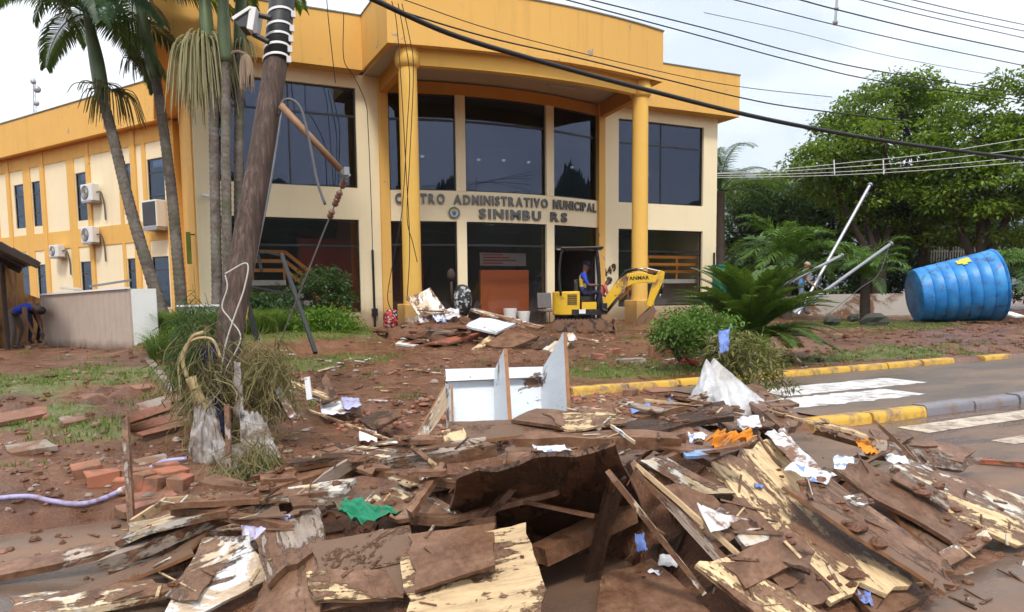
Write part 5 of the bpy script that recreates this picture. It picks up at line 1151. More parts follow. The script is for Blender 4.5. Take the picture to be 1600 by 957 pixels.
# ------------------------------------------------------------------ people
for nme, c in (('skin_tan', (.33, .17, .10)), ('skin_dark', (.16, .08, .05)), ('hair_dark', (.012, .009, .008)), ('cloth_blue', (.10, .34, .66)), ('cloth_royal', (.02, .05, .42)), ('cloth_jeans', (.16, .21, .30)), ('cloth_yellow', (.72, .52, .04)), ('cloth_navy', (.012, .014, .05)), ('cloth_red', (.42, .10, .09)), ('cloth_grey', (.12, .10, .09)), ('boot', (.05, .035, .025)), ('cap_tan', (.35, .26, .17)), ('eye_white', (.7, .7, .7))):
    plain(nme, c, .8 if 'cloth' in nme else .55, .2, 9, bmp=.2 if 'cloth' in nme else 0)
def person(label, loc, head, J, shirt, pants, skin='skin_tan', shoe='boot', cap=None, yoke=None, sleeve=True):
    """J: joints in metres, x ahead, y left, z up; one skinned body, coloured by region"""
    t = thing('person', label, 'person', tuple(loc)); V = []; E_ = []; Rd = []; tagv = []
    def v(p, r, m, link_=None):
        V.append(Vector(p)); Rd.append(r); tagv.append(m)
        if link_ is not None: E_.append((link_, len(V)-1))
        return len(V)-1
    P = lambda k: Vector(J[k])
    pel = v(P('pelvis'), (.145, .115), pants); wai = v(P('pelvis').lerp(P('chest'), .45), (.135, .105), shirt, pel); che = v(P('chest'), (.165, .12), yoke or shirt, wai)
    col = v(P('chest').lerp(P('neck'), .75), (.10, .09), yoke or shirt, che); nk = v(P('neck'), (.055, .06), skin, col)
    hv = (P('head')-P('neck')).normalized(); h1 = v(P('head')-hv*.05, (.072, .085), skin, nk); h2 = v(P('head')+hv*.04, (.080, .095), skin, h1); h3 = v(P('head')+hv*.10, (.055, .07), skin if cap is None else skin, h2)
    for s, nm in ((1, 'l'), (-1, 'r')):
        sh = v(P('sh_'+nm), (.068, .068), shirt, col); el = v(P('el_'+nm), (.045, .045), shirt if sleeve else skin, sh); wr = v(P('wr_'+nm), (.030, .030), skin, el)
        d = (P('wr_'+nm)-P('el_'+nm)).normalized(); pa = v(P('wr_'+nm)+d*.075, (.036, .020), skin, wr); sd = d.cross(Vector((0, 0, 1)))
        sd = sd.normalized() if sd.length > .1 else Vector((0, 1, 0)); dn_ = sd.cross(d)
        for i, (o_, ln_) in enumerate(((-.03, .055), (-.01, .065), (.01, .068), (.03, .05))):
            k1 = v(P('wr_'+nm)+d*.115+sd*o_, (.010, .010), skin, pa); k2 = v(P('wr_'+nm)+d*(.115+ln_*.5)+sd*o_*1.1-dn_*.012, (.009, .009), skin, k1); v(P('wr_'+nm)+d*(.115+ln_)+sd*o_*1.1-dn_*.035, (.008, .008), skin, k2)
        th1 = v(P('wr_'+nm)+d*.06+sd*.045, (.011, .011), skin, pa); v(P('wr_'+nm)+d*.10+sd*.065-dn_*.01, (.009, .009), skin, th1)
        hi = v(P('hip_'+nm), (.09, .09), pants, pel); kn = v(P('kn_'+nm), (.060, .060), pants, hi); ca = v(P('kn_'+nm).lerp(P('an_'+nm), .35), (.058, .055), pants, kn); an = v(P('an_'+nm), (.040, .040), pants, ca)
        to = v(P('an_'+nm)+Vector((.02, 0, -.045)), (.042, .042), shoe, an); v(P('an_'+nm)+Vector((.15, 0, -.055)), (.038, .032), shoe, to)
    me = bpy.data.meshes.new('body'); me.from_pydata([tuple(p) for p in V], E_, []); o = bpy.data.objects.new('body', me); COL.objects.link(o)
    o.modifiers.new('s', 'SKIN'); sl = me.skin_vertices[0].data
    for i, r in enumerate(Rd): sl[i].radius = r
    sl[0].use_root = True; ss = o.modifiers.new('u', 'SUBSURF'); ss.levels = ss.render_levels = 1
    dg = bpy.context.evaluated_depsgraph_get(); m2 = bpy.data.meshes.new_from_object(o.evaluated_get(dg)); bpy.data.objects.remove(o)
    names = list(dict.fromkeys(tagv)); m2.materials.clear()
    for nme in names: m2.materials.append(M(nme))
    segs = [(V[a], V[b], tagv[b] if tagv[b] != pants or tagv[a] == pants else pants) for a, b in E_]
    for f in m2.polygons:
        c = f.center; bd = 9e9; bm_ = None
        for a, b, m_ in segs:
            ab = b-a; tt = max(0, min(1, (c-a).dot(ab)/max(1e-9, ab.length_squared))); dd = (c-a-ab*tt).length
            if dd < bd: bd = dd; bm_ = m_
        f.material_index = names.index(bm_); f.use_smooth = True
    m2.name = 'body'; b = bpy.data.objects.new('body', m2); COL.objects.link(b); b.parent = t; ORG[b.name] = tuple(loc)
    t.rotation_euler = (0, 0, head)
    rot = Vector((0, 0, 1)).rotation_difference(hv).to_matrix(); hc = P('head')+hv*.035; fx = rot @ Vector((1, 0, 0)); fy = rot @ Vector((0, 1, 0))
    def child(mb, nme, mat):
        me = mb.mesh(nme); me.materials.append(M(mat)); q = bpy.data.objects.new(nme, me); COL.objects.link(q); q.parent = b
        for f in me.polygons: f.use_smooth = True
    hm = MB(); prof = [(.0, .135), (.05, .128), (.085, .10), (.100, .06), (.103, .03)]; hm.lathe(prof, hc-fx*.012, 16, rot)
    child(hm, 'cap' if cap else 'hair', cap or 'hair_dark')
    if cap: bm2 = MB(); bm2.add([hc+fx*.085+fy*.07+hv*.045, hc+fx*.085-fy*.07+hv*.045, hc+fx*.175-fy*.05+hv*.03, hc+fx*.175+fy*.05+hv*.03, hc+fx*.085+fy*.07+hv*.057, hc+fx*.085-fy*.07+hv*.057, hc+fx*.175-fy*.05+hv*.042, hc+fx*.175+fy*.05+hv*.042], [(0,1,2,3),(4,7,6,5),(0,4,5,1),(1,5,6,2),(2,6,7,3),(3,7,4,0)]); child(bm2, 'cap_brim', cap)
    fm = MB(); fm.blob(hc+fx*.098-hv*.02, (.018, .014, .022), 6, 5, 0); child(fm, 'nose', skin)
    for s in (-1, 1):
        e = MB(); e.blob(hc+fy*.085*s-hv*.01, (.018, .010, .028), 6, 5, 0); child(e, 'ear', skin); e = MB(); e.blob(hc+fx*.086+fy*.033*s+hv*.008, (.010, .012, .008), 6, 5, 0); child(e, 'eye', 'hair_dark')
    e = MB(); e.blob(hc+fx*.088-hv*.058, (.010, .026, .007), 6, 5, 0); child(e, 'mouth', 'cloth_red')
    return t
SIT = dict(pelvis=(-.05, 0, .10), chest=(-.02, 0, .46), neck=(.02, 0, .62), head=(.06, 0, .76), sh_l=(-.01, .19, .55), sh_r=(-.01, -.19, .55), el_l=(.10, .26, .30), el_r=(.10, -.26, .30), wr_l=(.33, .20, .30), wr_r=(.33, -.20, .30), hip_l=(0, .10, .09), hip_r=(0, -.10, .09), kn_l=(.40, .14, .12), kn_r=(.40, -.14, .12), an_l=(.46, .14, -.30), an_r=(.46, -.14, -.30))
sp0 = EM @ Vector((.13, 0, 1.0))
person('excavator driver in blue and yellow jacket and dark cap', tuple(sp0), EH, SIT, 'cloth_royal', 'cloth_navy', 'skin_dark', cap='cloth_navy', yoke='cloth_yellow').scale = (1.15,)*3
WALK = dict(pelvis=(0, 0, .93), chest=(.06, 0, 1.28), neck=(.12, 0, 1.45), head=(.17, 0, 1.58), sh_l=(.07, .19, 1.38), sh_r=(.07, -.19, 1.38), el_l=(-.06, .25, 1.12), el_r=(.16, -.25, 1.11), wr_l=(.06, .27, .90), wr_r=(.36, -.22, .95), hip_l=(0, .10, .90), hip_r=(0, -.10, .90), kn_l=(.22, .11, .52), kn_r=(-.02, -.11, .48), an_l=(.20, .11, .10), an_r=(-.30, -.11, .14))
c = at_d(1250, 492, 23.8); person('man in blue shirt, jeans and cap walking beside the leaning posts', (c.x, c.y, c.z), R(-38), WALK, 'cloth_blue', 'cloth_jeans', cap='cap_tan', sleeve=False)
BEND = dict(pelvis=(0, 0, .84), chest=(.34, 0, .98), neck=(.50, 0, .97), head=(.62, 0, .91), sh_l=(.42, .19, .96), sh_r=(.42, -.19, .96), el_l=(.47, .24, .66), el_r=(.47, -.24, .66), wr_l=(.56, .18, .42), wr_r=(.56, -.18, .42), hip_l=(0, .10, .82), hip_r=(0, -.10, .82), kn_l=(.12, .13, .48), kn_r=(.10, -.13, .46), an_l=(0, .13, .09), an_r=(.02, -.13, .09))
LEAN = dict(pelvis=(0, 0, .90), chest=(.16, 0, 1.20), neck=(.26, 0, 1.35), head=(.34, 0, 1.46), sh_l=(.2, .19, 1.29), sh_r=(.2, -.19, 1.29), el_l=(.26, .26, 1.03), el_r=(.28, -.26, 1.03), wr_l=(.46, .16, .92), wr_r=(.47, -.16, .92), hip_l=(0, .10, .88), hip_r=(0, -.10, .88), kn_l=(.08, .12, .48), kn_r=(.06, -.12, .48), an_l=(-.02, .12, .09), an_r=(0, -.12, .09))
c = at_d(934, 500, 23.0); person('person in red shirt bending behind the excavator boom', (c.x, c.y, .02), R(-20), LEAN, 'cloth_red', 'cloth_navy', 'skin_dark')
c = G(24, 538); c = at_d(22, 532, 17.0); person('person in blue shirt stooping in the mud under the kiosk roof', (c.x, c.y, gh(c.x, c.y)), R(-25), BEND, 'cloth_royal', 'cloth_grey', 'skin_dark', sleeve=False)
c = at_d(52, 528, 18.6); person('person in dark clothes stooping beside the grey panel box', (c.x, c.y, gh(c.x, c.y)), R(-40), BEND, 'cloth_grey', 'cloth_navy', 'skin_dark')
# ------------------------------------------------------------------ things at the entrance
ch = thing('office_chair', 'grey office chair standing outside right of the entrance door', 'chair', tuple(at_y(855, 503, 23.6))); cb = at_y(855, 497, 23.6); cb.z = .02
plain('chair_grey', (.16, .15, .15), .8, .2, 8, mud=.3)
bevel(MB().box((cb.x, cb.y, .50), (.55, .5, .09)).build('seat', 'chair_grey', ch), .03); bevel(MB().box((cb.x, cb.y+.22, .88), (.60, .07, .58), Matrix.Rotation(-.1, 3, 'X')).build('backrest', 'chair_grey', ch), .03)
for dx in (-.2, .2):
    for dy in (-.18, .18): MB().tube([(cb.x+dx, cb.y+dy, .46), (cb.x+dx*1.2, cb.y+dy*1.2, 0)], .018, 6).build('leg', 'metal_dark', ch)
for px, lab in ((797, 'white plastic bin inside the entrance in front of the orange counter'), (818, 'small white bin right of the larger one by the counter')):
    c = at_y(px, 492, 24.1 if px < 810 else 24.2); h_ = .62 if px < 810 else .5; m_ = MB(); m_.lathe([(0, 0), (.17, 0), (.24, h_), (.26, h_), (.26, h_-.05), (.20, .05), (0, .05)], (c.x, c.y, -.02), 18); tag(m_.build('waste_bin', 'white_plastic', auto=40), lab, 'bin')
def mk_pattern(name, cols, sc):
    m, t, b, o = newmat(name); v = coords(t); vo = N(t, 'ShaderNodeTexVoronoi'); vo.inputs['Scale'].default_value = sc; t.links.new(v, vo.inputs['Vector'])
    sx = t.nodes.new('ShaderNodeSeparateColor'); t.links.new(vo.outputs['Color'], sx.inputs[0]); c = ramp(t, sx.outputs[0], tuple((i/len(cols), c_) for i, c_ in enumerate(cols)), 'CONSTANT'); setc(t, b, c); b.inputs['Roughness'].default_value = .6
mk_pattern('pattern_red', ((.45, .02, .03), (.02, .02, .03), (.55, .05, .05), (.5, .45, .42), (.25, .01, .02)), 16); mk_pattern('pattern_bw', ((.02, .02, .022), (.5, .5, .52), (.03, .03, .03), (.015, .015, .015), (.30, .30, .32), (.015, .015, .015)), 15)
def lump(name, label, cat, c, r, mat, jit=.10, n=14, m=10, squash=1.6):
    mb = MB(); mb.blob((0, 0, 0), (1, 1, 1), n, m, jit); vs = []
    for x, y, z in mb.v:
        k = math.copysign(abs(x)**(1/squash), x), math.copysign(abs(y)**(1/squash), y), math.copysign(abs(z)**(1/squash), z); q = max(1, math.sqrt(sum(v*v for v in k))/1.05); vs.append((c[0]+k[0]/q*r[0], c[1]+k[1]/q*r[1], c[2]+k[2]/q*r[2]))
    mb.v = vs; return tag(mb.build(name, mat, smooth=True), label, cat)
c = at_y(612, 498, 22.6); lump('bag', 'red patterned bag on the ground left of the left column plinth', 'bag', (c.x, c.y, .33), (.29, .22, .36), 'pattern_red')
c = at_y(723, 470, 19.6); lump('stuffed_bag', 'black and white patterned stuffed bag on top of the debris by the entrance', 'bag', c, (.29, .26, .48), 'pattern_bw', .22, squash=1.25)
m_ = MB(); a = at_y(707, 482, 21); b = at_y(705, 436, 21); m_.tube([a, b], .045, 8); m_.blob(at_y(705, 430, 21), (.13, .12, .20), 10, 7, .1); tag(m_.build('mop', 'dark_wood', smooth=True), 'muddy mop standing upright beside the patterned bag', 'mop')
# ------------------------------------------------------------------ debris materials
def mk_board(name, clean, mudk, lay=None, grain=True, tone=(.80, 1.15), rough=.6):
    """clean: wood or laminate colours; mudk 0..1 how much mud; lay: a paint layer peeling off"""
    m, t, b, o = newmat(name); v = coords(t, 'Object', (1, 1, 1)); vg = coords(t, 'Object', (.14, 1, 1))
    g = noise_n(t, vg, 22, 8, .7, .6); c = ramp(t, g, ((.32, tuple(x*.62 for x in clean)), (.5, clean), (.68, tuple(min(1, x*1.25) for x in clean)))) if grain else mix(t, g, tuple(x*.9 for x in clean), clean)
    if lay:
        pk = ramp(t, noise_n(t, coords(t, 'Object', (.5, 1, 1)), 4.5, 9, .72, .8), ((.49, 0), (.515, 1))); c = mix(t, pk, c, lay)
    oi = t.nodes.new('ShaderNodeObjectInfo')
    n1 = noise_n(t, coords(t, 'Object', (.5, 1, 1)), 3.0, 9, .72, .9); n2 = noise_n(t, v, 13, 6, .7); n3 = noise_n(t, coords(t, 'Object', (.09, 1, 1)), 17, 6, .7, .3)
    mk = mth(t, 'ADD', mth(t, 'ADD', mth(t, 'MULTIPLY', n1, .52), mth(t, 'MULTIPLY', n2, .16)), mth(t, 'MULTIPLY', n3, .32 if grain else .1)); mk = mk if grain else mth(t, 'ADD', mk, .11); mk = mth(t, 'ADD', mk, mth(t, 'MULTIPLY', mth(t, 'SUBTRACT', oi.outputs['Random'], .5), .08)); mk = mth(t, 'ADD', mk, mth(t, 'MULTIPLY', mth(t, 'SUBTRACT', noise_n(t, coords(t, 'World'), 1.9, 5, .6, .4), .5), .30))
    k = ramp(t, mk, ((.575-.20*mudk, 0), (.60-.18*mudk, 1)))
    md = ramp(t, mth(t, 'ADD', mth(t, 'MULTIPLY', noise_n(t, v, 5, 8, .68, .4), .7), mth(t, 'MULTIPLY', noise_n(t, v, 34, 5, .7), .3)), ((.30, (.055, .025, .014)), (.46, (.145, .070, .038)), (.59, (.235, .128, .076)), (.72, (.38, .245, .165))))
    c = mix(t, k, c, md); c = mix(t, 1, c, ramp(t, oi.outputs['Random'], ((0, tone[0]), (1, tone[1]))), 'MULTIPLY')
    b.inputs['Specular IOR Level'].default_value = .32; setc(t, b, c); setc(t, b, ramp(t, mth(t, 'SUBTRACT', mth(t, 'ADD', k, mth(t, 'MULTIPLY', n2, .3)), .15), ((.2, rough), (.95, .26), (1, .40))), 'Roughness')
    bump(t, b, mth(t, 'ADD', mth(t, 'MULTIPLY', k, .8), mth(t, 'ADD', mth(t, 'MULTIPLY', g, .35), mth(t, 'ADD', mth(t, 'MULTIPLY', n2, .5), mth(t, 'MULTIPLY', noise_n(t, v, 45, 5, .7), .25)))), 1.0, .016)
mk_board('board_peeled', (.60, .43, .245), .36); mk_board('board_pale', (.56, .43, .28), .40, (.62, .58, .52)); mk_board('board_mud', (.30, .18, .10), .95); mk_board('board_white', (.60, .46, .32), .40, (.72, .72, .71))
mk_board('board_veneer', (.62, .445, .25), .16); mk_board('board_dark', (.085, .045, .028), .62, None, True, (.6, 1.1)); mk_board('board_fibre', (.185, .108, .068), .30, None, False, (.85, 1.1), .5); mk_board('board_laminate', (.70, .75, .80), .10, None, False, (.95, 1.05), .45); mk_board('board_grey', (.34, .27, .22), .55); mk_board('board_red', (.34, .105, .055), .45)
plain('edge_brown', (.30, .14, .06), .8, .4, 14, mud=.2)
mk_pattern('paper_print', ((.72, .72, .76), (.75, .75, .75), (.22, .30, .62), (.70, .70, .72), (.62, .63, .68), (.76, .76, .76), (.4, .45, .62)), 26)
plain('paper_white', (.70, .70, .72), .6, .08, 8, mud=.36, bmp=.1); plain('paper_blue', (.16, .25, .58), .6, .3, 8, mud=.15); plain('cloth_orange', (.70, .25, .02), .8, .3, 8, mud=.15); plain('cloth_green', (.02, .24, .13), .85, .35, 8, mud=.32); plain('sheet_blue', (.20, .33, .55), .5, .2, 6, mud=.25); plain('foil_lilac', (.45, .45, .72), .35, .2, 6, mud=.18)
plain('brick_red', (.36, .135, .075), .85, .35, 7, mud=.34, bmp=.4); plain('slab_red', (.30, .125, .085), .8, .3, 6, mud=.45, bmp=.3); plain('concrete_bit', (.30, .25, .21), .9, .3, 6, mud=.45, bmp=.4)
def slab(name, C, th, mat, label=None, cat='board', group=None, nu=10, nv=4, jag=.02, warp=.0, bow_=0., parent=None, edge=None, twist=0.):
    """a sheet of real thickness through four corners; its own axes run along its length and width"""
    A, B, Cc, D = [Vector(p) for p in C]; c = (A+B+Cc+D)/4; u = ((B-A)+(Cc-D)); v = ((D-A)+(Cc-B)); 
    if v.length > u.length: A, B, Cc, D = D, A, B, Cc; u = ((B-A)+(Cc-D)); v = ((D-A)+(Cc-B))
    u.normalize(); n_ = u.cross(v).normalized(); 
    if n_.z < 0: n_ = -n_
    v = n_.cross(u); rot = Matrix((u, v, n_)).transposed(); inv = rot.transposed(); L_ = (B-A).length
    top = []; bot = []
    for i in range(nu+1):
        for j in range(nv+1):
            s = i/nu; t = j/nv; p = A.lerp(B, s).lerp(D.lerp(Cc, s), t); q = inv @ (p-c)
            ed = (i in (0, nu)); eb = (j in (0, nv))
            if ed: q.x += random.uniform(-1, 1)*jag*2.0*min(1, L_)
            if eb: q.y += random.uniform(-1, 1)*jag*.16
            q.z += warp*float(fbm(q.x*2.2+c.x*9, q.y*2.2+c.y*9, 2))+bow_*(1-(2*s-1)**2)+twist*(s-.5)*(t-.5)
            top.append(q+Vector((0, 0, th/2))); bot.append(q-Vector((0, 0, th/2)))
    k = nv+1; N_ = len(top); F = []
    for i in range(nu):
        for j in range(nv): a = i*k+j; F.append((a, a+k, a+k+1, a+1)); F.append((N_+a, N_+a+1, N_+a+k+1, N_+a+k))
    nf = len(F)
    for i in range(nu): a = i*k; F.append((a, N_+a, N_+a+k, a+k)); a = i*k+nv; F.append((a, a+k, N_+a+k, N_+a))
    for j in range(nv): a = j; F.append((a, a+1, N_+a+1, N_+a)); a = nu*k+j; F.append((a, N_+a, N_+a+1, a+1))
    me = bpy.data.meshes.new(name); me.from_pydata([tuple(p) for p in top+bot], [], F); me.materials.append(M(mat))
    if edge: me.materials.append(M(edge)); me.polygons.foreach_set('material_index', [0]*nf+[1]*(len(F)-nf))
    bm = bmesh.new(); bm.from_mesh(me); bmesh.ops.recalc_face_normals(bm, faces=bm.faces); bm.to_mesh(me); bm.free()
    o = bpy.data.objects.new(name, me); COL.objects.link(o); mwx = rot.to_4x4(); mwx.translation = c
    if parent is not None: mwx.translation = c-Vector(ORG[parent.name]); o.parent = parent; o.matrix_local = mwx
    else: o.matrix_world = mwx
    if label: tag(o, label, cat, group)
    return o
def zq(*pts): return [at_z(x, y, z) for x, y, z in pts]
def dq(*pts): return [at_d(x, y, d) for x, y, d in pts]
def strip(a, b, wd, nrm=None):
    a = Vector(a); b = Vector(b); d = (b-a).normalized(); s = d.cross(Vector(nrm) if nrm else Vector((0, 0, 1))).normalized()*wd/2; return [a+s, b+s, b-s, a-s]
# ------------------------------------------------------------------ the heap itself: a mound of mud and shreds under the boards
HP = [(560, 790, -.22, .55), (700, 745, .0, .6), (850, 712, .08, .55), (1000, 700, .10, .55), (1120, 660, .05, .6), (1230, 720, .04, .55), (1340, 745, -.12, .55), (1180, 800, -.12, .5), (430, 850, -.30, .5), (650, 860, -.28, .5), (1300, 850, -.32, .5), (300, 830, -.36, .35), (1450, 760, -.35, .4), (620, 900, -.38, .4), (1150, 900, -.40, .4)]
HG = [(at_z(x, y, z), z-ROAD_Z, r) for x, y, z, r in HP]
def heap(X, Y):
    z = np.zeros_like(X)
    for p, h, r in HG: z = np.maximum(z, h*np.exp(-((X-p.x)**2+(Y-p.y)**2)/(r*r)))
    cv_ = at_z(920, 880, -.46); z = z*(1-.97*np.exp(-(((X-cv_.x)**2+(Y-cv_.y)**2)/.42**2)**2))
    return z
hx = np.arange(-1.6, 6.2, .045); hy = np.arange(1.8, 7.6, .045); HX, HY = np.meshgrid(hx, hy, indexing='ij'); hz = heap(HX, HY); 
rough_ = .10*np.abs(fbm(HX*3, HY*3, 3))+.05*fbm(HX*9, HY*9, 2)
HZ = ROAD_Z-.06+hz*.92+np.clip(hz*4, 0, 1)*rough_
a0 = (np.arange(len(hx)-1)[:, None]*len(hy)+np.arange(len(hy)-1)[None, :]); keep = (hz[:-1, :-1] > .035).ravel(); a0 = a0.ravel()[keep]
V_ = np.stack([HX, HY, HZ], -1).reshape(-1, 3); F_ = np.stack([a0, a0+len(hy), a0+len(hy)+1, a0+1], 1); us = np.unique(F_); mp_ = -np.ones(len(V_), int); mp_[us] = np.arange(len(us))
me = npmesh('mud_heap', V_[us], mp_[F_], 'mud_ground'); me.polygons.foreach_set('use_smooth', [True]*len(me.polygons)); ga2 = me.attributes.new('grass', 'FLOAT', 'POINT')
mh = link('mud_heap', me); tag(mh, 'mud and shreds packed under the boards of the big heap', 'mud', kind='stuff')
def hh_(x, y):
    return max(float(ROAD_Z-.06+heap(np.array([x]), np.array([y]))[0]*.92), ROAD_Z if y < KERB_Y else gh(x, y))
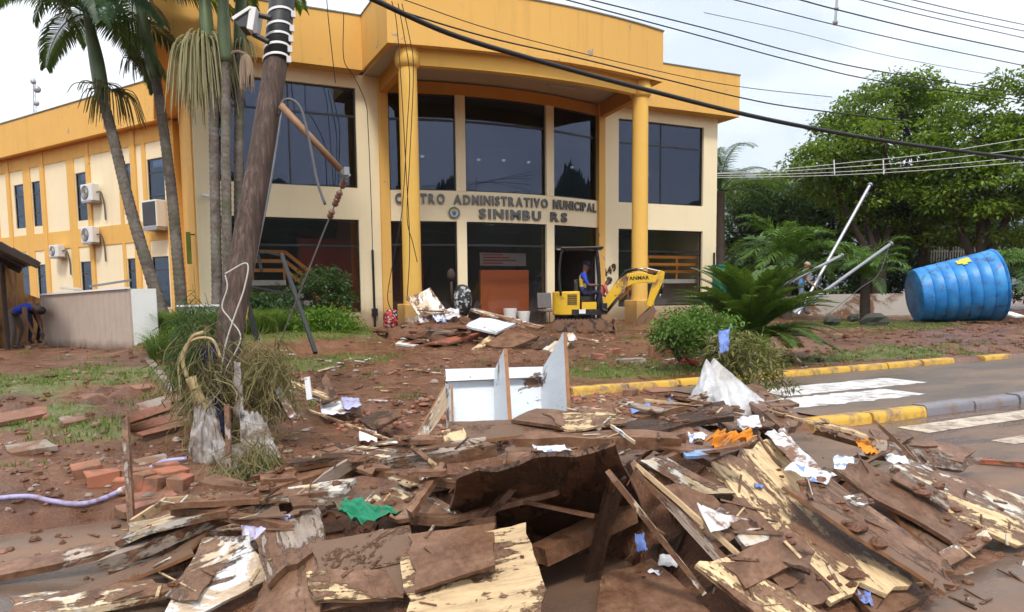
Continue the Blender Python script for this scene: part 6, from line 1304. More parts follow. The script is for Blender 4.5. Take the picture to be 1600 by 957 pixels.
# ------------------------------------------------------------------ the boards one can tell apart
BG = 'boards of the big heap'
KEY = [
 ('big peeled plywood sheet sloping down the right side of the heap', 'board_veneer', ((1102, 726, .07), (1212, 688, .13), (1440, 898, -.36), (1300, 946, -.40)), .02, dict(nu=18, nv=8, jag=.03, warp=.05)),
 ('smooth brown fibreboard lying over the big peeled sheet', 'board_fibre', ((1232, 770, .02), (1296, 748, .03), (1484, 888, -.33), (1474, 930, -.37)), .015, dict(nu=14, nv=5, jag=.03, warp=.03)),
 ('pale long board pointing to the right edge of the photo', 'board_pale', ((1385, 735, -.08), (1420, 722, -.06), (1625, 790, -.42), (1600, 832, -.44)), .022, dict(nu=12, nv=4, warp=.03)),
 ('tan board under the pale one, tip at the right edge', 'board_veneer', ((1400, 775, -.18), (1440, 762, -.16), (1640, 838, -.45), (1590, 858, -.46)), .02, dict(nu=12, nv=4, warp=.03)),
 ('muddy plank on the far right slope of the heap', 'board_mud', ((1270, 680, .07), (1290, 662, .08), (1520, 708, -.32), (1500, 728, -.34)), .03, dict(nu=14, nv=3, warp=.05)),
 ('flaking grey board with pale tip near the crosswalk', 'board_grey', ((1340, 712, -.03), (1365, 690, 0), (1535, 718, -.37), (1500, 738, -.38)), .03, dict(nu=12, nv=4, warp=.04)),
 ('short white striped board end on the wet road at the right', 'board_white', ((1465, 866, -.37), (1535, 826, -.36), (1550, 845, -.40), (1482, 888, -.42)), .03, dict(nu=8, nv=3)),
 ('brown board between the fibreboard and the pale long board', 'board_mud', ((1300, 735, -.02), (1350, 722, 0), (1560, 835, -.40), (1500, 862, -.40)), .02, dict(nu=14, nv=5, warp=.05)),
 ('splintered tan board left of the big peeled sheet', 'board_pale', ((1148, 838, -.14), (1186, 826, -.10), (1268, 900, -.32), (1222, 926, -.34)), .02, dict(nu=9, nv=3)),
 ('dark board beneath the splintered tan one', 'board_dark', ((1120, 800, -.08), (1160, 780, -.04), (1310, 930, -.38), (1250, 958, -.42)), .025, dict(nu=10, nv=4)),
 ('peeling board at the bottom edge right of the hollow', 'board_veneer', ((1085, 888, -.24), (1130, 872, -.20), (1330, 985, -.46), (1240, 1010, -.48)), .02, dict(nu=12, nv=4, warp=.03)),
 ('muddy board end in front of the big peeled sheet', 'board_mud', ((1320, 912, -.38), (1395, 880, -.35), (1450, 935, -.45), (1370, 975, -.47)), .025, dict(nu=8, nv=5, warp=.03)),
 ('white and tan peeled panel at the bottom left', 'board_white', ((318, 842, -.18), (388, 838, -.14), (424, 905, -.36), (236, 1000, -.46)), .02, dict(nu=14, nv=6, warp=.02)),
 ('flat brown panel in the middle of the bottom edge', 'board_fibre', ((490, 850, -.14), (640, 822, -.08), (652, 925, -.34), (500, 958, -.40)), .02, dict(nu=10, nv=8, jag=.015, warp=.01)),
 ('large tan panel right of the flat brown one, at the bottom edge', 'board_peeled', ((628, 862, -.16), (826, 818, -.04), (856, 985, -.42), (640, 1010, -.46)), .02, dict(nu=14, nv=9, warp=.02)),
 ('muddy panel overlapping the top of the large tan panel', 'board_mud', ((640, 838, -.10), (770, 818, -.05), (772, 885, -.16), (650, 925, -.27)), .015, dict(nu=9, nv=6, warp=.03)),
 ('thin curved brown strip sweeping to the lower left', 'board_fibre', ((55, 946, -.45), (215, 885, -.38), (330, 822, -.20), (300, 868, -.32)), .015, dict(nu=14, nv=4, bow_=-.03)),
 ('torn plank with pale broken side at the left of the heap', 'board_grey', ((165, 878, -.36), (205, 846, -.30), (425, 760, -.06), (405, 800, -.12)), .05, dict(nu=16, nv=3, jag=.04, warp=.04)),
 ('upper plank on the left of the heap, ragged end', 'board_pale', ((175, 850, -.28), (215, 828, -.26), (400, 772, -.05), (370, 800, -.08)), .03, dict(nu=12, nv=3, jag=.04, warp=.04)),
 ('long thin plank reaching out to the left edge over the road', 'board_grey', ((-40, 893, -.45), (175, 850, -.36), (182, 868, -.38), (-40, 912, -.47)), .03, dict(nu=14, nv=2, jag=.02, warp=.03)),
 ('cream board lying flat on the road at the bottom left', 'board_pale', ((20, 940, -.46), (240, 910, -.42), (290, 925, -.42), (10, 975, -.48)), .03, dict(nu=14, nv=3, jag=.03, warp=.03)),
 ('pale broken strip along the top of the hollow at the left', 'board_pale', ((280, 790, -.10), (320, 778, -.08), (560, 756, .0), (540, 775, -.03)), .03, dict(nu=14, nv=2, warp=.03)),
 ('long brown beam along the left back of the heap', 'board_mud', ((395, 782, -.06), (400, 765, -.04), (640, 690, .08), (660, 702, .06)), .06, dict(nu=14, nv=2, warp=.03)),
 ('tan-edged beam crossing behind the brown beam', 'board_grey', ((500, 745, -.02), (505, 728, 0), (760, 690, .12), (770, 704, .10)), .06, dict(nu=12, nv=2, warp=.02)),
 ('dark curved sheet arching over the hollow', 'board_dark', ((715, 742, .22), (962, 700, .36), (1015, 822, -.36), (690, 850, -.40)), .02, dict(nu=18, nv=8, warp=.05)),
 ('dark roll of boards along the top of the heap', 'board_mud', ((800, 696, .14), (830, 684, .16), (1070, 688, .18), (1060, 704, .15)), .06, dict(nu=12, nv=3, warp=.06)),
 ('pale muddy panel left of the roll of boards', 'board_fibre', ((772, 722, .08), (800, 698, .12), (905, 702, .14), (880, 730, .09)), .02, dict(nu=8, nv=4)),
 ('plank rising behind the hollow towards the white sack', 'board_grey', ((880, 690, .14), (905, 676, .16), (1105, 616, .22), (1095, 636, .20)), .035, dict(nu=14, nv=3, warp=.04)),
 ('dark broad plank beside the white sack', 'board_dark', ((930, 700, .14), (960, 672, .18), (1135, 628, .26), (1150, 652, .20)), .03, dict(nu=12, nv=4, warp=.05)),
 ('ragged plank right of the white sack', 'board_mud', ((1150, 615, .18), (1180, 600, .18), (1255, 660, .05), (1230, 678, .04)), .04, dict(nu=10, nv=4, warp=.05)),
 ('muddy board sloping left below the plank by the sack', 'board_mud', ((1010, 690, .14), (1060, 670, .16), (1190, 690, .12), (1110, 730, .06)), .03, dict(nu=10, nv=5, warp=.06)),
 ('brown curled board across the foot of the white cabinet', 'board_fibre', ((700, 690, -.02), (705, 662, .04), (925, 645, .06), (905, 668, .02)), .02, dict(nu=14, nv=4, warp=.02, bow_=-.03)),
 ('orange-edged board right of the curled board', 'board_mud', ((800, 660, .04), (835, 640, .08), (930, 655, .06), (890, 672, .03)), .02, dict(nu=8, nv=3, warp=.03)),
 ('muddy board at the right end of the hollow', 'board_mud', ((1030, 770, .02), (1085, 745, .06), (1170, 830, -.16), (1110, 860, -.22)), .02, dict(nu=10, nv=5, warp=.05)),
 ('peeled strip right of the arching sheet', 'board_pale', ((1000, 722, .16), (1030, 712, .18), (1150, 770, .0), (1090, 775, -.02)), .02, dict(nu=10, nv=3, warp=.04)),
 ('wide muddy sheet lying at the right foot of the heap', 'board_fibre', ((1395, 800, -.25), (1440, 785, -.22), (1500, 850, -.40), (1470, 875, -.40)), .02, dict(nu=8, nv=4, warp=.03)),
 ('dark muddy board flat in the shade under the hollow', 'board_mud', ((940, 905, -.44), (1020, 880, -.42), (1110, 960, -.46), (930, 975, -.48)), .025, dict(nu=9, nv=5, warp=.04)),
 ('tan sheet half buried above the green cloth', 'board_pale', ((560, 790, -.12), (640, 755, -.04), (720, 800, -.06), (620, 815, -.13)), .018, dict(nu=9, nv=5, warp=.03)),
 ('yellowish crumbled board left of the flat brown panel', 'board_grey', ((400, 845, -.20), (500, 800, -.12), (510, 850, -.18), (420, 920, -.34)), .03, dict(nu=9, nv=6, warp=.10, jag=.05)),
 ('muddy board between the peeled panel and the flat brown panel', 'board_mud', ((410, 905, -.34), (500, 870, -.24), (505, 975, -.42), (380, 1000, -.45)), .03, dict(nu=9, nv=6, warp=.10, jag=.04)),
]
BIG = set()
for lab, mat, pts, th, kw in KEY:
    ob_ = slab('board', zq(*pts), th*1.35, mat, lab, 'board', BG, edge='edge_brown' if mat in ('board_fibre', 'board_laminate') else None, **kw)
    if kw.get('nv', 0) >= 4: BIG.add(ob_.name)
# bars and sticks one can tell apart
ST = [
 ('pale split strip on the right side of the hollow, upper one', 'board_pale', (953, 742, .22), (1100, 930, -.38), .05, .025), ('second split strip running down beside the first', 'board_grey', (985, 725, .22), (1212, 962, -.44), .07, .03), ('third thin strip at the right of the hollow', 'board_peeled', (1000, 735, .2), (1190, 900, -.3), .035, .02),
 ('dark upright plank in the middle of the hollow', 'board_dark', (962, 750, .14), (925, 890, -.42), .09, .03), ('round brown timber lying inside the hollow', 'board_mud', (838, 872, -.30), (985, 800, -.16), .11, .10), ('dark stick slanting up left of the hollow', 'board_dark', (640, 806, -.06), (695, 724, .14), .05, .04),
 ('dark stick propped across the hollow mouth', 'board_dark', (760, 808, -.06), (826, 738, .16), .05, .035), ('thin rod bent over the hollow', 'board_grey', (795, 780, .02), (925, 806, -.04), .022, .02), ('dark bar over the lilac foil on the left', 'board_dark', (278, 796, -.10), (450, 826, -.16), .055, .05),
 ('straight bar lying across the heap centre', 'board_mud', (560, 735, 0), (800, 770, .02), .05, .04), ('thin lath across the heap top', 'board_grey', (660, 745, .04), (905, 740, .12), .03, .02), ('lath under the arching sheet', 'board_dark', (700, 815, -.08), (870, 770, .05), .035, .03), ('bar below the roll of boards', 'board_mud', (640, 812, -.12), (770, 816, -.08), .06, .05),
 ('stick jutting from the left foot of the heap', 'board_grey', (440, 740, -.06), (560, 700, .06), .04, .03), ('long thin stick behind the heap by the pole', 'board_peeled', (480, 640, -.1), (640, 700, .02), .03, .02), ('short dark rod beside the sky-blue plank', 'board_dark', (1018, 728, .10), (1080, 705, .15), .04, .035), ('brown stick over the heap near the cabinet', 'board_mud', (600, 720, .02), (720, 690, .10), .045, .035)]
for lab, mat, a, b, wd, th in ST: slab('stick', strip(at_z(*a), at_z(*b), wd), th, mat, lab, 'stick', 'sticks in the big heap', nu=12, nv=2, jag=.03, warp=.02)
slab('plank', zq((1066, 708, .18), (1120, 703, .19), (1126, 712, .17), (1072, 716, .16)), .02, 'sheet_blue', 'small sky-blue plank on top of the heap', 'plank', nu=6, nv=2)
slab('rod', strip(at_z(1528, 720, -.47), at_z(1640, 729, -.47), .05), .035, 'board_red', 'orange-brown rod lying on the wet road at the right edge', 'rod', nu=8, nv=2)
# many more shards of board all over the heap, each laid on what is below it
SH = ['board_mud']*10+['board_dark']*6+['board_grey']*4+['board_peeled']*2+['board_pale']*2+['board_fibre']*3+['board_white']
def drop(x, y, z0=.95):
    ok, loc, nrm, idx, ob, mm_ = scene.ray_cast(DG, (x, y, z0), (0, 0, -1))
    if not ok or ob.name.split('.')[0] not in ('board', 'sheet', 'stick', 'shard', 'mud_heap', 'road', 'plank', 'ground'): return None
    return loc, (nrm if nrm.z > 0 else -nrm), ob.name
bpy.context.view_layer.update(); DG = bpy.context.evaluated_depsgraph_get()
hol = at_z(930, 880, -.46); cnt = 0; tries = 0
while cnt < 150 and tries < 9000:
    tries += 1; x = random.uniform(-.9, 5.6); y = random.uniform(2.2, 6.9); h = float(heap(np.array([x]), np.array([y]))[0])
    if h < .06 or (random.random() < .8 and math.hypot(x-hol.x, y-hol.y) < .35): continue
    hit = drop(x, y)
    if hit is None: continue
    c, nrm, ob = hit
    if ob in BIG and random.random() < .88: continue
    nrm = (nrm+Vector((random.gauss(0, .12), random.gauss(0, .12), .3))).normalized(); an = random.gauss(math.atan2(-.5, .8), .8); d = Vector((math.cos(an), math.sin(an), 0)); d = (d-nrm*d.dot(nrm)).normalized(); s = nrm.cross(d)
    L_ = random.choice((.18, .25, .33, .42, .55, .7))*random.uniform(.8, 1.2); wd = random.choice((.016, .03, .05, .08, .11, .15, .19))*random.uniform(.8, 1.2); wd = min(wd, L_*.55); c = c+nrm*random.uniform(.008, .03)
    slab('shard', [c-d*L_/2-s*wd/2, c+d*L_/2-s*wd/2, c+d*L_/2+s*wd/2, c-d*L_/2+s*wd/2], random.uniform(.008, .035), random.choice(SH), 'muddy splintered shard of board among the others in the big heap', 'board shard', 'shards in the big heap', nu=8, nv=2, jag=.035, warp=.06)
    cnt += 1
for i in range(13):
    hit = None
    while hit is None or hit[2] in BIG or float(heap(np.array([x]), np.array([y]))[0]) < .12: x = random.uniform(1.5, 5.0); y = random.uniform(2.6, 6.2); hit = drop(x, y) if math.hypot(x-hol.x, y-hol.y) > .75 else None
    c, nrm, ob = hit; nrm = (nrm+Vector((random.gauss(0, .16), random.gauss(0, .16), .2))).normalized(); an = random.gauss(-.75, .45); d = Vector((math.cos(an), math.sin(an), 0)); d = (d-nrm*d.dot(nrm)).normalized(); s = nrm.cross(d); L_ = random.uniform(.45, .95); wd = random.uniform(.16, .36); c = c+nrm*.03
    slab('sheet', [c-d*L_/2-s*wd/2, c+d*L_/2-s*wd/2, c+d*L_/2+s*wd/2, c-d*L_/2+s*wd/2], random.uniform(.012, .025), random.choice(('board_mud', 'board_mud', 'board_mud', 'board_fibre', 'board_grey', 'board_pale', 'board_peeled')), 'warped mud-covered sheet among the others in the big heap', 'board', 'warped sheets in the big heap', nu=12, nv=5, jag=.045, warp=.13)
bpy.context.view_layer.update(); DG = bpy.context.evaluated_depsgraph_get()
# finer splinters, crumbs and mud lumps: nobody could count them
sp2 = MB(); ml2 = MB()
for i in range(5200):
    x = random.uniform(-1.2, 5.9); y = random.uniform(2.0, 7.2); h = float(heap(np.array([x]), np.array([y]))[0])
    if h < .02 and random.random() < .9: continue
    hit = drop(x, y)
    if hit is None: continue
    p, nrm, ob = hit
    if ob in BIG and random.random() < .45: continue
    if random.random() < .26:
        an = random.gauss(-.5, 1.2); L_ = random.uniform(.03, .15)*(1 if random.random() < .85 else 2.2); d = Vector((math.cos(an), math.sin(an), 0)); d = (d-nrm*d.dot(nrm)).normalized()*L_/2; d.z += random.uniform(-.01, .02); sp2.bar(p-d+nrm*.006, p+d+nrm*.006, random.uniform(.004, .018), random.uniform(.003, .009), tuple(nrm), mi=random.choice((0, 0, 0, 2, 3, 1)))
    else:
        if float(vnoise(x*2.3, y*2.3)) < .02: continue
        r = random.uniform(.007, .028)*(1 if random.random() < .9 else 1.9); ml2.blob(p+nrm*r*.2, (r*random.uniform(.8, 1.6), r*random.uniform(.8, 1.3), r*random.uniform(.4, .8)), 5, 4, .25)
tag(sp2.build('splinters', ['board_mud', 'board_pale', 'board_dark', 'board_peeled'], org=(0, 0, 0), recalc=False), 'splinters and chips strewn over the big heap', 'splinters', kind='stuff')
tag(ml2.build('mud_lumps', 'mud_ground', org=(0, 0, 0), recalc=False), 'small lumps of mud stuck on the boards of the big heap', 'mud', kind='stuff')
# ------------------------------------------------------------------ crumpled papers, cloths, foils
def crumple(name, label, cat, C, mat, n=9, amp=.04, group=None, th=.003, fold=5.):
    A, B, Cc, D = [Vector(p) for p in C]; nm = (B-A).cross(D-A).normalized(); sd = random.uniform(0, 99); vs = []
    if nm.z < 0: nm = -nm
    for i in range(n+1):
        for j in range(n+1):
            s = i/n; t = j/n; p = A.lerp(B, s).lerp(D.lerp(Cc, s), t); k = 1+.05*math.sin(7*s+sd)*math.cos(6*t+sd)
            p = (A+B+Cc+D)/4+(p-(A+B+Cc+D)/4)*k+nm*(amp*float(abs(vnoise(s*fold+sd, t*fold+sd))*2.4+.8*vnoise(s*fold*2.3+sd, t*fold*2.1))); vs.append(p)
    k = n+1; N_ = len(vs); vs += [v-nm*th for v in vs]
    F = []
    for i in range(n):
        for j in range(n): a = i*k+j; F += [(a, a+k, a+k+1, a+1), (N_+a, N_+a+1, N_+a+k+1, N_+a+k)]
    for i in range(n): a = i*k; F.append((a, N_+a, N_+a+k, a+k)); a = i*k+n; F.append((a, a+k, N_+a+k, N_+a)); a = i; F.append((a, a+1, N_+a+1, N_+a)); a = n*k+i; F.append((a, N_+a, N_+a+1, a+1))
    mb = MB(); mb.add(vs, F); return tag(mb.build(name, mat, smooth=True, recalc=False), label, cat, group)
PG = 'papers in the rubble'
for lab, mat, q in (
 ('white paper with dark print on the right part of the heap', 'paper_print', ((1238, 722, .12), (1300, 745, .04), (1290, 760, .02), (1225, 735, .1))), ('long white paper strip on the big peeled sheet', 'paper_white', ((1195, 680, .16), (1225, 672, .16), (1285, 740, .06), (1262, 748, .06))), ('torn white and blue sheet at the right of the hollow', 'paper_white', ((1088, 790, .0), (1125, 800, .0), (1170, 815, -.06), (1110, 832, -.06))),
 ('small blue-white paper on the right slope', 'paper_print', ((1300, 718, 0), (1332, 714, 0), (1338, 735, -.04), (1305, 738, -.04))), ('white wrapper near the right end of the heap', 'paper_white', ((1375, 705, -.06), (1412, 716, -.08), (1425, 730, -.12), (1385, 722, -.1))), ('blue and white wrapper right of the sack', 'paper_white', ((1208, 632, .10), (1222, 630, .10), (1246, 660, .05), (1232, 668, .05))),
 ('blue crumpled wrapper behind the heap by the cabinet', 'paper_blue', ((985, 640, .05), (1015, 632, .06), (1020, 655, .03), (990, 660, .03))), ('white paper on the mud left of the cabinet', 'paper_white', ((560, 672, -.26), (588, 672, -.26), (590, 692, -.28), (562, 690, -.28))), ('large crumpled white paper in the mud behind the pole', 'paper_white', ((498, 632, -.24), (535, 628, -.24), (548, 645, -.25), (505, 650, -.25))), ('lilac bag beside the crumpled paper', 'foil_lilac', ((532, 622, -.2), (560, 622, -.2), (565, 636, -.2), (538, 640, -.2))),
 ('flattened white sheet on top of the heap, left of the roll', 'paper_print', ((832, 698, .2), (880, 698, .2), (895, 706, .18), (845, 708, .18))), ('white scrap on the left foot of the heap', 'paper_white', ((652, 740, .06), (675, 738, .06), (682, 752, .05), (656, 754, .05))), ('lilac foil tucked under the dark bar on the left', 'foil_lilac', ((375, 815, -.14), (455, 805, -.12), (450, 825, -.17), (380, 850, -.22))), ('small blue wrapper inside the hollow', 'paper_blue', ((990, 838, -.3), (1005, 835, -.3), (1010, 862, -.36), (996, 866, -.36))), ('second blue wrapper lower in the hollow', 'paper_print', ((1030, 868, -.36), (1062, 868, -.36), (1058, 888, -.4), (1028, 885, -.4))),
 ('blue wrapper at the bottom right', 'paper_blue', ((1335, 920, -.4), (1360, 925, -.4), (1365, 948, -.42), (1345, 945, -.42))), ('light grey scrap by the white sack', 'paper_white', ((1150, 655, .1), (1185, 652, .1), (1190, 668, .08), (1155, 672, .08))), ('pale paper near the orange cloth', 'paper_print', ((1075, 680, .2), (1105, 682, .2), (1100, 692, .18), (1078, 692, .18)))):
    crumple('paper', lab, 'paper', zq(*q), mat, 12, amp=.024, group=PG, fold=3.4)
for i in range(46):
    x = random.uniform(-.3, 5.2); y = random.uniform(2.8, 6.6); r = random.uniform(.02, .06); hit = drop(x, y)
    if hit is None or float(heap(np.array([x]), np.array([y]))[0]) < .05: continue
    c = hit[0]+Vector((0, 0, .012))
    crumple('paper_scrap', 'small torn paper scrap among the boards of the big heap', 'paper scrap', [c+Vector((math.cos(a+i)*r*random.uniform(.6, 1.3), math.sin(a+i)*r*random.uniform(.6, 1.3), random.uniform(-.02, .02))) for a in (0, 1.6, 3.1, 4.7)], random.choice(('paper_white', 'paper_white', 'paper_print', 'paper_blue')), 4, .02, 'paper scraps in the big heap')
crumple('cloth', 'orange cloth bunched on top of the heap', 'cloth', zq((1102, 690, .22), (1170, 676, .22), (1175, 690, .18), (1115, 704, .18)), 'cloth_orange', 12, .07)
crumple('cloth', 'green cloth twisted across the left part of the heap', 'cloth', zq((515, 788, -.06), (560, 788, -.06), (632, 812, -.1), (560, 822, -.14)), 'cloth_green', 14, .07)
crumple('cloth', 'orange rag on the right slope of the heap', 'cloth', zq((1335, 690, .02), (1352, 688, .02), (1375, 710, -.04), (1352, 712, -.04)), 'cloth_orange', 8, .04)
# ------------------------------------------------------------------ white overturned cabinet
cab = thing('cabinet', 'white overturned cabinet with broken brown edges standing behind the heap', 'cabinet', tuple(at_z(790, 680, -.45)))
def pan(nm, q, th=.02, mat='board_laminate', edge='edge_brown', **k): slab(nm, dq(*q), th, mat, parent=cab, edge=edge, jag=.004, **k)
pan('back_panel', ((697, 596, 6.9), (852, 590, 7.2), (852, 672, 6.9), (700, 690, 6.6)))
pan('rail', ((696, 578, 6.85), (852, 574, 7.15), (852, 590, 7.1), (697, 597, 6.8)), .03)
pan('divider', ((774, 582, 7.0), (790, 546, 6.45), (797, 656, 6.1), (776, 676, 6.7)), .035, nu=8, nv=6)
pan('divider', ((848, 580, 7.15), (883, 520, 6.5), (889, 648, 6.2), (850, 668, 6.9)), .035, nu=8, nv=6)
pan('door', ((694, 604, 6.75), (698, 640, 6.7), (652, 702, 6.3), (640, 700, 6.25)), .03, 'board_white', nu=8, nv=3)
pan('side_panel', ((697, 598, 6.88), (706, 604, 6.6), (708, 690, 6.35), (700, 690, 6.6)), .02)
# ------------------------------------------------------------------ white sack, blue bag
def mk_sack():
    m, t, b, o = newmat('sack_white'); v = coords(t); n = noise_n(t, v, 3, 7, .65, .5); c = ramp(t, n, ((.36, (.26, .22, .19)), (.52, (.50, .50, .51)), (.66, (.66, .68, .70)))); z = zof(t)
    h = mth(t, 'ADD', z.outputs[2], mth(t, 'MULTIPLY', noise_n(t, v, 5, 6), .3)); c = mix(t, ramp(t, h, ((.02, .75), (.35, 0))), c, (.22, .15, .11)); setc(t, b, c); b.inputs['Roughness'].default_value = .35
    bump(t, b, noise_n(t, coords(t, 'Object', (1, 1, .25)), 9, 7, .65, .8), .6, .03)
mk_sack()
sk_ = MB(); apx = at_d(1112, 566, 6.4); n = 64; vs = []; m = 16; bc = at_d(1145, 640, 6.4)
for i in range(m+1):
    t = i/m; cc = apx.lerp(bc, t); r = .05+.34*t**.9
    for j in range(n):
        a = 2*math.pi*j/n; rr = r*(1+.16*math.sin(a*4+3*t)*t+.10*math.sin(a*11+5*t)*t+.05*math.sin(a*19+2*t)*t+.04*random.uniform(-1, 1)); vs.append(cc+Vector((math.cos(a)*rr*1.0, math.sin(a)*rr*.8, .03*math.sin(a*3)*(1-t)+.03*math.sin(a*5)*(t))))
sk_.add(vs+[apx+Vector((0, 0, -.03))], [(i*n+j, i*n+(j+1) % n, (i+1)*n+(j+1) % n, (i+1)*n+j) for i in range(m) for j in range(n)]+[((j+1) % n, j, (m+1)*n) for j in range(n)]); tag(sk_.build('plastic_sack', 'sack_white', smooth=True), 'white translucent plastic sack standing at the back of the heap', 'sack')
crumple('cloth', 'bright blue cloth caught in the dry branches above the sack', 'cloth', dq((1122, 520, 6.7), (1140, 514, 6.7), (1138, 550, 6.6), (1124, 556, 6.6)), 'paper_blue', 9, .06)
# dry branches over the yellow kerb
br = thing('fallen_branch', 'fallen dry olive branch lying over the yellow kerb behind the white sack', 'branch', tuple(at_d(1180, 610, 8)))
bm_ = MB(); tips = []
b0 = at_d(1110, 560, 8.0)
for i in range(20):
    e = at_d(random.uniform(1120, 1235), random.uniform(540, 640), random.uniform(6.8, 8.6)); md = b0.lerp(e, .5)+Vector((0, 0, random.uniform(.05, .25))); c3 = curve([b0, md, e], 5); bm_.tube(c3, [.016*(1-.07*j) for j in range(len(c3))], 5); tips += [p for p in c3[3:]]
bm_.build('twigs', 'bark', br, recalc=False)
P_ = np.array([np.array(random.choice(tips))+rng.normal(0, .05, 3) for _ in range(2600)]); V, F = leaves(P_, rng.normal(0, 1, (2600, 3))+np.array([.3, -.2, -.5]), .10, .022); me = npmesh('leaves', V-np.array(ORG[br.name]), F, 'branch_olive'); link('leaves', me, br)
# ------------------------------------------------------------------ tangle at the foot of the pole
tg = MB()
for i in range(260):
    x0 = random.uniform(284, 438); y0 = random.uniform(560, 772); dp = random.uniform(6.4, 7.6); p = at_d(x0, y0, dp); an = random.uniform(0, 6.28); L_ = random.uniform(.15, .55)
    pts = [p]; d = Vector((math.cos(an)*.5, math.sin(an)*.5, random.uniform(-1, .5)))
    for k_ in range(4): d = (d+Vector((random.gauss(0, .6), random.gauss(0, .6), random.gauss(0, .5)-.1))).normalized(); pts.append(pts[-1]+d*L_/4)
    c3 = curve(pts, 3); tg.tube(c3, random.uniform(.002, .006), 4, cap=False)
tg2 = MB()
for i in range(3000):
    x0, y0, sx, sy, da, db, mt = random.choice(((300, 515, 14, 26, 6.9, 7.8, 1), (288, 545, 9, 22, 6.6, 7.4, 1), (310, 500, 16, 14, 7.6, 8.4, 1), (412, 575, 16, 16, 6.8, 7.5, 0), (428, 585, 9, 20, 6.7, 7.4, 0), (392, 560, 14, 12, 7.7, 8.3, 0), (398, 712, 15, 18, 5.7, 6.4, 0), (408, 735, 10, 14, 5.7, 6.3, 1), (352, 740, 14, 12, 5.7, 6.2, 0), (372, 610, 18, 22, 7.6, 8.2, 0), (345, 575, 22, 18, 7.7, 8.3, 0), (318, 600, 14, 26, 6.5, 7.0, 0), (312, 545, 20, 24, 6.6, 7.6, 0), (408, 560, 22, 24, 6.7, 7.6, 0)))
    p = at_d(x0+random.gauss(0, sx), y0+random.gauss(0, sy), random.uniform(da, db)); d = Vector((random.gauss(0, .13), random.gauss(0, .13), -random.uniform(.10, .46)))
    (tg2 if mt else tg).tube(curve([p, p+d*.5+Vector((random.gauss(0, .06), random.gauss(0, .06), .03)), p+d], 3), random.uniform(.0018, .0042), 4, cap=False)
tag(tg2.build('green_tangle', 'grass_green', org=(0, 0, 0), recalc=False), 'green uprooted weeds hanging left of the pole foot', 'weeds', kind='stuff')
o = tg.build('straw_tangle', 'straw', org=(0, 0, 0), recalc=False); tag(o, 'tangle of dry straw and vines wrapped around the foot of the pole', 'straw', kind='stuff')
mk_wood('vine_bark', (.20, .14, .06), (.36, .27, .13), (.52, .42, .24), (1, 1, .3), 9)
for lab, pts, r_ in (('thick pale vine stem bending down past the pole foot', ((292, 590), (286, 562), (300, 528), (318, 520)), .02), ('pale splayed stem at the left of the tangle', ((298, 590), (318, 640), (330, 690), (352, 740), (378, 775)), .05), ('thin pale stem arching above the tangle', ((283, 610), (280, 570), (296, 535), (330, 530), (345, 560)), .014), ('pale root crossing the plastic sheet', ((300, 600), (312, 650), (318, 710), (345, 770)), .03)):
    P = [at_d(x, y, 6.6) for x, y in pts]; tag(MB().tube(curve(P, 6), r_, 7).build('vine', 'vine_bark', smooth=True), lab, 'vine')
def mk_film():
    m, t, b, o = newmat('plastic_film'); v = coords(t, 'World'); n = noise_n(t, v, 4, 8, .68, .6); c = ramp(t, n, ((.36, (.16, .10, .065)), (.50, (.40, .34, .30)), (.68, (.62, .60, .60))))
    setc(t, b, c); b.inputs['Roughness'].default_value = .28; bump(t, b, noise_n(t, coords(t, 'World', (1, 1, .35)), 13, 8, .7, 1.2), .9, .03)
    tr = t.nodes.new('ShaderNodeBsdfTranslucent'); t.links.new(c, tr.inputs[0]); ms_ = t.nodes.new('ShaderNodeMixShader'); ms_.inputs[0].default_value = .3; t.links.new(b.outputs[0], ms_.inputs[1]); t.links.new(tr.outputs[0], ms_.inputs[2]); t.links.new(ms_.outputs[0], o.inputs[0])
mk_film()
def drape(name, label, cat, C, mat, n=26, amp=.075, fold=4.6):
    return crumple(name, label, cat, dq(*C), mat, n, amp, None, .004, fold)
drape('plastic_sheet', 'torn grey plastic sheet hanging left of the pole foot', 'plastic sheet', ((304, 628, 6.6), (330, 625, 6.7), (375, 760, 6.1), (292, 715, 6.2)), 'plastic_film'); drape('plastic_sheet', 'torn white plastic sheet right of the pole foot', 'plastic sheet', ((372, 650, 6.6), (405, 646, 6.7), (440, 715, 6.4), (382, 745, 6.2)), 'plastic_film'); drape('plastic_sheet', 'narrow plastic strip hanging in the tangle', 'plastic sheet', ((366, 570, 6.8), (376, 566, 6.8), (384, 650, 6.6), (370, 655, 6.6)), 'plastic_film', 10, .05)
drape('plastic_sheet', 'folded plastic remnant at the bottom of the tangle', 'plastic sheet', ((330, 690, 6.2), (385, 700, 6.3), (388, 765, 6.0), (350, 775, 5.9)), 'plastic_film')
drape('cloth', 'dark navy cloth hanging on the pole foot', 'cloth', ((322, 545, 7.0), (342, 540, 7.0), (346, 640, 6.8), (322, 600, 6.8)), 'cloth_navy', 14, .14, 5); drape('cloth', 'lower dark navy cloth below the other one', 'cloth', ((328, 590, 6.9), (345, 590, 6.9), (352, 680, 6.6), (338, 682, 6.6)), 'cloth_navy', 12, .12, 5)
plain('tag_yellow', (.65, .45, .02), .5, .1, 5); drape('cloth', 'yellow plastic scrap behind the pole', 'plastic', ((380, 480, 9), (388, 478, 9), (388, 500, 9), (380, 500, 9)), 'tag_yellow', 5, .05)
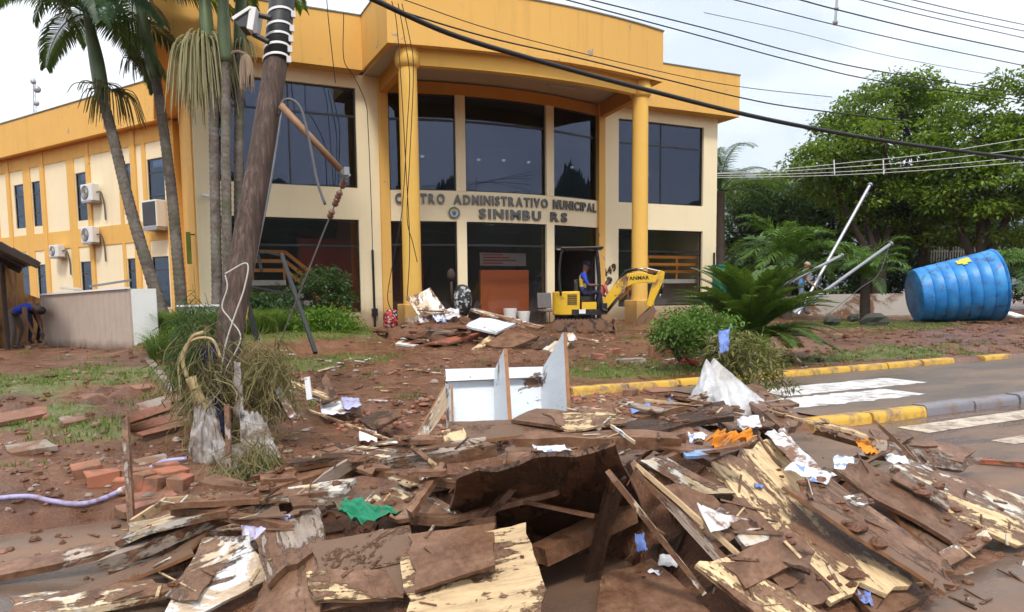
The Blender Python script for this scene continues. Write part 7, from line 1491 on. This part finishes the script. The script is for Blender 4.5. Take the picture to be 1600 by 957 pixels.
for lab, a, b in (('white lath leaning in the tangle right of the pole', (426, 594, 7.0), (458, 652, 6.7)), ('thin wooden stake standing left of the bricks', (196, 655, 5.2), (206, 830, 4.9)), ('wooden stake standing in front of the plastic sheets', (355, 632, 6.1), (358, 735, 6.0)), ('brown plank stub behind the white lath', (480, 590, 8.0), (484, 625, 7.9))):
    A = at_d(*a); B = at_d(*b); wd = .06 if 'white' in lab else .045; slab('stake', strip(A, B, wd, tuple(AX[2])), .03, 'paper_white' if 'white' in lab else 'board_grey', lab, 'stake', nu=6, nv=2, jag=.008)
# lilac hose
hs = [GM(x, y, .03) for x, y, z in ((-30, 782, -.42), (40, 776, -.40), (80, 783, -.41), (125, 788, -.42), (165, 778, -.40), (205, 757, -.36), (225, 738, -.30), (255, 722, -.24), (292, 717, -.2))]
plain('hose_lilac', (.36, .33, .55), .45, .25, 5, mud=.25); tag(MB().tube(curve(hs, 8), .020, 8).build('hose', 'hose_lilac', smooth=True), 'lilac hose snaking over the mud from the left edge to the pole', 'hose')
# ------------------------------------------------------------------ bricks and paving slabs
def brickm(sz, jag=.012):
    mb = MB(); mb.box((0, 0, 0), sz); mb.v = [tuple(Vector(v)+Vector((random.uniform(-jag, jag), random.uniform(-jag, jag), random.uniform(-jag, jag)))) for v in mb.v]; me = mb.mesh('brick'); return me
def bricks(name, lst, sz, mats, labels, cat, group):
    for i, (px, py, rz, k) in enumerate(lst):
        me = brickm((sz[0]*k*random.uniform(.8, 1.1), sz[1]*k, sz[2]*k)); me.materials.append(M(mats[i % len(mats)])); c = GM(px, py); o = inst(name, me, None, (c.x, c.y, c.z+sz[2]*k*.35), (random.uniform(-.15, .15), random.uniform(-.15, .15), rz)); bevel(o, .006, 1)
        tag(o, labels[i] if isinstance(labels, list) else labels, cat, group)
bricks('brick', [(138, 742, .2, 1), (162, 757, .1, 1.15), (193, 762, -.4, .7), (215, 748, .5, .9), (232, 758, .7, 1.1), (250, 762, .9, 1), (268, 752, .6, 1.1), (282, 762, 1.1, 1), (262, 740, .3, 1)], (.24, .13, .11), ['brick_red'], ['leftmost loose brick by the hose', 'brick right of the leftmost one', 'small broken brick beside the pebble', 'brick under the hose', 'tilted brick right of the stake', 'brick in the middle of the brick pile', 'flat-topped brick right of the middle one', 'rightmost brick next to the plastic sheet', 'brick at the back of the brick pile'], 'brick', 'loose bricks by the pole')
sl_l = ['uppermost dark slab of the tilted paving slabs', 'upper red paving slab leaning on the others', 'middle red paving slab of the leaning pile', 'lowest red paving slab in the grass']
for i, (q, m_) in enumerate(((((212, 634, -.10), (275, 616, -.05), (285, 626, -.12), (222, 644, -.16)), 'concrete_bit'), (((192, 652, -.12), (262, 630, -.08), (272, 640, -.14), (205, 662, -.2)), 'slab_red'), (((196, 668, -.2), (272, 646, -.16), (283, 656, -.22), (212, 676, -.28)), 'slab_red'), (((205, 676, -.28), (278, 660, -.24), (285, 668, -.29), (222, 684, -.33)), 'slab_red'))):
    slab('paving_slab', zq(*q), .045, m_, sl_l[i], 'paving slab', 'leaning paving slabs', nu=5, nv=3, jag=.02)
for lab, q in (('red slab lying in the mud before the grey box', ((120, 622, -.24), (190, 606, -.22), (205, 612, -.25), (135, 630, -.28))), ('second red slab beside the kerb edging', ((165, 610, -.22), (240, 600, -.2), (248, 606, -.24), (180, 618, -.26))), ('long red broken slab at the left edge', ((-20, 652, -.28), (60, 638, -.26), (92, 645, -.3), (0, 664, -.32))), ('grey paving slab sunk in the mud at the left', ((5, 700, -.34), (70, 690, -.33), (92, 700, -.35), (20, 712, -.37))), ('grey slab behind the sunk one', ((90, 655, -.3), (125, 648, -.3), (138, 658, -.32), (100, 666, -.33))), ('concrete slab in the mud right of the grass patch', ((210, 722, -.33), (258, 712, -.32), (262, 722, -.34), (216, 732, -.36))), ('big red slab under the hose', ((168, 790, -.43), (255, 762, -.4), (278, 778, -.42), (190, 808, -.45)))):
    slab('paving_slab', zq(*q), .05, 'slab_red' if 'red' in lab else 'concrete_bit', lab, 'paving slab', 'loose paving slabs', nu=6, nv=3, jag=.03)
c = at_z(152, 775, -.40); m_ = MB(); m_.blob(at_z(193, 768, -.36), (.05, .04, .035), 8, 6, .1); tag(m_.build('pebble', 'paper_white', smooth=True), 'white pebble beside the bricks', 'pebble')
# wooden tray
tr2 = thing('wooden_tray', 'broken wooden drawer with white front left of the heap', 'drawer', tuple(at_z(270, 815, -.4)))
for nm, q, mt in (('front', ((202, 818, 4.05), (290, 802, 4.25), (290, 818, 4.25), (203, 832, 4.05)), 'board_white'), ('side', ((205, 812, 4.1), (258, 778, 4.7), (258, 800, 4.7), (206, 826, 4.1)), 'board_peeled'), ('back', ((256, 778, 4.7), (345, 770, 4.8), (345, 784, 4.8), (256, 796, 4.7)), 'board_peeled'), ('bottom', ((206, 824, 4.1), (258, 798, 4.7), (340, 788, 4.8), (300, 812, 4.25)), 'board_pale')):
    slab(nm, dq(*q), .018, mt, parent=tr2, jag=.006, nu=6, nv=2)
# ------------------------------------------------------------------ second pile by the entrance
EG = 'boards of the pile by the entrance'
def yq(*pts): return [at_d(x, y, d) for x, y, d in pts]
for lab, mat, q, th in (('white tilted panel leaning on the left column plinth', 'board_white', ((634, 464, 19.4), (673, 452, 19.6), (697, 486, 19.0), (655, 497, 18.9)), .05), ('white flat panel on top of the pile by the entrance', 'board_laminate', ((727, 509, 17.6), (752, 498, 18.2), (806, 506, 18.0), (776, 522, 17.3)), .05), ('long pale plank running right from the pile by the entrance', 'board_pale', ((735, 486, 18.6), (740, 483, 18.8), (848, 511, 18.2), (838, 515, 18.0)), .06),
   ('big reddish board lying left in the pile by the entrance', 'board_red', ((640, 546, 16.6), (700, 528, 17.2), (752, 520, 17.6), (660, 552, 16.4)), .06), ('grey flat board at the left foot of the entrance pile', 'board_white', ((613, 540, 16.9), (625, 530, 17.4), (672, 532, 17.3), (650, 543, 16.8)), .05), ('pale split board in front of the entrance pile', 'board_peeled', ((735, 548, 16.2), (765, 526, 17.0), (772, 530, 16.9), (748, 550, 16.2)), .05), ('muddy board in the middle of the entrance pile', 'board_mud', ((756, 540, 16.5), (790, 520, 17.2), (845, 526, 17.0), (800, 546, 16.3)), .06),
   ('yellowish board leaning at the right of the entrance pile', 'board_pale', ((845, 552, 15.9), (862, 535, 16.4), (890, 538, 16.3), (875, 556, 15.8)), .05), ('brown board end beside the yellowish one', 'board_dark', ((830, 545, 16.2), (850, 522, 16.8), (872, 530, 16.5), (850, 550, 16.0)), .05), ('thin pale lath right of the entrance pile', 'board_pale', ((895, 528, 17.1), (900, 526, 17.2), (938, 533, 17), (936, 536, 16.9)), .04), ('white square board behind the cabinet top', 'board_white', ((875, 524, 17.2), (895, 520, 17.4), (902, 534, 16.9), (880, 538, 16.8)), .04),
   ('short plank at the left of the entrance pile', 'board_grey', ((655, 520, 17.6), (662, 515, 17.8), (718, 514, 17.9), (712, 522, 17.5)), .06), ('rail lying flat before the entrance pile', 'board_pale', ((585, 556, 15.8), (588, 553, 15.9), (660, 553, 15.9), (658, 557, 15.7)), .05)):
    slab('board', yq(*q), th, mat, lab, 'board', EG, nu=8, nv=3, jag=.03, warp=.05)
ec = at_d(725, 515, 18.0)
em_ = MB()
for i in range(70):
    an = random.uniform(0, 6.28); rr = random.random()**.6; x = ec.x+math.cos(an)*rr*2.3; y = ec.y+math.sin(an)*rr*1.3; h = .75*math.exp(-((x-ec.x+.4)**2/1.6+(y-ec.y-.5)**2/1.0)); z = gh(x, y)+h*random.uniform(.3, 1.0)
    a2 = random.gauss(-.3, .7); L_ = random.uniform(.3, 1.3); d = Vector((math.cos(a2), math.sin(a2), random.uniform(-.25, .2)))*L_/2; c = Vector((x, y, z)); slab('plank', strip(c-d, c+d, random.choice((.05, .1, .2, .3))), .035, random.choice(('board_mud', 'board_mud', 'board_red', 'board_grey', 'board_dark', 'board_peeled')), 'muddy plank among the others in the pile by the entrance', 'plank', 'planks in the pile by the entrance', nu=5, nv=2, jag=.03, warp=.03)
for i, (px, py, mt) in enumerate(((668, 505, 'paper_white'), (690, 500, 'paper_print'), (697, 508, 'sheet_blue'), (650, 505, 'concrete_bit'), (715, 518, 'paper_print'), (708, 494, 'paper_white'))):
    c = at_d(px, py, 18); crumple('wrapper', ('white wrapper at the left of the entrance pile', 'printed wrapper near the white tilted panel', 'light blue bag in the entrance pile', 'grey crumpled sheet below the tilted panel', 'small blue-white wrapper before the white flat panel', 'white scrap under the patterned bag')[i], 'wrapper', [c+Vector((-.2, 0, -.1)), c+Vector((.2, 0, -.05)), c+Vector((.2, .2, .14)), c+Vector((-.2, .2, .1))], mt, 7, .12)
# heaped mud of the entrance pile
mm = MB(); mm.blob((ec.x-.3, ec.y+.6, gh(ec.x, ec.y)+.02), (1.7, .8, .5), 18, 9, .16); o = mm.build('mud_heap', 'mud_ground', smooth=True); tag(o, 'mud packed under the boards by the entrance', 'mud', kind='stuff')
# blocks and bits on the lawn
for lab, px, py, sz, mt, rz in (('big terracotta block left of the light green bushes', 1032, 556, (.50, .22, .26), 'brick_red', .25), ('small brick before the terracotta block', 960, 553, (.26, .14, .12), 'brick_red', .7), ('brown brick on the mud behind the cabinet', 935, 562, (.28, .16, .13), 'slab_red', .2), ('wide flat block on the grass behind the cabinet', 985, 566, (.55, .3, .08), 'concrete_bit', .1), ('brick on the rubble in front of the yellow kerb', 985, 618, (.24, .14, .12), 'brick_red', .9), ('red flat tile on the rubble before the yellow kerb', 1030, 612, (.42, .3, .05), 'slab_red', .3)):
    me = brickm(sz, .02); me.materials.append(M(mt)); c = GM(px, py); o = inst('block', me, None, (c.x, c.y, c.z+sz[2]*.35), (random.uniform(-.1, .1), random.uniform(-.1, .1), rz-.44)); bevel(o, .008, 1); tag(o, lab, 'brick')
plain('plastic_red', (.50, .03, .025), .4, .15, 6, mud=.15); m_ = MB(); c = GM(1076, 572); m_.box((c.x, c.y, c.z+.08), (.36, .2, .06), Matrix.Rotation(.3, 3, 'Y')); m_.box((c.x-.12, c.y, c.z+.15), (.06, .2, .16), Matrix.Rotation(-.3, 3, 'Y')); tag(m_.build('broken_tray', 'plastic_red'), 'red broken plastic tray under the light green bushes', 'tray')
# ------------------------------------------------------------------ clods, rubble and litter strewn over the yard
def scatter(n, box_, size, mats, name, label, cat, dens=None):
    mb = MB(); k = 0
    while k < n:
        x = random.uniform(box_[0], box_[1]); y = random.uniform(box_[2], box_[3])
        if dens is not None and random.random() > dens(x, y): k += .05; continue
        r = size*random.uniform(.35, 1.3)*(1+.6*(random.random() < .06)); z = gh(x, y) if y > 5.9 else ROAD_Z
        mb.blob((x, y, z+r*.2), (r*random.uniform(.8, 1.5), r*random.uniform(.7, 1.2), r*random.uniform(.4, .8)), 5, 4, .25, random.randrange(len(mats))); k += 1
    return tag(mb.build(name, mats, org=(0, 0, 0), recalc=False), label, cat, kind='stuff')
scatter(1700, (-6, 13, 9.4, 20), .045, ['mud_ground', 'mud_ground', 'mud_ground', 'mud_ground', 'slab_red', 'concrete_bit'], 'mud_clods', 'mud clods and rubble crumbs over the yard', 'clods', lambda x, y: float(np.clip(.5+2*fbm(x*.4, y*.4, 2), .08, 1)))
scatter(900, (13, 30, 9.5, 16), .06, ['mud_ground', 'mud_ground', 'mud_ground'], 'churned_clods', 'churned lumps of mud between the driveway and the blue tank', 'clods')
scatter(1100, (1.8, 6.2, 6.0, 9.3), .035, ['slab_red', 'mud_ground', 'concrete_bit', 'brick_red'], 'brick_rubble', 'crushed brick rubble between the heap and the yellow kerb', 'rubble')
scatter(900, (-4, 1.6, 5.0, 9), .028, ['mud_ground', 'slab_red', 'concrete_bit'], 'rubble_crumbs', 'crumbs of rubble on the left verge', 'rubble')
lt = MB()
for i in range(140):
    px = random.choice((random.uniform(440, 900), random.uniform(440, 700), random.uniform(900, 1100))); py = random.uniform(535, 640); p = GM(px, py); an = random.uniform(0, 6.28); L_ = random.uniform(.05, .35); d = Vector((math.cos(an), math.sin(an), random.uniform(-.1, .15)))*L_/2; lt.bar(p-d+Vector((0, 0, .02)), p+d+Vector((0, 0, .02)), random.uniform(.01, .06), .015, mi=random.choice((0, 0, 1, 2, 3)))
tag(lt.build('litter', ['board_mud', 'board_peeled', 'paper_white', 'slab_red'], org=(0, 0, 0), recalc=False), 'small scraps of wood and paper strewn over the red mud', 'litter', kind='stuff')
for lab, q, mt in (('dark half-sunk board in the mud behind the heap', ((560, 660, 7.6), (600, 640, 7.9), (622, 655, 7.6), (585, 672, 7.3)), 'board_dark'), ('dark crate piece standing in the mud left of the cabinet', ((492, 610, 9.0), (510, 585, 9.3), (528, 620, 8.8), (505, 632, 8.6)), 'board_dark'), ('white splinter board by the dark crate piece', ((448, 610, 8.8), (500, 622, 8.6), (498, 628, 8.5), (462, 616, 8.7)), 'board_white'), ('thin lath lying before the dark crate piece', ((445, 595, 8.8), (448, 591, 8.9), (515, 620, 8.5), (510, 624, 8.4)), 'board_peeled'), ('tan lath far in the mud', ((495, 582, 10), (498, 580, 10), (535, 572, 10.4), (533, 575, 10.4)), 'board_pale'),
   ('dark flat plate in the mud left of the heap', ((478, 712, 5.6), (500, 706, 5.8), (520, 716, 5.6), (495, 722, 5.5)), 'board_dark'), ('curved dark board right of the flat plate', ((515, 700, 5.7), (530, 690, 5.9), (545, 712, 5.5), (520, 722, 5.4)), 'board_dark'), ('muddy board flat on the mud behind the heap top', ((580, 648, 7.9), (625, 640, 8.1), (630, 652, 7.8), (590, 662, 7.6)), 'board_mud')):
    slab('board', dq(*q), .03, mt, lab, 'board', 'boards in the yard mud', nu=7, nv=3, jag=.03, warp=.04)
# ------------------------------------------------------------------ moist air: far hills fade to blue-grey
hz_ = MB().bx(-3100, 3100, -3100, 3100, -8, 680).build('haze', 'mud_ground', org=(0, 0, 0)); hz_.data.materials.clear()
hm_ = bpy.data.materials.new('haze_air'); hm_.use_nodes = True; t_ = hm_.node_tree; t_.nodes.clear(); oo = t_.nodes.new('ShaderNodeOutputMaterial'); pv = t_.nodes.new('ShaderNodeVolumePrincipled')
pv.inputs['Color'].default_value = (.80, .88, 1, 1); pv.inputs['Density'].default_value = .00022; pv.inputs['Density Attribute'].default_value = ''; pv.inputs['Color Attribute'].default_value = ''; pv.inputs['Temperature Attribute'].default_value = ''; pv.inputs['Anisotropy'].default_value = .2; t_.links.new(pv.outputs[0], oo.inputs['Volume']); hz_.data.materials.append(hm_); hz_['kind'] = 'stuff'; hz_['label'] = 'thin moist haze over the far hills'

try: hm_.cycles.homogeneous_volume = True
except Exception: pass
